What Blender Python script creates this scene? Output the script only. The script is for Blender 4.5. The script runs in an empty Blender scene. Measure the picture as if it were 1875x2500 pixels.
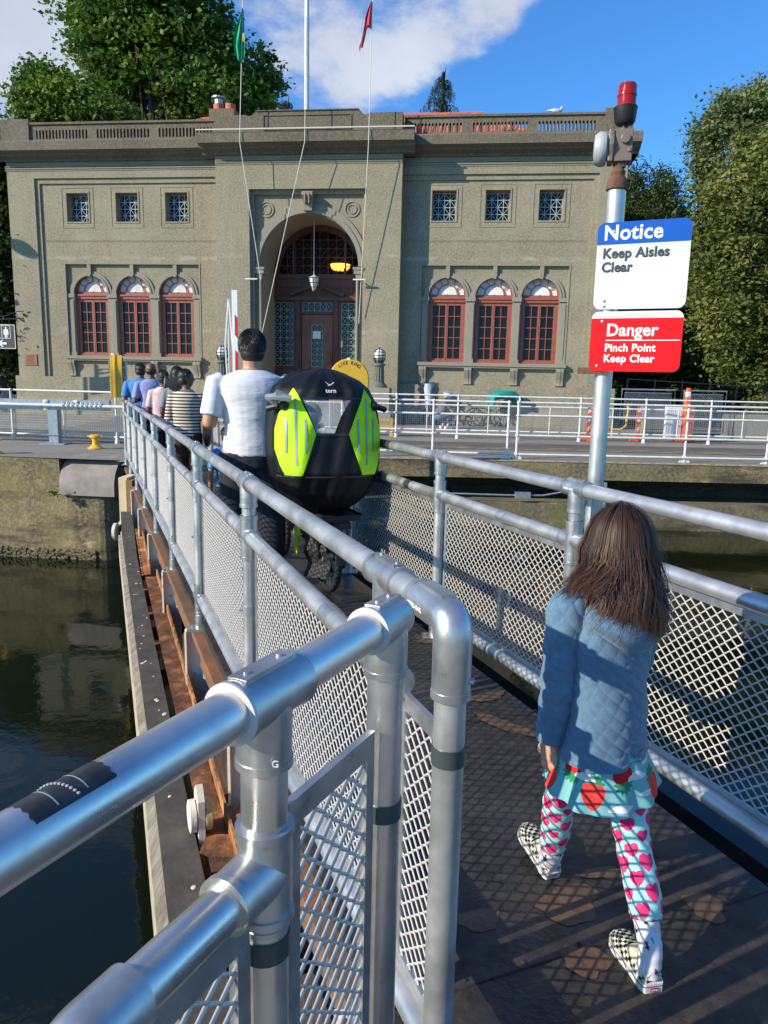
import bpy, bmesh, math, random
import numpy as np
from mathutils import Vector, Matrix, noise
random.seed(7); np.random.seed(7)
PI = math.pi; R = math.radians
S = bpy.context.scene; COL = S.collection
# ------------------------------------------------------------------ camera
F = 1800.0; CH = 1.5
cam = bpy.data.cameras.new('camera'); co = bpy.data.objects.new('camera', cam); COL.objects.link(co)
cam.sensor_fit = 'VERTICAL'; cam.sensor_height = 25.0; cam.sensor_width = 18.75; cam.lens = 18.0
cam.clip_start = 0.02; cam.clip_end = 3000
CM = Matrix.Rotation(R(90-10.05), 4, 'X') @ Matrix.Rotation(R(1.25), 4, 'Z')
co.matrix_world = Matrix.Translation((0, 0, CH)) @ CM
S.camera = co
# ------------------------------------------------------------------ light
SUN_AZ = 63.0; SUN_EL = 26.0      # the sun stands behind the camera, to the left
sd = Vector((-math.sin(R(SUN_AZ))*math.cos(R(SUN_EL)), -math.cos(R(SUN_AZ))*math.cos(R(SUN_EL)), math.sin(R(SUN_EL))))
sl = bpy.data.lights.new('sun', 'SUN'); sl.energy = 5.0; sl.angle = R(0.5); sl.color = (1.0, 0.90, 0.72)
so = bpy.data.objects.new('sun', sl); COL.objects.link(so); so.rotation_euler = sd.to_track_quat('Z', 'Y').to_euler()
w = bpy.data.worlds.new('World'); S.world = w; w.use_nodes = True
nt = w.node_tree; nt.nodes.clear(); N = nt.nodes.new; Lk = nt.links.new
out = N('ShaderNodeOutputWorld'); bg = N('ShaderNodeBackground'); bg.inputs[1].default_value = 0.112
sky = N('ShaderNodeTexSky'); sky.sky_type = 'NISHITA'; sky.sun_disc = False
sky.sun_elevation = R(SUN_EL); sky.sun_rotation = math.atan2(sd.x, sd.y); sky.air_density = 1.0; sky.dust_density = 0.25; sky.ozone_density = 3.0
tint = N('ShaderNodeMix'); tint.data_type = 'RGBA'; tint.blend_type = 'MULTIPLY'; tint.inputs[0].default_value = 1
Lk(sky.outputs[0], tint.inputs[6]); tint.inputs[7].default_value = (0.50, 1.04, 1.55, 1)
tc = N('ShaderNodeTexCoord'); mp = N('ShaderNodeMapping'); Lk(tc.outputs['Generated'], mp.inputs[0])
mp.inputs['Location'].default_value = (0.33, 0.0, 0.11); mp.inputs['Scale'].default_value = (1.0, 1.0, 1.9)
n1 = N('ShaderNodeTexNoise'); n1.inputs['Scale'].default_value = 6.0; n1.inputs['Detail'].default_value = 9; n1.inputs['Roughness'].default_value = .62
Lk(mp.outputs[0], n1.inputs[0])
def sky_blob(cx, cy, cz, r0, r1, amt):
    # soft region of the sky direction sphere where cloud gathers
    d = N('ShaderNodeVectorMath'); d.operation = 'DISTANCE'; Lk(tc.outputs['Generated'], d.inputs[0])
    v = Vector((cx, cy, cz)).normalized(); d.inputs[1].default_value = v
    m = N('ShaderNodeMapRange'); m.inputs[1].default_value = r0; m.inputs[2].default_value = r1; m.inputs[3].default_value = amt; m.inputs[4].default_value = 0
    m.interpolation_type = 'SMOOTHSTEP'; Lk(d.outputs['Value'], m.inputs[0]); return m.outputs[0]
def sray(px, py):
    v = CM.to_3x3() @ Vector(((px-937.5)/F, -(py-1250)/F, -1)); return v.normalized()
acc = n1.outputs[0]
for (px, py, r0, r1, amt) in ((680, 30, .02, .15, .13), (980, 50, .02, .12, .10), (1110, 60, .02, .11, .13), (1180, 90, .02, .09, .13), (1310, 55, .02, .10, .24), (40, 190, .03, .15, .15), (820, 180, .03, .11, .13), (80, 60, .02, .10, .12), (1630, 430, .02, .15, .16), (1830, -40, .1, .5, -.10), (1550, 120, .05, .16, -.25), (1250, 260, .04, .12, -.22), (130, 40, .02, .12, .1),
                            (-900, 300, .2, .6, .1)):
    v = sray(px, py); a = N('ShaderNodeMath'); a.operation = 'ADD'; Lk(acc, a.inputs[0]); Lk(sky_blob(v.x, v.y, v.z, r0, r1, amt), a.inputs[1]); acc = a.outputs[0]
rp = N('ShaderNodeMapRange'); rp.interpolation_type = 'SMOOTHSTEP'; Lk(acc, rp.inputs[0]); rp.inputs[1].default_value = .55; rp.inputs[2].default_value = .78; rp.inputs[4].default_value = .93
n2 = N('ShaderNodeTexNoise'); n2.inputs['Scale'].default_value = 6; n2.inputs['Detail'].default_value = 6; Lk(mp.outputs[0], n2.inputs[0])
cc = N('ShaderNodeMix'); cc.data_type = 'RGBA'; Lk(n2.outputs[0], cc.inputs[0]); cc.inputs[6].default_value = (2.7, 3.1, 4.0, 1); cc.inputs[7].default_value = (6.2, 6.5, 7.2, 1)
mx = N('ShaderNodeMix'); mx.data_type = 'RGBA'; Lk(rp.outputs[0], mx.inputs[0]); Lk(tint.outputs[2], mx.inputs[6]); Lk(cc.outputs[2], mx.inputs[7])
Lk(mx.outputs[2], bg.inputs[0]); Lk(bg.outputs[0], out.inputs[0])
S.view_settings.view_transform = 'Standard'; S.view_settings.look = 'None'; S.view_settings.exposure = 0.37; S.view_settings.gamma = 1; S.view_settings.use_curve_mapping = False
S.render.engine = 'CYCLES'; S.cycles.max_bounces = 6; S.cycles.transparent_max_bounces = 12

# ------------------------------------------------------------------ helpers
def ray(x, y): return CM.to_3x3() @ Vector(((x-937.5)/F, -(y-1250)/F, -1))
C0 = Vector((0, 0, CH))
def atz(x, y, z): d = ray(x, y); return C0 + d*((z-CH)/d.z)
def atY(x, y, Y): d = ray(x, y); return C0 + d*(Y/d.y)

def mat(name, c1, c2=None, rough=.6, metal=0., scale=8., detail=6., bump=0., bscale=None, c3=None, spec=None, coat=0., emit=None, stretch=(1, 1, 1), lo=.35, hi=.65, trans=0., alpha=1., rvar=0., sheen=0., space='Object', bdist=.01):
    m = bpy.data.materials.new(name); m.use_nodes = True; t = m.node_tree; b = t.nodes['Principled BSDF']
    b.inputs['Base Color'].default_value = (*c1, 1); b.inputs['Roughness'].default_value = rough; b.inputs['Metallic'].default_value = metal
    if spec is not None: b.inputs['Specular IOR Level'].default_value = spec
    if coat: b.inputs['Coat Weight'].default_value = coat; b.inputs['Coat Roughness'].default_value = .1
    if trans: b.inputs['Transmission Weight'].default_value = trans
    if sheen: b.inputs['Sheen Weight'].default_value = sheen
    if alpha < 1: b.inputs['Alpha'].default_value = alpha
    if emit: b.inputs['Emission Color'].default_value = (*emit[0], 1); b.inputs['Emission Strength'].default_value = emit[1]
    tcn = t.nodes.new('ShaderNodeTexCoord'); mpn = t.nodes.new('ShaderNodeMapping'); mpn.inputs['Scale'].default_value = stretch
    t.links.new(tcn.outputs[space], mpn.inputs[0])
    if c2 is not None:
        n = t.nodes.new('ShaderNodeTexNoise'); n.inputs['Scale'].default_value = scale; n.inputs['Detail'].default_value = detail; n.inputs['Roughness'].default_value = .62
        t.links.new(mpn.outputs[0], n.inputs[0])
        r = t.nodes.new('ShaderNodeValToRGB'); t.links.new(n.outputs[0], r.inputs[0])
        r.color_ramp.elements[0].position = lo; r.color_ramp.elements[0].color = (*c1, 1); r.color_ramp.elements[1].position = hi; r.color_ramp.elements[1].color = (*c2, 1)
        if c3 is not None:
            e = r.color_ramp.elements.new(min(.99, hi+.12)); e.color = (*c3, 1)
        t.links.new(r.outputs[0], b.inputs['Base Color'])
        if rvar:
            mr = t.nodes.new('ShaderNodeMapRange'); t.links.new(n.outputs[0], mr.inputs[0]); mr.inputs[1].default_value = .3; mr.inputs[2].default_value = .7
            mr.inputs[3].default_value = max(0, rough-rvar); mr.inputs[4].default_value = rough+rvar; t.links.new(mr.outputs[0], b.inputs['Roughness'])
    if bump:
        n = t.nodes.new('ShaderNodeTexNoise'); n.inputs['Scale'].default_value = bscale or scale*4; n.inputs['Detail'].default_value = 5
        t.links.new(mpn.outputs[0], n.inputs[0]); bn = t.nodes.new('ShaderNodeBump'); bn.inputs['Strength'].default_value = bump; bn.inputs['Distance'].default_value = bdist
        t.links.new(n.outputs[0], bn.inputs['Height']); t.links.new(bn.outputs[0], b.inputs['Normal'])
    return m
def flat(name, c, rough=.5, metal=0., **k): return mat(name, c, rough=rough, metal=metal, **k)
def attr_mat(name, rough=.7, bump=.1, bscale=300, spec=.3):
    m = mat(name, (.5, .5, .5), rough=rough, bump=bump, bscale=bscale, spec=spec, bdist=.002); t = m.node_tree
    a = t.nodes.new('ShaderNodeAttribute'); a.attribute_name = 'Col'; t.links.new(a.outputs['Color'], t.nodes['Principled BSDF'].inputs['Base Color']); return m

class MB:
    """collects shapes into one mesh"""
    def __init__(s, M=None): s.v = []; s.f = []; s.mi = []; s.M = M or Matrix(); s.cur = 0
    def add(s, vs, fs, mi=None):
        o = len(s.v); s.v += [tuple(s.M @ Vector(p)) for p in vs]; s.f += [tuple(i+o for i in f) for f in fs]; s.mi += [s.cur if mi is None else mi]*len(fs); return s
    def box(s, a, b, M=None, mi=None):
        (x0, y0, z0), (x1, y1, z1) = a, b
        vs = [Vector(p) for p in ((x0, y0, z0), (x1, y0, z0), (x1, y1, z0), (x0, y1, z0), (x0, y0, z1), (x1, y0, z1), (x1, y1, z1), (x0, y1, z1))]
        if M is not None: vs = [M @ p for p in vs]
        return s.add(vs, [(0, 3, 2, 1), (4, 5, 6, 7), (0, 1, 5, 4), (1, 2, 6, 5), (2, 3, 7, 6), (3, 0, 4, 7)], mi)
    def bar(s, p, q, wd, ht, up=(0, 0, 1), mi=None):
        p, q = Vector(p), Vector(q); d = (q-p); L = d.length; d.normalize(); up = Vector(up)
        sx = d.cross(up)
        if sx.length < 1e-4: sx = d.cross(Vector((1, 0, 0)))
        sx.normalize(); uz = sx.cross(d)
        M = Matrix((sx, d, uz)).transposed().to_4x4(); M.translation = p
        return s.box((-wd/2, 0, -ht/2), (wd/2, L, ht/2), M, mi)
    def tube(s, pts, rad, n=12, cap=True, closed=False, mi=None, flat_=1.0, side=None):
        pts = [Vector(p) for p in pts]; m = len(pts)
        if not hasattr(rad, '__len__'): rad = [rad]*m
        vs = []; prev = None
        for i, p in enumerate(pts):
            if closed: t = (pts[(i+1) % m]-pts[i-1])
            else: t = (pts[min(i+1, m-1)]-pts[max(i-1, 0)])
            t.normalize()
            if prev is None:
                u = Vector(side) if side is not None else (Vector((0, 0, 1)) if abs(t.z) < .9 else Vector((1, 0, 0)))
            else: u = prev
            if side is not None: u = Vector(side)
            u = (u-t*u.dot(t)); u.normalize(); prev = u; v = t.cross(u)
            r = rad[i]; ra, rb = (r if hasattr(r, '__len__') else (r, r*flat_))
            for k in range(n):
                a = 2*PI*k/n; vs.append(p+u*(ra*math.cos(a))+v*(rb*math.sin(a)))
        fs = []
        for i in range(m if closed else m-1):
            j = (i+1) % m
            for k in range(n): fs.append((i*n+k, i*n+(k+1) % n, j*n+(k+1) % n, j*n+k))
        if cap and not closed:
            fs.append(tuple(range(n-1, -1, -1))); fs.append(tuple((m-1)*n+k for k in range(n)))
        return s.add(vs, fs, mi)
    def cyl(s, p, q, r, n=16, r2=None, mi=None): return s.tube([p, q], [r, r if r2 is None else r2], n, mi=mi)
    def lathe(s, c, prof, n=20, axis='Z', mi=None):
        c = Vector(c); vs = []
        for (r, h) in prof:
            for k in range(n):
                a = 2*PI*k/n; x, y = r*math.cos(a), r*math.sin(a)
                vs.append(c+(Vector((x, y, h)) if axis == 'Z' else Vector((x, h, y)) if axis == 'Y' else Vector((h, x, y))))
        m = len(prof); fs = []
        for i in range(m-1):
            for k in range(n): fs.append((i*n+k, i*n+(k+1) % n, (i+1)*n+(k+1) % n, (i+1)*n+k))
        fs.append(tuple(range(n-1, -1, -1))); fs.append(tuple((m-1)*n+k for k in range(n)))
        return s.add(vs, fs, mi)
    def ell(s, c, r, n=16, m=10, M=None, mi=None):
        vs = []; c = Vector(c); fs = []
        for i in range(m+1):
            th = PI*i/m
            for k in range(n):
                a = 2*PI*k/n; p = Vector((r[0]*math.sin(th)*math.cos(a), r[1]*math.sin(th)*math.sin(a), r[2]*math.cos(th)))
                vs.append(c+((M @ p) if M is not None else p))
        for i in range(m):
            for k in range(n): fs.append((i*n+k, (i+1)*n+k, (i+1)*n+(k+1) % n, i*n+(k+1) % n))
        return s.add(vs, fs, mi)
    def plate(s, outer, holes, v0, v1, axis='Y', mi=None):
        """outline in (u, z) with holes, front at depth v0, back at v1"""
        bm = bmesh.new(); loops = []
        for lp in [outer]+list(holes):
            vv = [bm.verts.new((p[0], v0, p[1])) for p in lp]; loops.append(vv)
            for i in range(len(vv)): bm.edges.new((vv[i], vv[(i+1) % len(vv)]))
        bmesh.ops.triangle_fill(bm, use_beauty=True, use_dissolve=False, edges=bm.edges[:], normal=(0, -1, 0))
        bm.verts.index_update(); vs = [v.co.copy() for v in bm.verts]; fs = [tuple(v.index for v in f.verts) for f in bm.faces]
        nv = len(vs); vs += [Vector((p.x, v1, p.z)) for p in vs]; fs += [tuple(reversed([i+nv for i in f])) for f in fs[:]]
        for lp in loops:
            ids = [v.index for v in lp]
            for i in range(len(ids)): a, b = ids[i], ids[(i+1) % len(ids)]; fs.append((a, b, b+nv, a+nv))
        bm.free()
        if axis == 'Z': vs = [Vector((p.x, p.z, p.y)) for p in vs]
        if axis == 'X': vs = [Vector((p.y, p.x, p.z)) for p in vs]
        return s.add(vs, fs, mi)
    def build(s, name, m, parent=None, smooth=False, loc=None, rot=None, sharp=40, bevel=0):
        me = bpy.data.meshes.new(name); me.from_pydata(s.v, [], s.f)
        for mm in (m if isinstance(m, (list, tuple)) else [m]): me.materials.append(mm)
        if any(s.mi): me.polygons.foreach_set('material_index', s.mi)
        bm = bmesh.new(); bm.from_mesh(me); bmesh.ops.recalc_face_normals(bm, faces=bm.faces); bm.to_mesh(me); bm.free()
        if smooth:
            me.polygons.foreach_set('use_smooth', [True]*len(me.polygons)); me.set_sharp_from_angle(angle=R(sharp))
        o = bpy.data.objects.new(name, me); COL.objects.link(o)
        if parent is not None: o.parent = parent
        if loc is not None: o.location = loc
        if rot is not None: o.rotation_euler = rot
        if bevel:
            b = o.modifiers.new('bevel', 'BEVEL'); b.width = bevel; b.segments = 2; b.limit_method = 'ANGLE'; b.angle_limit = R(40)
        return o
def remesh(o, vox, smooth=2, sub=False):
    """voxel union of the overlapping closed shapes in o, baked into its mesh"""
    r = o.modifiers.new('r', 'REMESH'); r.mode = 'VOXEL'; r.voxel_size = vox; r.use_smooth_shade = True
    if smooth: sm = o.modifiers.new('s', 'SMOOTH'); sm.iterations = smooth; sm.factor = .5
    dg = bpy.context.evaluated_depsgraph_get(); me = bpy.data.meshes.new_from_object(o.evaluated_get(dg)); mats = [s_.material for s_ in o.material_slots]
    o.modifiers.clear(); o.data = me
    if not me.materials:
        for m in mats: me.materials.append(m)
    me.polygons.foreach_set('use_smooth', [True]*len(me.polygons)); return o
def empty(name, label, cat, loc=(0, 0, 0), rz=0, group=None):
    o = bpy.data.objects.new(name, None); COL.objects.link(o); o.location = loc; o.rotation_euler = (0, 0, rz); o.empty_display_size = .2
    return tag(o, label, cat, group)
def tag(o, label=None, cat=None, group=None, kind=None):
    if label: o['label'] = label
    if cat: o['category'] = cat
    if group: o['group'] = group
    if kind: o['kind'] = kind
    return o
def copy_tree(o, parent=None):
    c = o.copy(); COL.objects.link(c)
    if parent is not None: c.parent = parent
    for ch in list(o.children): copy_tree(ch, c)
    return c
def raw_mesh(name, co_, faces, mats, mi=None, parent=None, smooth=False):
    """fast mesh from a numpy (n,3) array and an (m,k) index array"""
    me = bpy.data.meshes.new(name); co_ = np.asarray(co_, np.float32); faces = np.asarray(faces, np.int32); k = faces.shape[1]
    me.vertices.add(len(co_)); me.vertices.foreach_set('co', co_.ravel()); me.loops.add(faces.size); me.loops.foreach_set('vertex_index', faces.ravel())
    me.polygons.add(len(faces)); me.polygons.foreach_set('loop_start', np.arange(0, faces.size, k, dtype=np.int32)); me.polygons.foreach_set('loop_total', np.full(len(faces), k, np.int32))
    for m in (mats if isinstance(mats, (list, tuple)) else [mats]): me.materials.append(m)
    if mi is not None: me.polygons.foreach_set('material_index', np.asarray(mi, np.int32))
    me.update(calc_edges=True); me.validate()
    if smooth: me.polygons.foreach_set('use_smooth', [True]*len(me.polygons))
    o = bpy.data.objects.new(name, me); COL.objects.link(o)
    if parent is not None: o.parent = parent
    return o
def grid_mesh(name, P, colf, m, parent=None, closed=False, smooth=True):
    """P[i][j] points; colf(i+.5, j+.5) -> rgb per face, stored as the printed pattern"""
    P = np.asarray(P, float); a, b = P.shape[:2]; co_ = P.reshape(-1, 3); fs = []; cols = []
    for i in range(a-1):
        for j in range(b if closed else b-1):
            j2 = (j+1) % b; fs.append((i*b+j, i*b+j2, (i+1)*b+j2, (i+1)*b+j)); cols.append(colf(i+.5, j+.5) if colf else None)
    o = raw_mesh(name, co_, fs, m, parent=parent, smooth=smooth)
    if colf:
        at = o.data.color_attributes.new('Col', 'FLOAT_COLOR', 'CORNER'); c = np.ones((len(fs), 4, 4), np.float32); c[:, :, :3] = np.asarray(cols, np.float32)[:, None, :]
        at.data.foreach_set('color', c.ravel())
    return o
def text(name, s_, size, m, parent, loc, rot=(R(90), 0, 0), bold=.0, align='LEFT', depth=.0006, shear=0, space=1.0):
    c = bpy.data.curves.new(name, 'FONT'); c.body = s_; c.size = size; c.bevel_depth = bold*size*.75; c.bevel_resolution = 0; c.extrude = depth; c.align_x = align; c.shear = shear; c.space_character = space; c.resolution_u = 4
    o = bpy.data.objects.new(name, c); COL.objects.link(o); bpy.context.view_layer.update()
    me = bpy.data.meshes.new_from_object(o.evaluated_get(bpy.context.evaluated_depsgraph_get())); bpy.data.objects.remove(o)
    zz = max(abs(v.co.z) for v in me.vertices)
    for v in me.vertices: v.co.z *= depth/zz
    me.materials.clear(); me.materials.append(m); o = bpy.data.objects.new(name, me); COL.objects.link(o); o.location = loc; o.rotation_euler = rot
    if parent is not None: o.parent = parent
    return o
def rrect(w_, h_, r, x0=0, z0=0, n=5):
    p = []
    for cx, cz, a0 in ((w_-r, r, -90), (w_-r, h_-r, 0), (r, h_-r, 90), (r, r, 180)):
        for i in range(n+1): a = R(a0+90*i/n); p.append((x0+cx+r*math.cos(a), z0+cz+r*math.sin(a)))
    return p
def arch(cx, w2, z0, zs, n=16):
    """closed outline of an arched opening"""
    return [(cx-w2, z0), (cx+w2, z0)]+[(cx+w2*math.cos(PI*i/n), zs+w2*math.sin(PI*i/n)) for i in range(n+1)]

# ------------------------------------------------------------------ materials
M = {}
def rust(name, a=(.16, .062, .022), b=(.34, .15, .055), c=(.06, .03, .018)): return mat(name, c, a, c3=b, rough=.9, scale=9, lo=.38, hi=.55, bump=.6, bscale=40)
M['alu'] = mat('mill_aluminium', (.40, .40, .385), (.60, .60, .585), rough=.42, metal=.70, scale=6, detail=10, rvar=.12, c3=(.48, .47, .45), lo=.3, hi=.6)
M['alun'] = mat('polished_aluminium', (.60, .575, .535), (.74, .71, .67), rough=.33, metal=.86, scale=9, detail=12, rvar=.12, c3=(.66, .635, .60), lo=.3, hi=.62)
M['alu2'] = mat('cast_aluminium', (.40, .40, .39), (.56, .56, .55), rough=.36, metal=.80, scale=14, detail=10, rvar=.10, lo=.3, hi=.62)
M['alum'] = mat('mill_finish_mesh', (.55, .52, .48), (.64, .61, .57), rough=.5, metal=.35, scale=30)
M['white'] = mat('white_paint', (.60, .60, .57), (.78, .77, .73), rough=.5, scale=6, bump=.05)
M['offw'] = mat('chipped_cream_paint', (.20, .16, .11), (.66, .62, .52), rough=.6, scale=18, lo=.30, hi=.40, bump=.2)
M['galv'] = mat('galvanised_steel', (.30, .33, .36), (.42, .45, .48), rough=.45, metal=.6, scale=12)
M['conc'] = None
M['rust'] = rust('rusty_steel'); M['rust2'] = rust('orange_rust', (.36, .15, .05), (.55, .28, .10), (.13, .055, .025))
M['wood'] = mat('weathered_pale_timber', (.26, .21, .13), (.50, .45, .34), rough=.85, scale=4, stretch=(6, 1, 6), bump=.3)
M['rubber'] = mat('dark_timber_deck_strip', (.045, .04, .034), (.085, .075, .06), rough=.85, scale=7, bump=.3)
M['yellow'] = mat('yellow_paint', (.72, .40, .02), (.78, .47, .03), rough=.4, scale=5, coat=.2)
M['black'] = flat('black_plastic', (.012, .012, .013), .45); M['grey'] = flat('grey_plastic', (.12, .12, .125), .5)
M['orange'] = flat('orange_plastic', (.85, .13, .02), .45); M['redp'] = flat('red_print', (.62, .01, .015), .35); M['whitep'] = flat('white_print', (.80, .80, .78), .35)
M['glass'] = flat('dark_window_glass', (.008, .008, .008), .05, spec=.25)
def concrete(name, base, dark, light, stain=.5, peb=.55, bump=.6, moss=False):
    m = bpy.data.materials.new(name); m.use_nodes = True; t = m.node_tree; b = t.nodes['Principled BSDF']; b.inputs['Roughness'].default_value = .92; n = t.nodes.new; l = t.links.new
    tcn = n('ShaderNodeTexCoord'); src = tcn.outputs['Object']
    def noise_(sc, de=5, ro=.6, st=None):
        x = n('ShaderNodeTexNoise'); x.inputs['Scale'].default_value = sc; x.inputs['Detail'].default_value = de; x.inputs['Roughness'].default_value = ro
        if st: mm = n('ShaderNodeMapping'); mm.inputs['Scale'].default_value = st; l(src, mm.inputs[0]); l(mm.outputs[0], x.inputs[0])
        else: l(src, x.inputs[0])
        return x.outputs[0]
    def mr(x, a, b_, c=0, d=1):
        y = n('ShaderNodeMapRange'); l(x, y.inputs[0]); y.inputs[1].default_value = a; y.inputs[2].default_value = b_; y.inputs[3].default_value = c; y.inputs[4].default_value = d; return y.outputs[0]
    def mix(f, a, c, mode='MIX'):
        y = n('ShaderNodeMix'); y.data_type = 'RGBA'; y.blend_type = mode
        if isinstance(f, float): y.inputs[0].default_value = f
        else: l(f, y.inputs[0])
        for s_, v in ((6, a), (7, c)):
            if isinstance(v, tuple): y.inputs[s_].default_value = (*v, 1)
            else: l(v, y.inputs[s_])
        return y.outputs[2]
    c = mix(mr(noise_(.45, 8, .65), .35, .68), base, dark)
    c = mix(mr(noise_(1.1, 7, .72, (1, 1, .14)), .47, .66, 0, stain), c, dark)
    c = mix(mr(noise_(16, 3), .42, .62, 0, .55), c, light)
    v = n('ShaderNodeTexVoronoi'); v.inputs['Scale'].default_value = 26; l(src, v.inputs[0])
    pv = mr(v.outputs['Distance'], .10, .26, 1, 0); pn = mr(noise_(7, 2), .48, .62, 0, peb)
    mm = n('ShaderNodeMath'); mm.operation = 'MULTIPLY'; l(pv, mm.inputs[0]); l(pn, mm.inputs[1])
    hv = mix(mr(v.outputs['Color'], .2, .8), tuple(min(.75, x*1.9) for x in light), tuple(x*.45 for x in dark))
    c = mix(mm.outputs[0], c, hv)
    if name == 'exposed_aggregate_wall':
        sx = n('ShaderNodeSeparateXYZ'); l(src, sx.inputs[0])
        for zc in (5.78, 3.22):
            a = n('ShaderNodeMath'); a.operation = 'MULTIPLY_ADD'; l(noise_(1.3, 4), a.inputs[0]); a.inputs[1].default_value = .25; a.inputs[2].default_value = -zc-.12; ad_ = n('ShaderNodeMath'); l(a.outputs[0], ad_.inputs[0]); l(sx.outputs[2], ad_.inputs[1]); ab = n('ShaderNodeMath'); ab.operation = 'ABSOLUTE'; l(ad_.outputs[0], ab.inputs[0])
            m1 = n('ShaderNodeMath'); m1.operation = 'MULTIPLY'; l(mr(ab.outputs[0], .02, .10, .8, 0), m1.inputs[0]); l(mr(noise_(2.2, 6, .7), .45, .65), m1.inputs[1]); c = mix(m1.outputs[0], c, (.40, .37, .28))
        c = mix(mr(noise_(3.2, 5, .7), .50, .70, 0, .45), c, (.33, .29, .20))
    if moss:
        c = mix(mr(noise_(1.2, 8, .7), .52, .68, 0, .8), c, moss)
        c = mix(mr(noise_(.9, 9, .72, (.6, .6, 3.2)), .50, .62, 0, .85), c, tuple(x*.45 for x in dark))
        c = mix(mr(noise_(1.7, 8, .7, (.8, .8, 1.6)), .60, .66, 0, .7), c, tuple(min(.5, x*1.35) for x in light))
        c = mix(mr(noise_(2.6, 8, .8, (1, 1, .5)), .62, .70, 0, .6), c, (.20, .10, .03))
    l(c, b.inputs['Base Color'])
    bp = n('ShaderNodeBump'); bp.inputs['Strength'].default_value = bump; bp.inputs['Distance'].default_value = .02; ad = n('ShaderNodeMath'); ad.operation = 'ADD'
    l(noise_(30, 4), ad.inputs[0]); l(mm.outputs[0], ad.inputs[1]); l(ad.outputs[0], bp.inputs['Height']); l(bp.outputs[0], b.inputs['Normal']); return m
M['wall'] = concrete('exposed_aggregate_wall', (.278, .244, .166), (.185, .16, .108), (.39, .345, .245), peb=.9, stain=.75)
M['peb'] = concrete('pebbled_spandrel', (.30, .265, .18), (.19, .165, .115), (.36, .32, .22), peb=1.0, bump=.9)
M['trim'] = concrete('smooth_cast_trim', (.27, .245, .185), (.22, .20, .15), (.30, .275, .21), peb=.1, bump=.25)
M['parap'] = concrete('lichened_parapet', (.15, .125, .09), (.085, .07, .05), (.24, .20, .14), stain=.9, peb=.8)
M['soffit'] = M['parap']
M['quay'] = concrete('stained_lock_wall', (.25, .20, .095), (.085, .072, .045), (.34, .28, .15), stain=.95, peb=.25, moss=(.15, .13, .05))
M['paving'] = concrete('worn_lockside_concrete', (.27, .24, .19), (.15, .135, .11), (.32, .29, .23), stain=.3, peb=.15, bump=.2)
M['asphalt'] = mat('asphalt', (.075, .07, .065), (.14, .13, .12), rough=.9, scale=1.2, bump=.3, bscale=60)
M['redw'] = mat('red_oxide_joinery', (.27, .070, .040), (.33, .095, .058), rough=.5, scale=8)
M['brownw'] = mat('stained_brown_timber', (.07, .02, .008), (.14, .04, .014), rough=.5, scale=5, stretch=(1, 1, .2))
M['lattice'] = flat('pale_blue_lattice', (.33, .42, .42), .5); M['lattice2'] = flat('grey_green_lattice', (.20, .27, .25), .5)
# ------------------------------------------------------------------ setting
def sheet(name, pts, z, m, kind='structure', thick=0):
    b = MB(); n = len(pts)
    if thick: b.plate(pts, [], z-thick, z, axis='Z')
    else: b.add([(p[0], p[1], z) for p in pts], [tuple(range(n))])
    o = b.build(name, m); return tag(o, kind=kind)
ED = 14.5
def gl(Y, off=0): return (.13+off-.402*(Y-1.28), Y)          # line of the walkway's left railing
def gr(Y, off=0): return (.32+off-.402*(Y-4.22), Y)          # line of the walkway's right railing
shore = [(-90, 23.0), (-5.15, 13.22), (-4.75, 13.2), (-4.75, 12.95), (-3.0, 12.95), (-2.4, 13.6), (-.8, ED), (90, ED)]
ground = sheet('ground', shore+[(90, 160), (-90, 160)], 0, M['paving'])
M['mud'] = mat('planting_bed', (.05, .06, .02), (.10, .09, .04), rough=.95, scale=3)
sheet('planting_bed_ground', [(9.4, 24.5), (90, 15), (90, 150), (-90, 150), (-90, 34), (-15.4, 30.5), (-14.6, 36), (9.6, 34)], .012, M['mud'])
sheet('road', [(-90, 33.0), (-90, 27.4), (-8, 17.6), (1.0, 16.9), (90, 16.9), (90, 12.6+3.8), (90, 17.9), (1.5, 19.0), (-8, 20.0)], .004, M['asphalt'])
b = MB()
for (x0, y0, x1, y1, wd) in ((-2, 17.35, 30, 16.7, .09), (-2, 17.7, 30, 17.05, .05), (7.2, 22.6, 7.9, 21.2, .08), (4.4, 23, 5.3, 21.5, .08), (2.9, 23, 3.4, 21.7, .08)): b.bar((x0, y0, .008), (x1, y1, .008), wd, .002)
tag(b.build('road_marking', mat('worn_yellow_line', (.30, .24, .12), (.62, .46, .10), rough=.8, scale=3, lo=.45, hi=.6)), kind='structure')
b = MB()
for i in range(60): x = -.6+i*.24; b.box((x, ED+.14, .002), (x+.12, ED+.19, .008))
tag(b.build('edge_marking', M['yellow']), kind='structure')
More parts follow.
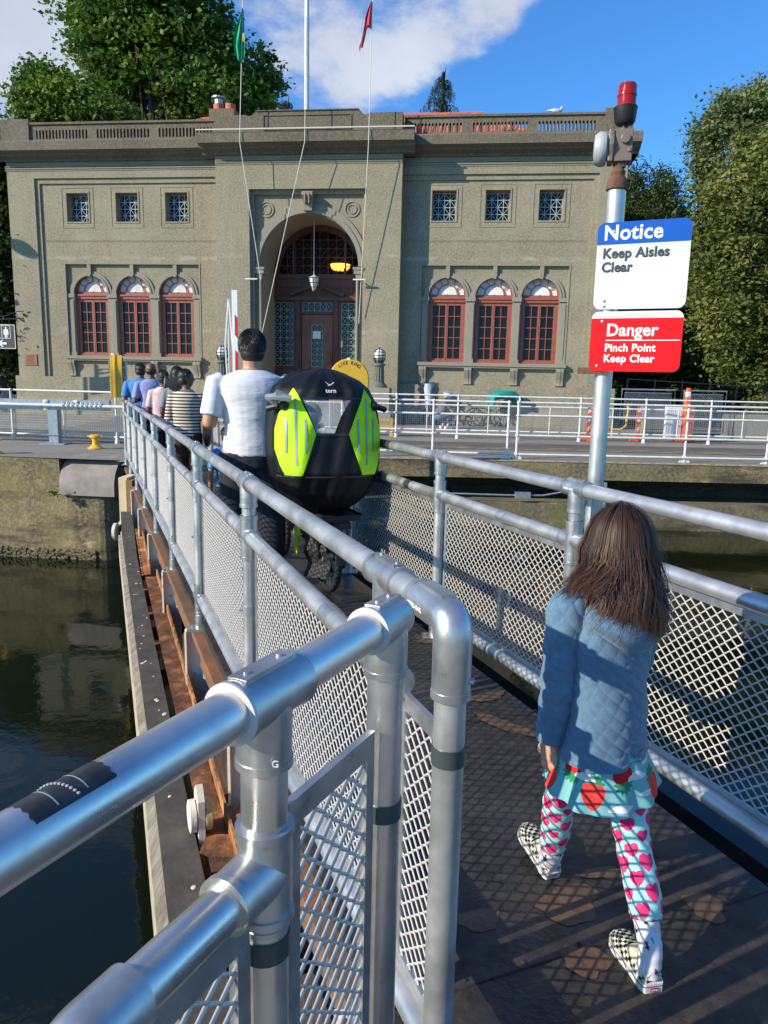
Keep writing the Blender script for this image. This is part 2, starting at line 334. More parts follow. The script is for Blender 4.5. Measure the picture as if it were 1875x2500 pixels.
# water at two levels, held apart by the gate
def water(name, c):
    m = bpy.data.materials.new(name); m.use_nodes = True; t = m.node_tree; p = t.nodes['Principled BSDF']; p.inputs['Base Color'].default_value = (*c, 1); p.inputs['Roughness'].default_value = .035; p.inputs['IOR'].default_value = 1.33
    tcn = t.nodes.new('ShaderNodeTexCoord'); prev = None
    for sc, st, d in ((1.1, .16, .04), (6, .14, .010), (20, .12, .003)):
        n = t.nodes.new('ShaderNodeTexNoise'); n.inputs['Scale'].default_value = sc; n.inputs['Detail'].default_value = 3; n.inputs['Distortion'].default_value = .6; t.links.new(tcn.outputs['Object'], n.inputs[0])
        bn = t.nodes.new('ShaderNodeBump'); bn.inputs['Strength'].default_value = st; bn.inputs['Distance'].default_value = d; t.links.new(n.outputs[0], bn.inputs['Height'])
        if prev: t.links.new(prev.outputs[0], bn.inputs['Normal'])
        prev = bn
    t.links.new(prev.outputs[0], p.inputs['Normal']); return m
mid = lambda Y: ((gl(Y)[0]+gr(Y)[0])/2, Y)
a0, a1 = mid(-6), mid(14.6)
sheet('water', [(-90, -6), a0, a1, (-3, 16), (-90, 26)], -1.87, water('deep_green_water', (.006, .010, .005)))
sheet('water', [(90, -6), (90, 16), (-3, 16), a1, a0], -1.24, water('olive_water', (.010, .012, .004)))
# far lock walls
def wallthing(name, label, cat, fn, m, **k):
    b = MB(); fn(b); return tag(b.build(name, m, **k), label, cat)
def leftwall(b):
    pts = []
    # plan outline: long face, rounded end beside the gate recess
    pl = [(-90, 23.0), (-5.20, 13.23)]
    for i in range(7): a = PI*.5*i/6; pl.append((-5.20+.35*math.sin(a), 13.23+.45-.45*math.cos(a)))
    pl += [(-4.85, 14.6), (-4.7, 14.9), (-90, 24.5)]
    b.plate([(x, y) for x, y in pl], [], -.66, -4, axis='Z'); b.plate([(-90, 23.0), (-5.92, 13.312), (-5.92, 14.6), (-90, 24.5)], [], -.012, -.66, axis='Z')
wallthing('lock_wall', 'weathered olive concrete lock wall rising from the water at the left', 'lock wall', leftwall, M['quay'])
def fringe(b):
    random.seed(3); d = Vector((-5.45+90, 13.257-23.0, 0)).normalized(); nrm = Vector((d.y, -d.x, 0))
    for i in range(1400):
        s = random.random()**1.6*14; p = Vector((-5.3, 13.25, 0))-d*s; r = random.uniform(.02, .055)
        b.ell((p.x+nrm.x*.02, p.y+nrm.y*.02, -1.87+random.uniform(-.02, .17)), (r, r, r*.8), 6, 4)
b = MB(); fringe(b); tag(b.build('mussel_fringe', mat('mussels_and_weed', (.05, .04, .02), (.20, .17, .08), rough=.8, scale=30, bump=.5), smooth=True), 'dark crust of mussels and weed along the waterline of the left lock wall', 'mussels', kind='stuff')
# rounded nosing block set into the left wall top
b = MB(); vs = []; n = 12
dv = Vector((-.99, .114, 0)); pr = [(0, .02), (.0, .0)]
L0 = Vector((-4.86, 13.165, 0)); prof = [(.9, .004), (.45, .004)]+[(.45-.5*math.sin(PI*.5*i/n), -.52+.525*math.cos(PI*.5*i/n)) for i in range(1, n+1)]+[(-.05, -.66), (.9, -.66)]
nv = Vector((.114, .99, 0))
for s in (0, 1.05):
    for (q, z) in prof: p = L0+dv*s+nv*q; vs.append((p.x, p.y, z))
k = len(prof); b.add(vs, [(i, (i+1) % k, k+(i+1) % k, k+i) for i in range(k)]+[tuple(range(k)), tuple(range(2*k-1, k-1, -1))])
tag(b.build('nosing_block', mat('worn_granite_nosing', (.20, .17, .15), (.33, .29, .26), rough=.8, scale=3, bump=.2), smooth=True), 'smooth grey rounded nosing block set in the wall top beside the gate', 'coping block')
b = MB(); random.seed(5)
c = Vector((-5.93, 13.1, -.6))
for i in range(60):
    p = c+Vector((random.gauss(0, .05), -.03+random.gauss(0, .03), random.gauss(0, .035))); u = Vector((random.gauss(0, 1), random.gauss(0, 1), random.gauss(0, 1))).normalized()*.03; v = u.cross(Vector((random.random(), random.random(), random.random()))).normalized()*.02
    b.add([p-u, p-v, p+u, p+v], [(0, 1, 2, 3)])
b.tube([c+Vector((.06, .02, -.05)), c, c+Vector((-.05, -.04, .03))], .006, 5)
M['weed'] = mat('weed_leaf', (.12, .20, .02), (.22, .32, .04), rough=.6, scale=20)
tag(b.build('weed_plant', M['weed']), 'small green weed growing from the joint under the rounded nosing block', 'plant')
def rightwall(b):
    b.plate([(-1.6, ED-.06), (90, ED-.06), (90, ED+1.2), (-2.2, ED+1.2)], [], -.012, -.33, axis='Z')
wallthing('coping_slab', 'thick stained concrete coping slab along the right-hand lock edge', 'coping', rightwall, M['quay'])
M['darkc'] = concrete('recess_shade_concrete', (.09, .08, .05), (.03, .028, .02), (.14, .12, .07), stain=.9, peb=.1, moss=(.12, .15, .02))  # shade of the recess under the coping put into a darker concrete colour
M['moss'] = concrete('mossy_ledge_concrete', (.17, .15, .09), (.08, .075, .04), (.24, .21, .13), stain=.9, peb=.1, moss=(.14, .18, .02))
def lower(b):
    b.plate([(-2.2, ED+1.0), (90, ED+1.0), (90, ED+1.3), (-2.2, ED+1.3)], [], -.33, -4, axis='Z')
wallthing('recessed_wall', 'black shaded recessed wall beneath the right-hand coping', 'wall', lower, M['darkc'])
def ledge(b):
    b.plate([(-2.4, ED-.2), (90, ED-.2), (90, ED+1.02), (-2.6, ED+1.02)], [], -.78, -4, axis='Z')
    b.plate([(-2.4, ED-.42), (90, ED-.42), (90, ED-.2), (-2.4, ED-.2)], [], -1.12, -4, axis='Z')
wallthing('ledge_wall', 'mossy lower concrete ledge wall standing in the right-hand water', 'wall', ledge, M['moss'])
b = MB(); y = ED-.24
b.tube([(.6, y, -.62), (2.4, y, -.64), (3.1, y, -.63), (3.5, y, -.55), (3.9, y, -.47), (4.2, y, -.46)], .018, 8); b.box((2.55, y-.05, -.69), (2.85, y+.03, -.57))
for x in (4.15, 4.28): b.box((x, y-.02, -.85), (x+.05, y+.03, -.35))
tag(b.build('conduit', M['galv']), 'grey conduit with a junction box running along the right lock wall', 'conduit')
# near quay the photographer stands on
sheet('quay_apron', [(-6, -8), (8, -8), (8, -.4), (1.4, .45), (.15, .45), (-.9, -.35), (-6, -.9)], 0, M['paving'], thick=3)
# ------------------------------------------------------------------ walkway on the gate leaf
def deckmat():
    m = concrete('worn_black_nonslip', (.030, .026, .022), (.013, .012, .011), (.065, .052, .038), stain=.1, peb=.25, bump=.35); t = m.node_tree; b = t.nodes['Principled BSDF']
    tcn = t.nodes.new('ShaderNodeTexCoord'); n = t.nodes.new('ShaderNodeTexNoise'); n.inputs['Scale'].default_value = 1.6; n.inputs['Detail'].default_value = 5; t.links.new(tcn.outputs['Object'], n.inputs[0])
    mr = t.nodes.new('ShaderNodeMapRange'); t.links.new(n.outputs[0], mr.inputs[0]); mr.inputs[1].default_value = .35; mr.inputs[2].default_value = .62; mr.inputs[3].default_value = .22; mr.inputs[4].default_value = .75; t.links.new(mr.outputs[0], b.inputs['Roughness'])
    src = b.inputs['Base Color'].links[0].from_socket; mm = t.nodes.new('ShaderNodeMix'); mm.data_type = 'RGBA'; n3 = t.nodes.new('ShaderNodeTexNoise'); n3.inputs['Scale'].default_value = 2.3; n3.inputs['Detail'].default_value = 8; n3.inputs['Roughness'].default_value = .7; t.links.new(tcn.outputs['Object'], n3.inputs[0])
    r3 = t.nodes.new('ShaderNodeMapRange'); t.links.new(n3.outputs[0], r3.inputs[0]); r3.inputs[1].default_value = .50; r3.inputs[2].default_value = .66; t.links.new(r3.outputs[0], mm.inputs[0]); t.links.new(src, mm.inputs[6]); mm.inputs[7].default_value = (.052, .040, .030, 1)
    t.links.new(mm.outputs[2], b.inputs['Base Color']); return m
M['deck'] = deckmat()
dk = [(gl(.3)[0], .3), (gr(.3)[0], .3), (gr(12.96)[0], 12.96), (gl(12.96)[0], 12.96)]
walk = sheet('walkway', dk, 0.0, M['deck'], thick=.05)
M['patch'] = mat('worn_brown_patch', (.085, .046, .026), (.14, .08, .045), rough=.55, scale=14, c3=(.05, .03, .02), bump=.4, bscale=60)
def patch(px, py, rx, ry, seed, spin=0):
    zz = .0012+.0003*seed; c = atz(px, py, zz); random.seed(seed); b = MB(); n = 34; ph = [random.uniform(0, 6.3) for _ in range(5)]
    pts = []
    for i in range(n):
        a = 2*PI*i/n; r = 1+.16*math.sin(2*a+ph[0])+.12*math.sin(3*a+ph[1])+.07*math.sin(5*a+ph[2])+.05*math.sin(9*a+ph[3])
        x, y = rx*r*math.cos(a), ry*r*math.sin(a); cs, sn = math.cos(spin), math.sin(spin); pts.append((c.x+x*cs-y*sn, c.y+x*sn+y*cs, zz))
    b.add(pts+[(c.x, c.y, zz)], [(i, (i+1) % n, n) for i in range(n)]); o = b.build('worn_patch', M['patch']); return tag(o, kind='structure')
for a_ in ((1170, 2245, .055, .05, 1), (1390, 2205, .10, .075, 2, .3), (1480, 2130, .07, .03, 3, .1), (1430, 2345, .055, .062, 4), (1722, 2212, .06, .055, 5, -.5), (1235, 1770, .05, .15, 6, .9), (1190, 1700, .09, .05, 8, .5), (1060, 1560, .12, .09, 9)): patch(*a_)
# seams and bolt heads of the deck plates
for Y in (1.55, 2.75, 3.95, 5.15, 6.35, 7.55, 8.75, 9.95, 11.15):
    b = MB(); b.bar((*gl(Y, .03), .0008), (*(Vector(gl(Y, .03))+Vector((1.22, .49))), .0008), .006, .0012)
    for k in range(8):
        q = Vector(gl(Y, .06))+Vector((1.14, .458))*(k/7); b.lathe((q.x-.012, q.y+.03, 0), [(.008, 0), (.007, .002), (.003, .0028)], 8)
    tag(b.build('deck_seam', mat('grimy_seam', (.008, .007, .006), (.03, .026, .022), rough=.8, scale=30)), kind='structure')
# gate structure
b = MB(); b.add([], [])
for (Ya, Yb, x0, x1) in ((.3, 12.9, .22, .34),):
    a, c = gl(Ya, x0), gl(Yb, x0); d, e = gl(Yb, x1), gl(Ya, x1)
    b.plate([a, c, d, e], [], -.06, -4.0, axis='Z')
    a, c = gr(Ya, -.28), gr(Yb, -.28); d, e = gr(Yb, -.16), gr(Ya, -.16)
    b.plate([a, c, d, e], [], -.06, -4.0, axis='Z')
gate = empty('lock_gate', 'rusty steel lock gate leaf carrying the railed walkway over the water', 'lock gate', (0, 0, 0))
b.build('gate_skin', rust('dark_gate_rust', (.05, .025, .012), (.10, .045, .02), (.02, .012, .008)), gate)
b = MB(); P, Q = Vector((*gl(.6, -.05), -.055)), Vector((*gl(12.6, -.05), -.055)); up = (0, 0, 1)
M['beamtop'] = mat('rusty_edge_beam', (.10, .075, .05), (.26, .10, .035), rough=.85, scale=6, c3=(.38, .17, .06), bump=.4, bscale=40)
b.bar(P+Vector((.035, 0, 0)), Q+Vector((.035, 0, 0)), .085, .012); b.bar(P+Vector((-.004, 0, -.02)), Q+Vector((-.004, 0, -.02)), .010, .045); b.bar(P+Vector((.05, 0, -.15)), Q+Vector((.05, 0, -.15)), .012, .2)
b.build('edge_beam', M['beamtop'], gate)
for i in range(8):
    Y = 1.57+1.42*(i+.0)+.03; g = Vector((*gl(Y, -.05), 0)); b = MB()
    b.add([(g.x-.05, g.y, -.065), (g.x+.10, g.y, -.065), (g.x+.10, g.y, -.75), (g.x+.06, g.y, -.95), (g.x-.02, g.y, -.75)]+[(g.x-.05, g.y+.015, -.065), (g.x+.10, g.y+.015, -.065), (g.x+.10, g.y+.015, -.75), (g.x+.06, g.y+.015, -.95), (g.x-.02, g.y+.015, -.75)], [(0, 1, 2, 3, 4), (9, 8, 7, 6, 5)]+[(j, (j+1) % 5, 5+(j+1) % 5, 5+j) for j in range(5)])
    b.bar((g.x-.035, g.y-.02, -.07), (g.x-.03, g.y-.02, -.8), .012, .05, up=(0, 1, 0)); b.build('bracket_plate', M['offw'], gate)
b = MB(); a, c = gr(.3, -.04), gr(12.6, -.04); d, e = gr(12.6, .50), gr(.3, .50); b.plate([a, c, d, e], [], -.30, -.42, axis='Z'); b.build('added_dark_plate', mat('added_plate_black', (.006, .005, .004), (.022, .016, .011), rough=.95, scale=5, bump=.3, spec=.05), gate)  # matt black plate added to hide the sky's reflection in the water below
# cross struts between the gate skin and the fender
for i in range(9):
    Y = 2.6+i*.95; g = Vector((*gl(Y, .2), -.72)); h_ = Vector((-1.13-.385*(Y-.25-3.86), Y-.25, -.72))
    for dz, t_ in ((0, .09), (-.5, .07)): b = MB(); b.bar(g+Vector((0, 0, dz)), h_+Vector((0, 0, dz)), t_, t_); b.build('cross_strut', M['rust'], gate)
fend = empty('fender_beam', 'long dark timber fender beam with a pale worn edge along the gate', 'fender')
zt = -.4; Lp = [(-.52, 1.75), (-.74, 2.34), (-1.24, 3.68), (-3.2, 8.82), (-3.74, 10.3)]; Rp = [(-.40, 1.9), (-.665, 2.56), (-1.17, 3.86), (-2.6, 7.59), (-3.58, 10.3)]
b = MB(); b.plate(Lp+Rp[::-1], [], zt, zt-.34, axis='Z'); b.build('beam', M['rubber'], fend)
b = MB(); Lo = [(x-.045, y) for x, y in Lp[:4]]; Li = [(x+.006, y) for x, y in Lp[:4]]; b.plate(Lo+Li[::-1], [], zt-.02, zt-.30, axis='Z'); b.build('rubbing_strake', M['wood'], fend)
b = MB(); random.seed(12)
for i in range(26):
    t_ = random.random(); k = random.choice([0, 1, 1, 2]); A_, B_ = Vector((*Lp[k+1], zt)), Vector((*Lp[k+2 if k < 3 else 3], zt)) if k < 2 else Vector((*Lp[3], zt)); p = Vector((*Lp[1], zt)).lerp(Vector((*Lp[3], zt)), t_)+Vector((random.uniform(.03, .12), 0, .0)); r = random.uniform(.004, .013); b.ell((p.x, p.y, zt+.001), (r, r*random.uniform(1, 2.2), .0015), 8, 4)
tag(b.build('bird_droppings', flat('white_dropping', (.6, .6, .56), .8), fend), kind='stuff')
ch = empty('rusty_channel', 'orange rusted steel channel lying between the fender and the walkway', 'steel channel')
b = MB(); A, Bq = Vector((-.62, 2.62, -.42)), Vector((-2.27, 6.93, -.42)); b.bar(A+Vector((.02, 0, 0)), Bq+Vector((.02, 0, 0)), .10, .012)
b.build('flange', M['rust'], ch); b = MB(); b.bar(A+Vector((.075, .02, .03)), Bq+Vector((.075, .02, .03)), .012, .09);  b.build('web', M['rust2'], ch)
b = MB(); b.bar((-2.29, 6.95, -.40), (-3.08, 9.1, -.40), .06, .012); b.bar((-2.26, 6.95, -.36), (-3.05, 9.1, -.36), .012, .08)
for i in range(26): t_ = i/25; p = Vector((-2.33, 6.95, -.405)).lerp(Vector((-3.12, 9.1, -.405)), t_); b.ell(p, (.014, .02, .012), 6, 4)
b.build('corroded_angle', M['rust2'], ch)
for (yy) in (7.3, 7.75, 8.6):
    b = MB(); x = -2.28-.385*(yy-6.95); b.box((x-.22, yy, -.50), (x, yy+.05, -.44)); b.build('tie', M['rust'], ch)
# timber and steel end block by the quoin
eb = empty('quoin_block', 'tall cream and rust painted end block at the far hinge of the gate', 'gate hinge block')
p = atY(318, 1148, 10.7); q = atY(330, 1245, 10.5)
b = MB(); b.box((p.x-.09, 10.45, -.95), (p.x+.03, 10.9, .06)); b.build('cream_face', mat('flaking_cream_paint', (.62, .50, .30), (.70, .60, .40), rough=.8, scale=6, c3=(.30, .14, .06), bump=.3), eb)
b = MB(); b.box((p.x+.032, 10.40, -.95), (p.x+.12, 10.95, .03)); b.box((p.x+.123, 10.7, -.9), (p.x+.34, 11.4, -.10)); b.build('rusty_casing', mat('brown_painted_steel', (.22, .12, .05), (.34, .18, .08), rough=.8, scale=5), eb)
b = MB(); b.lathe((p.x+.03, 9.95, -.62), [(.09, -.03), (.12, -.02), (.12, .02), (.09, .03)], 20, axis='X'); b.bar((p.x+.03, 9.95, -.62), (p.x+.03, 10.45, -.5), .05, .1); b.build('roller', M['offw'], eb)
# cream hook plate with two rollers, close to the corner post
hk = empty('hook_plate', 'cream steel hook plate with two round rollers beside the dark fender beam', 'hook plate')
c = atz(498, 1935, -.24); c = Vector((-.755, 2.86, -.24))
ang = Matrix.Translation(c) @ Matrix.Rotation(R(22), 4, 'Z')
b = MB(ang); b.plate([(-.06, .0), (.0, .05), (.06, .0), (.075, -.22), (.03, -.60), (-.02, -.62), (-.065, -.25)], [], -.014, .014, axis='X'); b.build('plate', mat('cream_paint', (.60, .55, .42), (.70, .66, .54), rough=.6, scale=8, bump=.1), hk)
for sx in (-1, 1):
    b = MB(ang); b.lathe((sx*.032, 0, -.09), [(.055, -.016), (.068, -.012), (.068, .012), (.055, .016), (.016, .017)], 24, axis='X'); b.build('roller', M['offw'] if sx < 0 else mat('tan_roller', (.42, .30, .14), (.5, .38, .2), scale=8), hk, smooth=True)
b = MB(); b.box((-.72, 2.70, -.62), (-.55, 2.83, -.40)); b.box((-.60, 2.86, -.36), (-.42, 2.90, -.33)); b.build('bracket', M['rust2'], hk)
# ------------------------------------------------------------------ administration building
BLD = empty('administration_building', 'two-storey exposed-aggregate concrete building with arched entrance and red-framed windows', 'building', (0, 27.2, 0), -R(6.6))
UC = -2.85
UL, UR = -14.25, 7.95
def bp(mb, name, m, parent=BLD, **k): return mb.build(name, m, parent, **k)
GZ = 1.42     # plinth top
wl = [-11.30, -9.63, -7.96]; wr = [2.07, 3.72, 5.33]; WW = .66; WZ0, WZS = 2.24, 4.50
sl_ = [-11.62, -9.72, -7.83]; sr_ = [1.85, 3.70, 5.52]; SW = .42; SZ0, SZ1 = 7.06, 8.06
body = MB()
# wings: outer layer with the big sunk panel, then the sunk layer with the window openings
for side in (0, 1):
    if side == 0: a, b_, px0, px1, ws, ss = UL, UC-3.28, -13.2, UC-3.28, wl, sl_
    else: a, b_, px0, px1, ws, ss = UC+3.28, UR, UC+3.28, 7.05, wr, sr_
    if side == 0: outer = [(a, GZ), (px0, GZ), (px0, 8.55), (b_, 8.55), (b_, 9.35), (a, 9.35)]
    else: outer = [(a, 8.55), (px1, 8.55), (px1, GZ), (b_, GZ), (b_, 9.35), (a, 9.35)]
    body.plate(outer, [], 0, .13)
    g0, g1 = ws[0]-.92, ws[2]+.92
    q0, q1 = (px0, px1)
    i0, i1 = (q0+.16, q1) if side == 0 else (q0, q1-.16)
    frame = [(q0, GZ), (i0, GZ), (i0, 8.38), (i1, 8.38), (i1, 8.55), (q0, 8.55)] if side == 0 else [(i0, 8.38), (i1, 8.38), (i1, GZ), (q1, GZ), (q1, 8.55), (i0, 8.55)]
    body.plate(frame, [], .07, .14)
    holes = [[(g0, 2.2), (g1, 2.2), (g1, 5.56), (g0, 5.56)]]
    for s in ss: holes.append([(s-SW, SZ0), (s+SW, SZ0), (s+SW, SZ1), (s-SW, SZ1)])
    body.plate([(q0, GZ), (q1, GZ), (q1, 8.55), (q0, 8.55)], holes, .131, .62)
    # shallow square fillets round the small windows and the storey line
    for s in ss:
        body.plate([(s-SW-.20, SZ0-.22), (s+SW+.20, SZ0-.22), (s+SW+.20, SZ1+.20), (s-SW-.20, SZ1+.20)], [[(s-SW-.17, SZ0-.19), (s+SW+.17, SZ0-.19), (s+SW+.17, SZ1+.17), (s-SW-.17, SZ1+.17)]], .118, .135)
        body.plate([(s-SW-.05, SZ0-.05), (s+SW+.05, SZ0-.05), (s+SW+.05, SZ1+.05), (s-SW-.05, SZ1+.05)], [[(s-SW, SZ0), (s+SW, SZ0), (s+SW, SZ1), (s-SW, SZ1)]], .110, .135)
    body.box((i0+.1, .122, 6.40), (i1-.1, .133, 6.425)); body.box((i0+.1, .118, 6.36), (i1-.1, .133, 6.372))
# side walls, back
body.box((UL, .63, 0), (UL+.3, 9, 9.35)); body.box((UR-.3, .63, 0), (UR, 9, 9.35)); body.box((UL+.3, 8.7, 0), (UR-.3, 9, 9.35))
# plinth with a flared foot
for a, b_ in ((UL-.10, UC-3.28), (UC+3.28, UR+.10)):
    pr = [(-.10, GZ), (-.10, .62), (-.14, .48), (-.24, .36), (-.24, 0), (.6, 0), (.6, GZ)]
    vs = [(u, v, z) for u in (a, b_) for v, z in pr]; k = len(pr); body.add(vs, [(i, (i+1) % k, k+(i+1) % k, k+i) for i in range(k)]+[tuple(range(k)), tuple(range(2*k-1, k-1, -1))])
# entrance bay
c0, c1 = UC-3.28, UC+3.28
fr = [(UC-2.08, 0), (UC+2.08, 0), (UC+2.08, 8.0), (UC-2.08, 8.0)]
body.plate([(c0, 0), (UC-2.08, 0), (UC-2.08, 8.0), (UC+2.08, 8.0), (UC+2.08, 0), (c1, 0), (c1, 9.28), (c0, 9.28)], [], -.5, -.33)
body.plate([(c0, 0), (UC-1.95, 0), (UC-1.95, 7.86), (UC+1.95, 7.86), (UC+1.95, 0), (c1, 0), (c1, 9.28), (c0, 9.28)], [], -.33, -.2)
body.box((c0, -.2, 9.0), (c1, .6, 9.28)); body.box((c0, -.2, 0), (c0+.25, .13, 9.0)); body.box((c1-.25, -.2, 0), (c1, .13, 9.0))
bp(body, 'wall', M['wall'])
# arch of the entrance
RA, ZS = 1.80, 5.46
b = MB(); b.plate([(UC-1.95, 0), (UC-1.82, 0), (UC-1.82, 5.3)]+[(UC+1.83*math.cos(PI-PI*i/40), ZS+1.83*math.sin(PI-PI*i/40)) for i in range(41)]+[(UC+1.82, 5.3), (UC+1.82, 0), (UC+1.95, 0), (UC+1.95, 7.86), (UC-1.95, 7.86)], [], -.20, .2)
bp(b, 'spandrel', M['peb'])
b = MB()
def ring(b, cx, zs, r0, r1, v0, v1, n=36, a0=0, a1=PI):
    o = [(cx+r1*math.cos(a0+(a1-a0)*i/n), zs+r1*math.sin(a0+(a1-a0)*i/n)) for i in range(n+1)]+[(cx+r0*math.cos(a1+(a0-a1)*i/n), zs+r0*math.sin(a1+(a0-a1)*i/n)) for i in range(n+1)]
    b.plate(o, [], v0, v1)
ring(b, UC, ZS, RA, RA+.13, -.29, -.15); ring(b, UC, ZS, RA-.005, RA+.30, -.255, -.16)
ring(b, UC, ZS, RA-.03, RA+.02, -.22, 1.7)
for s in (-1, 1):
    x = UC+s*1.79
    b.box((x-.045, -.2, 0), (x+.045, 1.7, ZS)); b.box((x-.16, -.34, 5.20), (x+.16, .1, 5.40)); b.box((x-.19, -.37, 5.34), (x+.19, .1, 5.42)); b.box((x-.09, -.31, 5.02), (x+.09, 0, 5.20))
    b.cyl((x-s*.03, -.26, 0), (x-s*.03, -.26, 5.05), .055, 12)
    b.tube([(UC+s*1.53+.25*math.cos(a), -.215, 7.38+.25*math.sin(a)) for a in [2*PI*k/32 for k in range(32)]], .022, 8, closed=True); b.tube([(UC+s*1.53+.15*math.cos(a), -.21, 7.38+.15*math.sin(a)) for a in [2*PI*k/24 for k in range(24)]], .018, 8, closed=True)
# keystone
ks = [(-.50, 7.92), (-.62, 7.86), (-.62, 7.78), (-.52, 7.66), (-.46, 7.5), (-.44, 7.3), (-.15, 7.28), (-.15, 7.92)]
vs = [(UC+s*(.19 if z > 7.6 else .14), v, z) for s in (-1, 1) for v, z in ks]; k = len(ks); b.add(vs, [(i, (i+1) % k, k+(i+1) % k, k+i) for i in range(k)]+[tuple(range(k)), tuple(range(2*k-1, k-1, -1))])
for s in (-.07, .07): b.box((UC+s-.02, -.64, 7.5), (UC+s+.02, -.40, 7.85))
bp(b, 'entrance_arch', M['trim'])
# cornice, friezes, parapet
b = MB()
def run(b, a, c, off, prof):
    vs = [(u, off-v, z) for u in (a, c) for v, z in prof]; k = len(prof); b.add(vs, [(i, (i+1) % k, k+(i+1) % k, k+i) for i in range(k)]+[tuple(range(k)), tuple(range(2*k-1, k-1, -1))])
cor = [(-.6, 9.36), (.08, 9.36), (.12, 9.44), (.34, 9.50), (.36, 9.56), (.56, 9.62), (.58, 9.90), (.50, 9.96), (-.6, 9.98)]
cor = [(v, z-.26) for v, z in cor]
run(b, UL-.5, c0-.02, 0, cor); run(b, c1+.02, UR+.30, 0, cor); run(b, c0-.42, c1+.42, -.52, cor)
b.box((UL-.5, -.1, 9.1), (UL, 9.2, 9.7)); b.box((UR, -.1, 9.1), (UR+.3, 9.2, 9.7))
bp(b, 'cornice', M['parap'])
b = MB()
for a, c, o in ((UL-.03, c0, 0), (c1, UR+.03, 0), (c0, c1, -.5)):
    b.box((a, o-.035, 8.86), (c, o+.05, 8.90)); b.box((a, o-.02, 8.80), (c, o+.05, 8.83)); b.box((a, o-.045, 8.93), (c, o+.05, 8.96))
bp(b, 'string_course', M['trim'])
b = MB()
def slots(a, c, n, z0, z1):
    L = []; w_ = (c-a)/n
    for i in range(n):
        x = a+w_*(i+.5); r = w_*.27; L.append([(x-r, z0+r)]+[(x+r*math.cos(PI+PI*k/6), z0+r+r*math.sin(PI+PI*k/6)) for k in range(1, 6)]+[(x+r, z0+r), (x+r, z1-r)]+[(x+r*math.cos(PI*k/6), z1-r+r*math.sin(PI*k/6)) for k in range(1, 6)]+[(x-r, z1-r)])
    return L
P0, P1 = 9.72, 10.34
b.plate([(-13.2, P0), (c0, P0), (c0, P1), (-13.2, P1)], slots(-13.0, -10.98, 16, 9.86, 10.17)+slots(-10.68, -8.66, 16, 9.86, 10.17)+slots(-8.36, -6.34, 16, 9.86, 10.17), -.08, .2)
b.plate([(c1, P0), (7.08, P0), (7.08, P1), (c1, P1)], slots(.62, 2.40, 15, 9.86, 10.17)+slots(2.72, 4.6, 16, 9.86, 10.17)+slots(4.9, 6.82, 16, 9.86, 10.17), -.08, .2)
for a, c in ((-13.2, c0), (c1, 7.08)): b.box((a, -.14, P1), (c, .26, P1+.07)); b.box((a, -.14, 9.70), (c, .26, 9.78))
b.box((UL-.05, -.16, 9.70), (-13.2, .9, 10.52)); b.box((7.08, -.16, 9.70), (UR+.05, .9, 10.52))
b.box((UL-.05, .9, 9.7), (UL+.25, 9, 10.3)); b.box((UR-.25, .9, 9.7), (UR+.05, 9, 10.3))
top = [(c0+.02, 9.70), (c1-.02, 9.70), (c1-.02, 10.36), (c1-1.15, 10.36), (c1-1.25, 10.30), (c1-1.35, 10.32), (c1-1.44, 10.42), (c1-1.5, 10.46), (c0+1.5, 10.46), (c0+1.44, 10.42), (c0+1.35, 10.33), (c0+1.25, 10.30), (c0+1.15, 10.36), (c0+.02, 10.36)]
b.plate(top, [], -.62, -.1)
b.plate([(c0+1.75, 9.86), (c1-1.75, 9.86), (c1-1.75, 10.34), (c0+1.75, 10.34)], [[(c0+1.78, 9.89), (c1-1.78, 9.89), (c1-1.78, 10.31), (c0+1.78, 10.31)]], -.65, -.6)
b.box((c0+1.5, -.66, 10.46), (c1-1.5, -.06, 10.49))
bp(b, 'parapet', M['parap'])
# red hipped tile roof, chimney, roof hatch
tile = mat('red_clay_tiles', (.40, .09, .05), (.55, .15, .08), rough=.7, scale=3, bump=.2); roof = None
b = MB(); b.box((UL+.3, .6, 9.4), (UR-.3, 8.7, 9.5)); bp(b, 'flat_roof', M['asphalt'])
b = MB(); rz, ry, e = 12.35, 6.0, 9.6
b.add([(-13.0, 1.6, e), (7.0, 1.6, e), (7.0, 10.4, e), (-13.0, 10.4, e), (-8.9, ry, rz), (2.6, ry, rz)], [(0, 1, 5, 4), (1, 2, 5), (2, 3, 4, 5), (3, 0, 4)])
roof = bp(b, 'roof', tile); b = MB()
for i in range(66):
    t_ = i/65; x = -12.9+19.8*t_; tt = min(1, (x+13)/4.1, (7-x)/4.4)
    b.tube([(x, 1.62, e+.04), (x, 1.6+4.4*tt, e+2.75*tt+.03)], .055, 6)
for i in range(26): x = -8.9+11.5*i/25; b.cyl((x, ry, rz+.05), (x+.5, ry, rz+.07), .12, 10)
for s, xe, xr in ((-1, -13, -8.9), (1, 7, 2.6)):
    for i in range(12): t0, t1 = i/12, (i+1.1)/12; b.cyl((xe+(xr-xe)*t0, 1.6+4.4*t0, e+2.75*t0+.06), (xe+(xr-xe)*t1, 1.6+4.4*t1, e+2.75*t1+.06), .10, 8)
b.build('roof_tiles', tile, roof)
b = MB(); b.box((-8.5, 5.6, 11.2), (-7.4, 6.4, 12.72)); chim = b.build('chimney', M['parap'], roof)
b = MB(); b.lathe((-8.2, 6, 12.72), [(.22, 0), (.22, .28), (.17, .28)], 16); b.lathe((-7.68, 6, 12.72), [(.22, 0), (.22, .28), (.17, .28)], 16); b.build('chimney_pot', tile, roof)
b = MB(); b.lathe((-8.2, 6, 12.98), [(.16, 0), (.18, .04), (.18, .24), (.30, .26), (.30, .31), (.05, .33)], 12); b.build('chimney_cowl', M['galv'], roof)
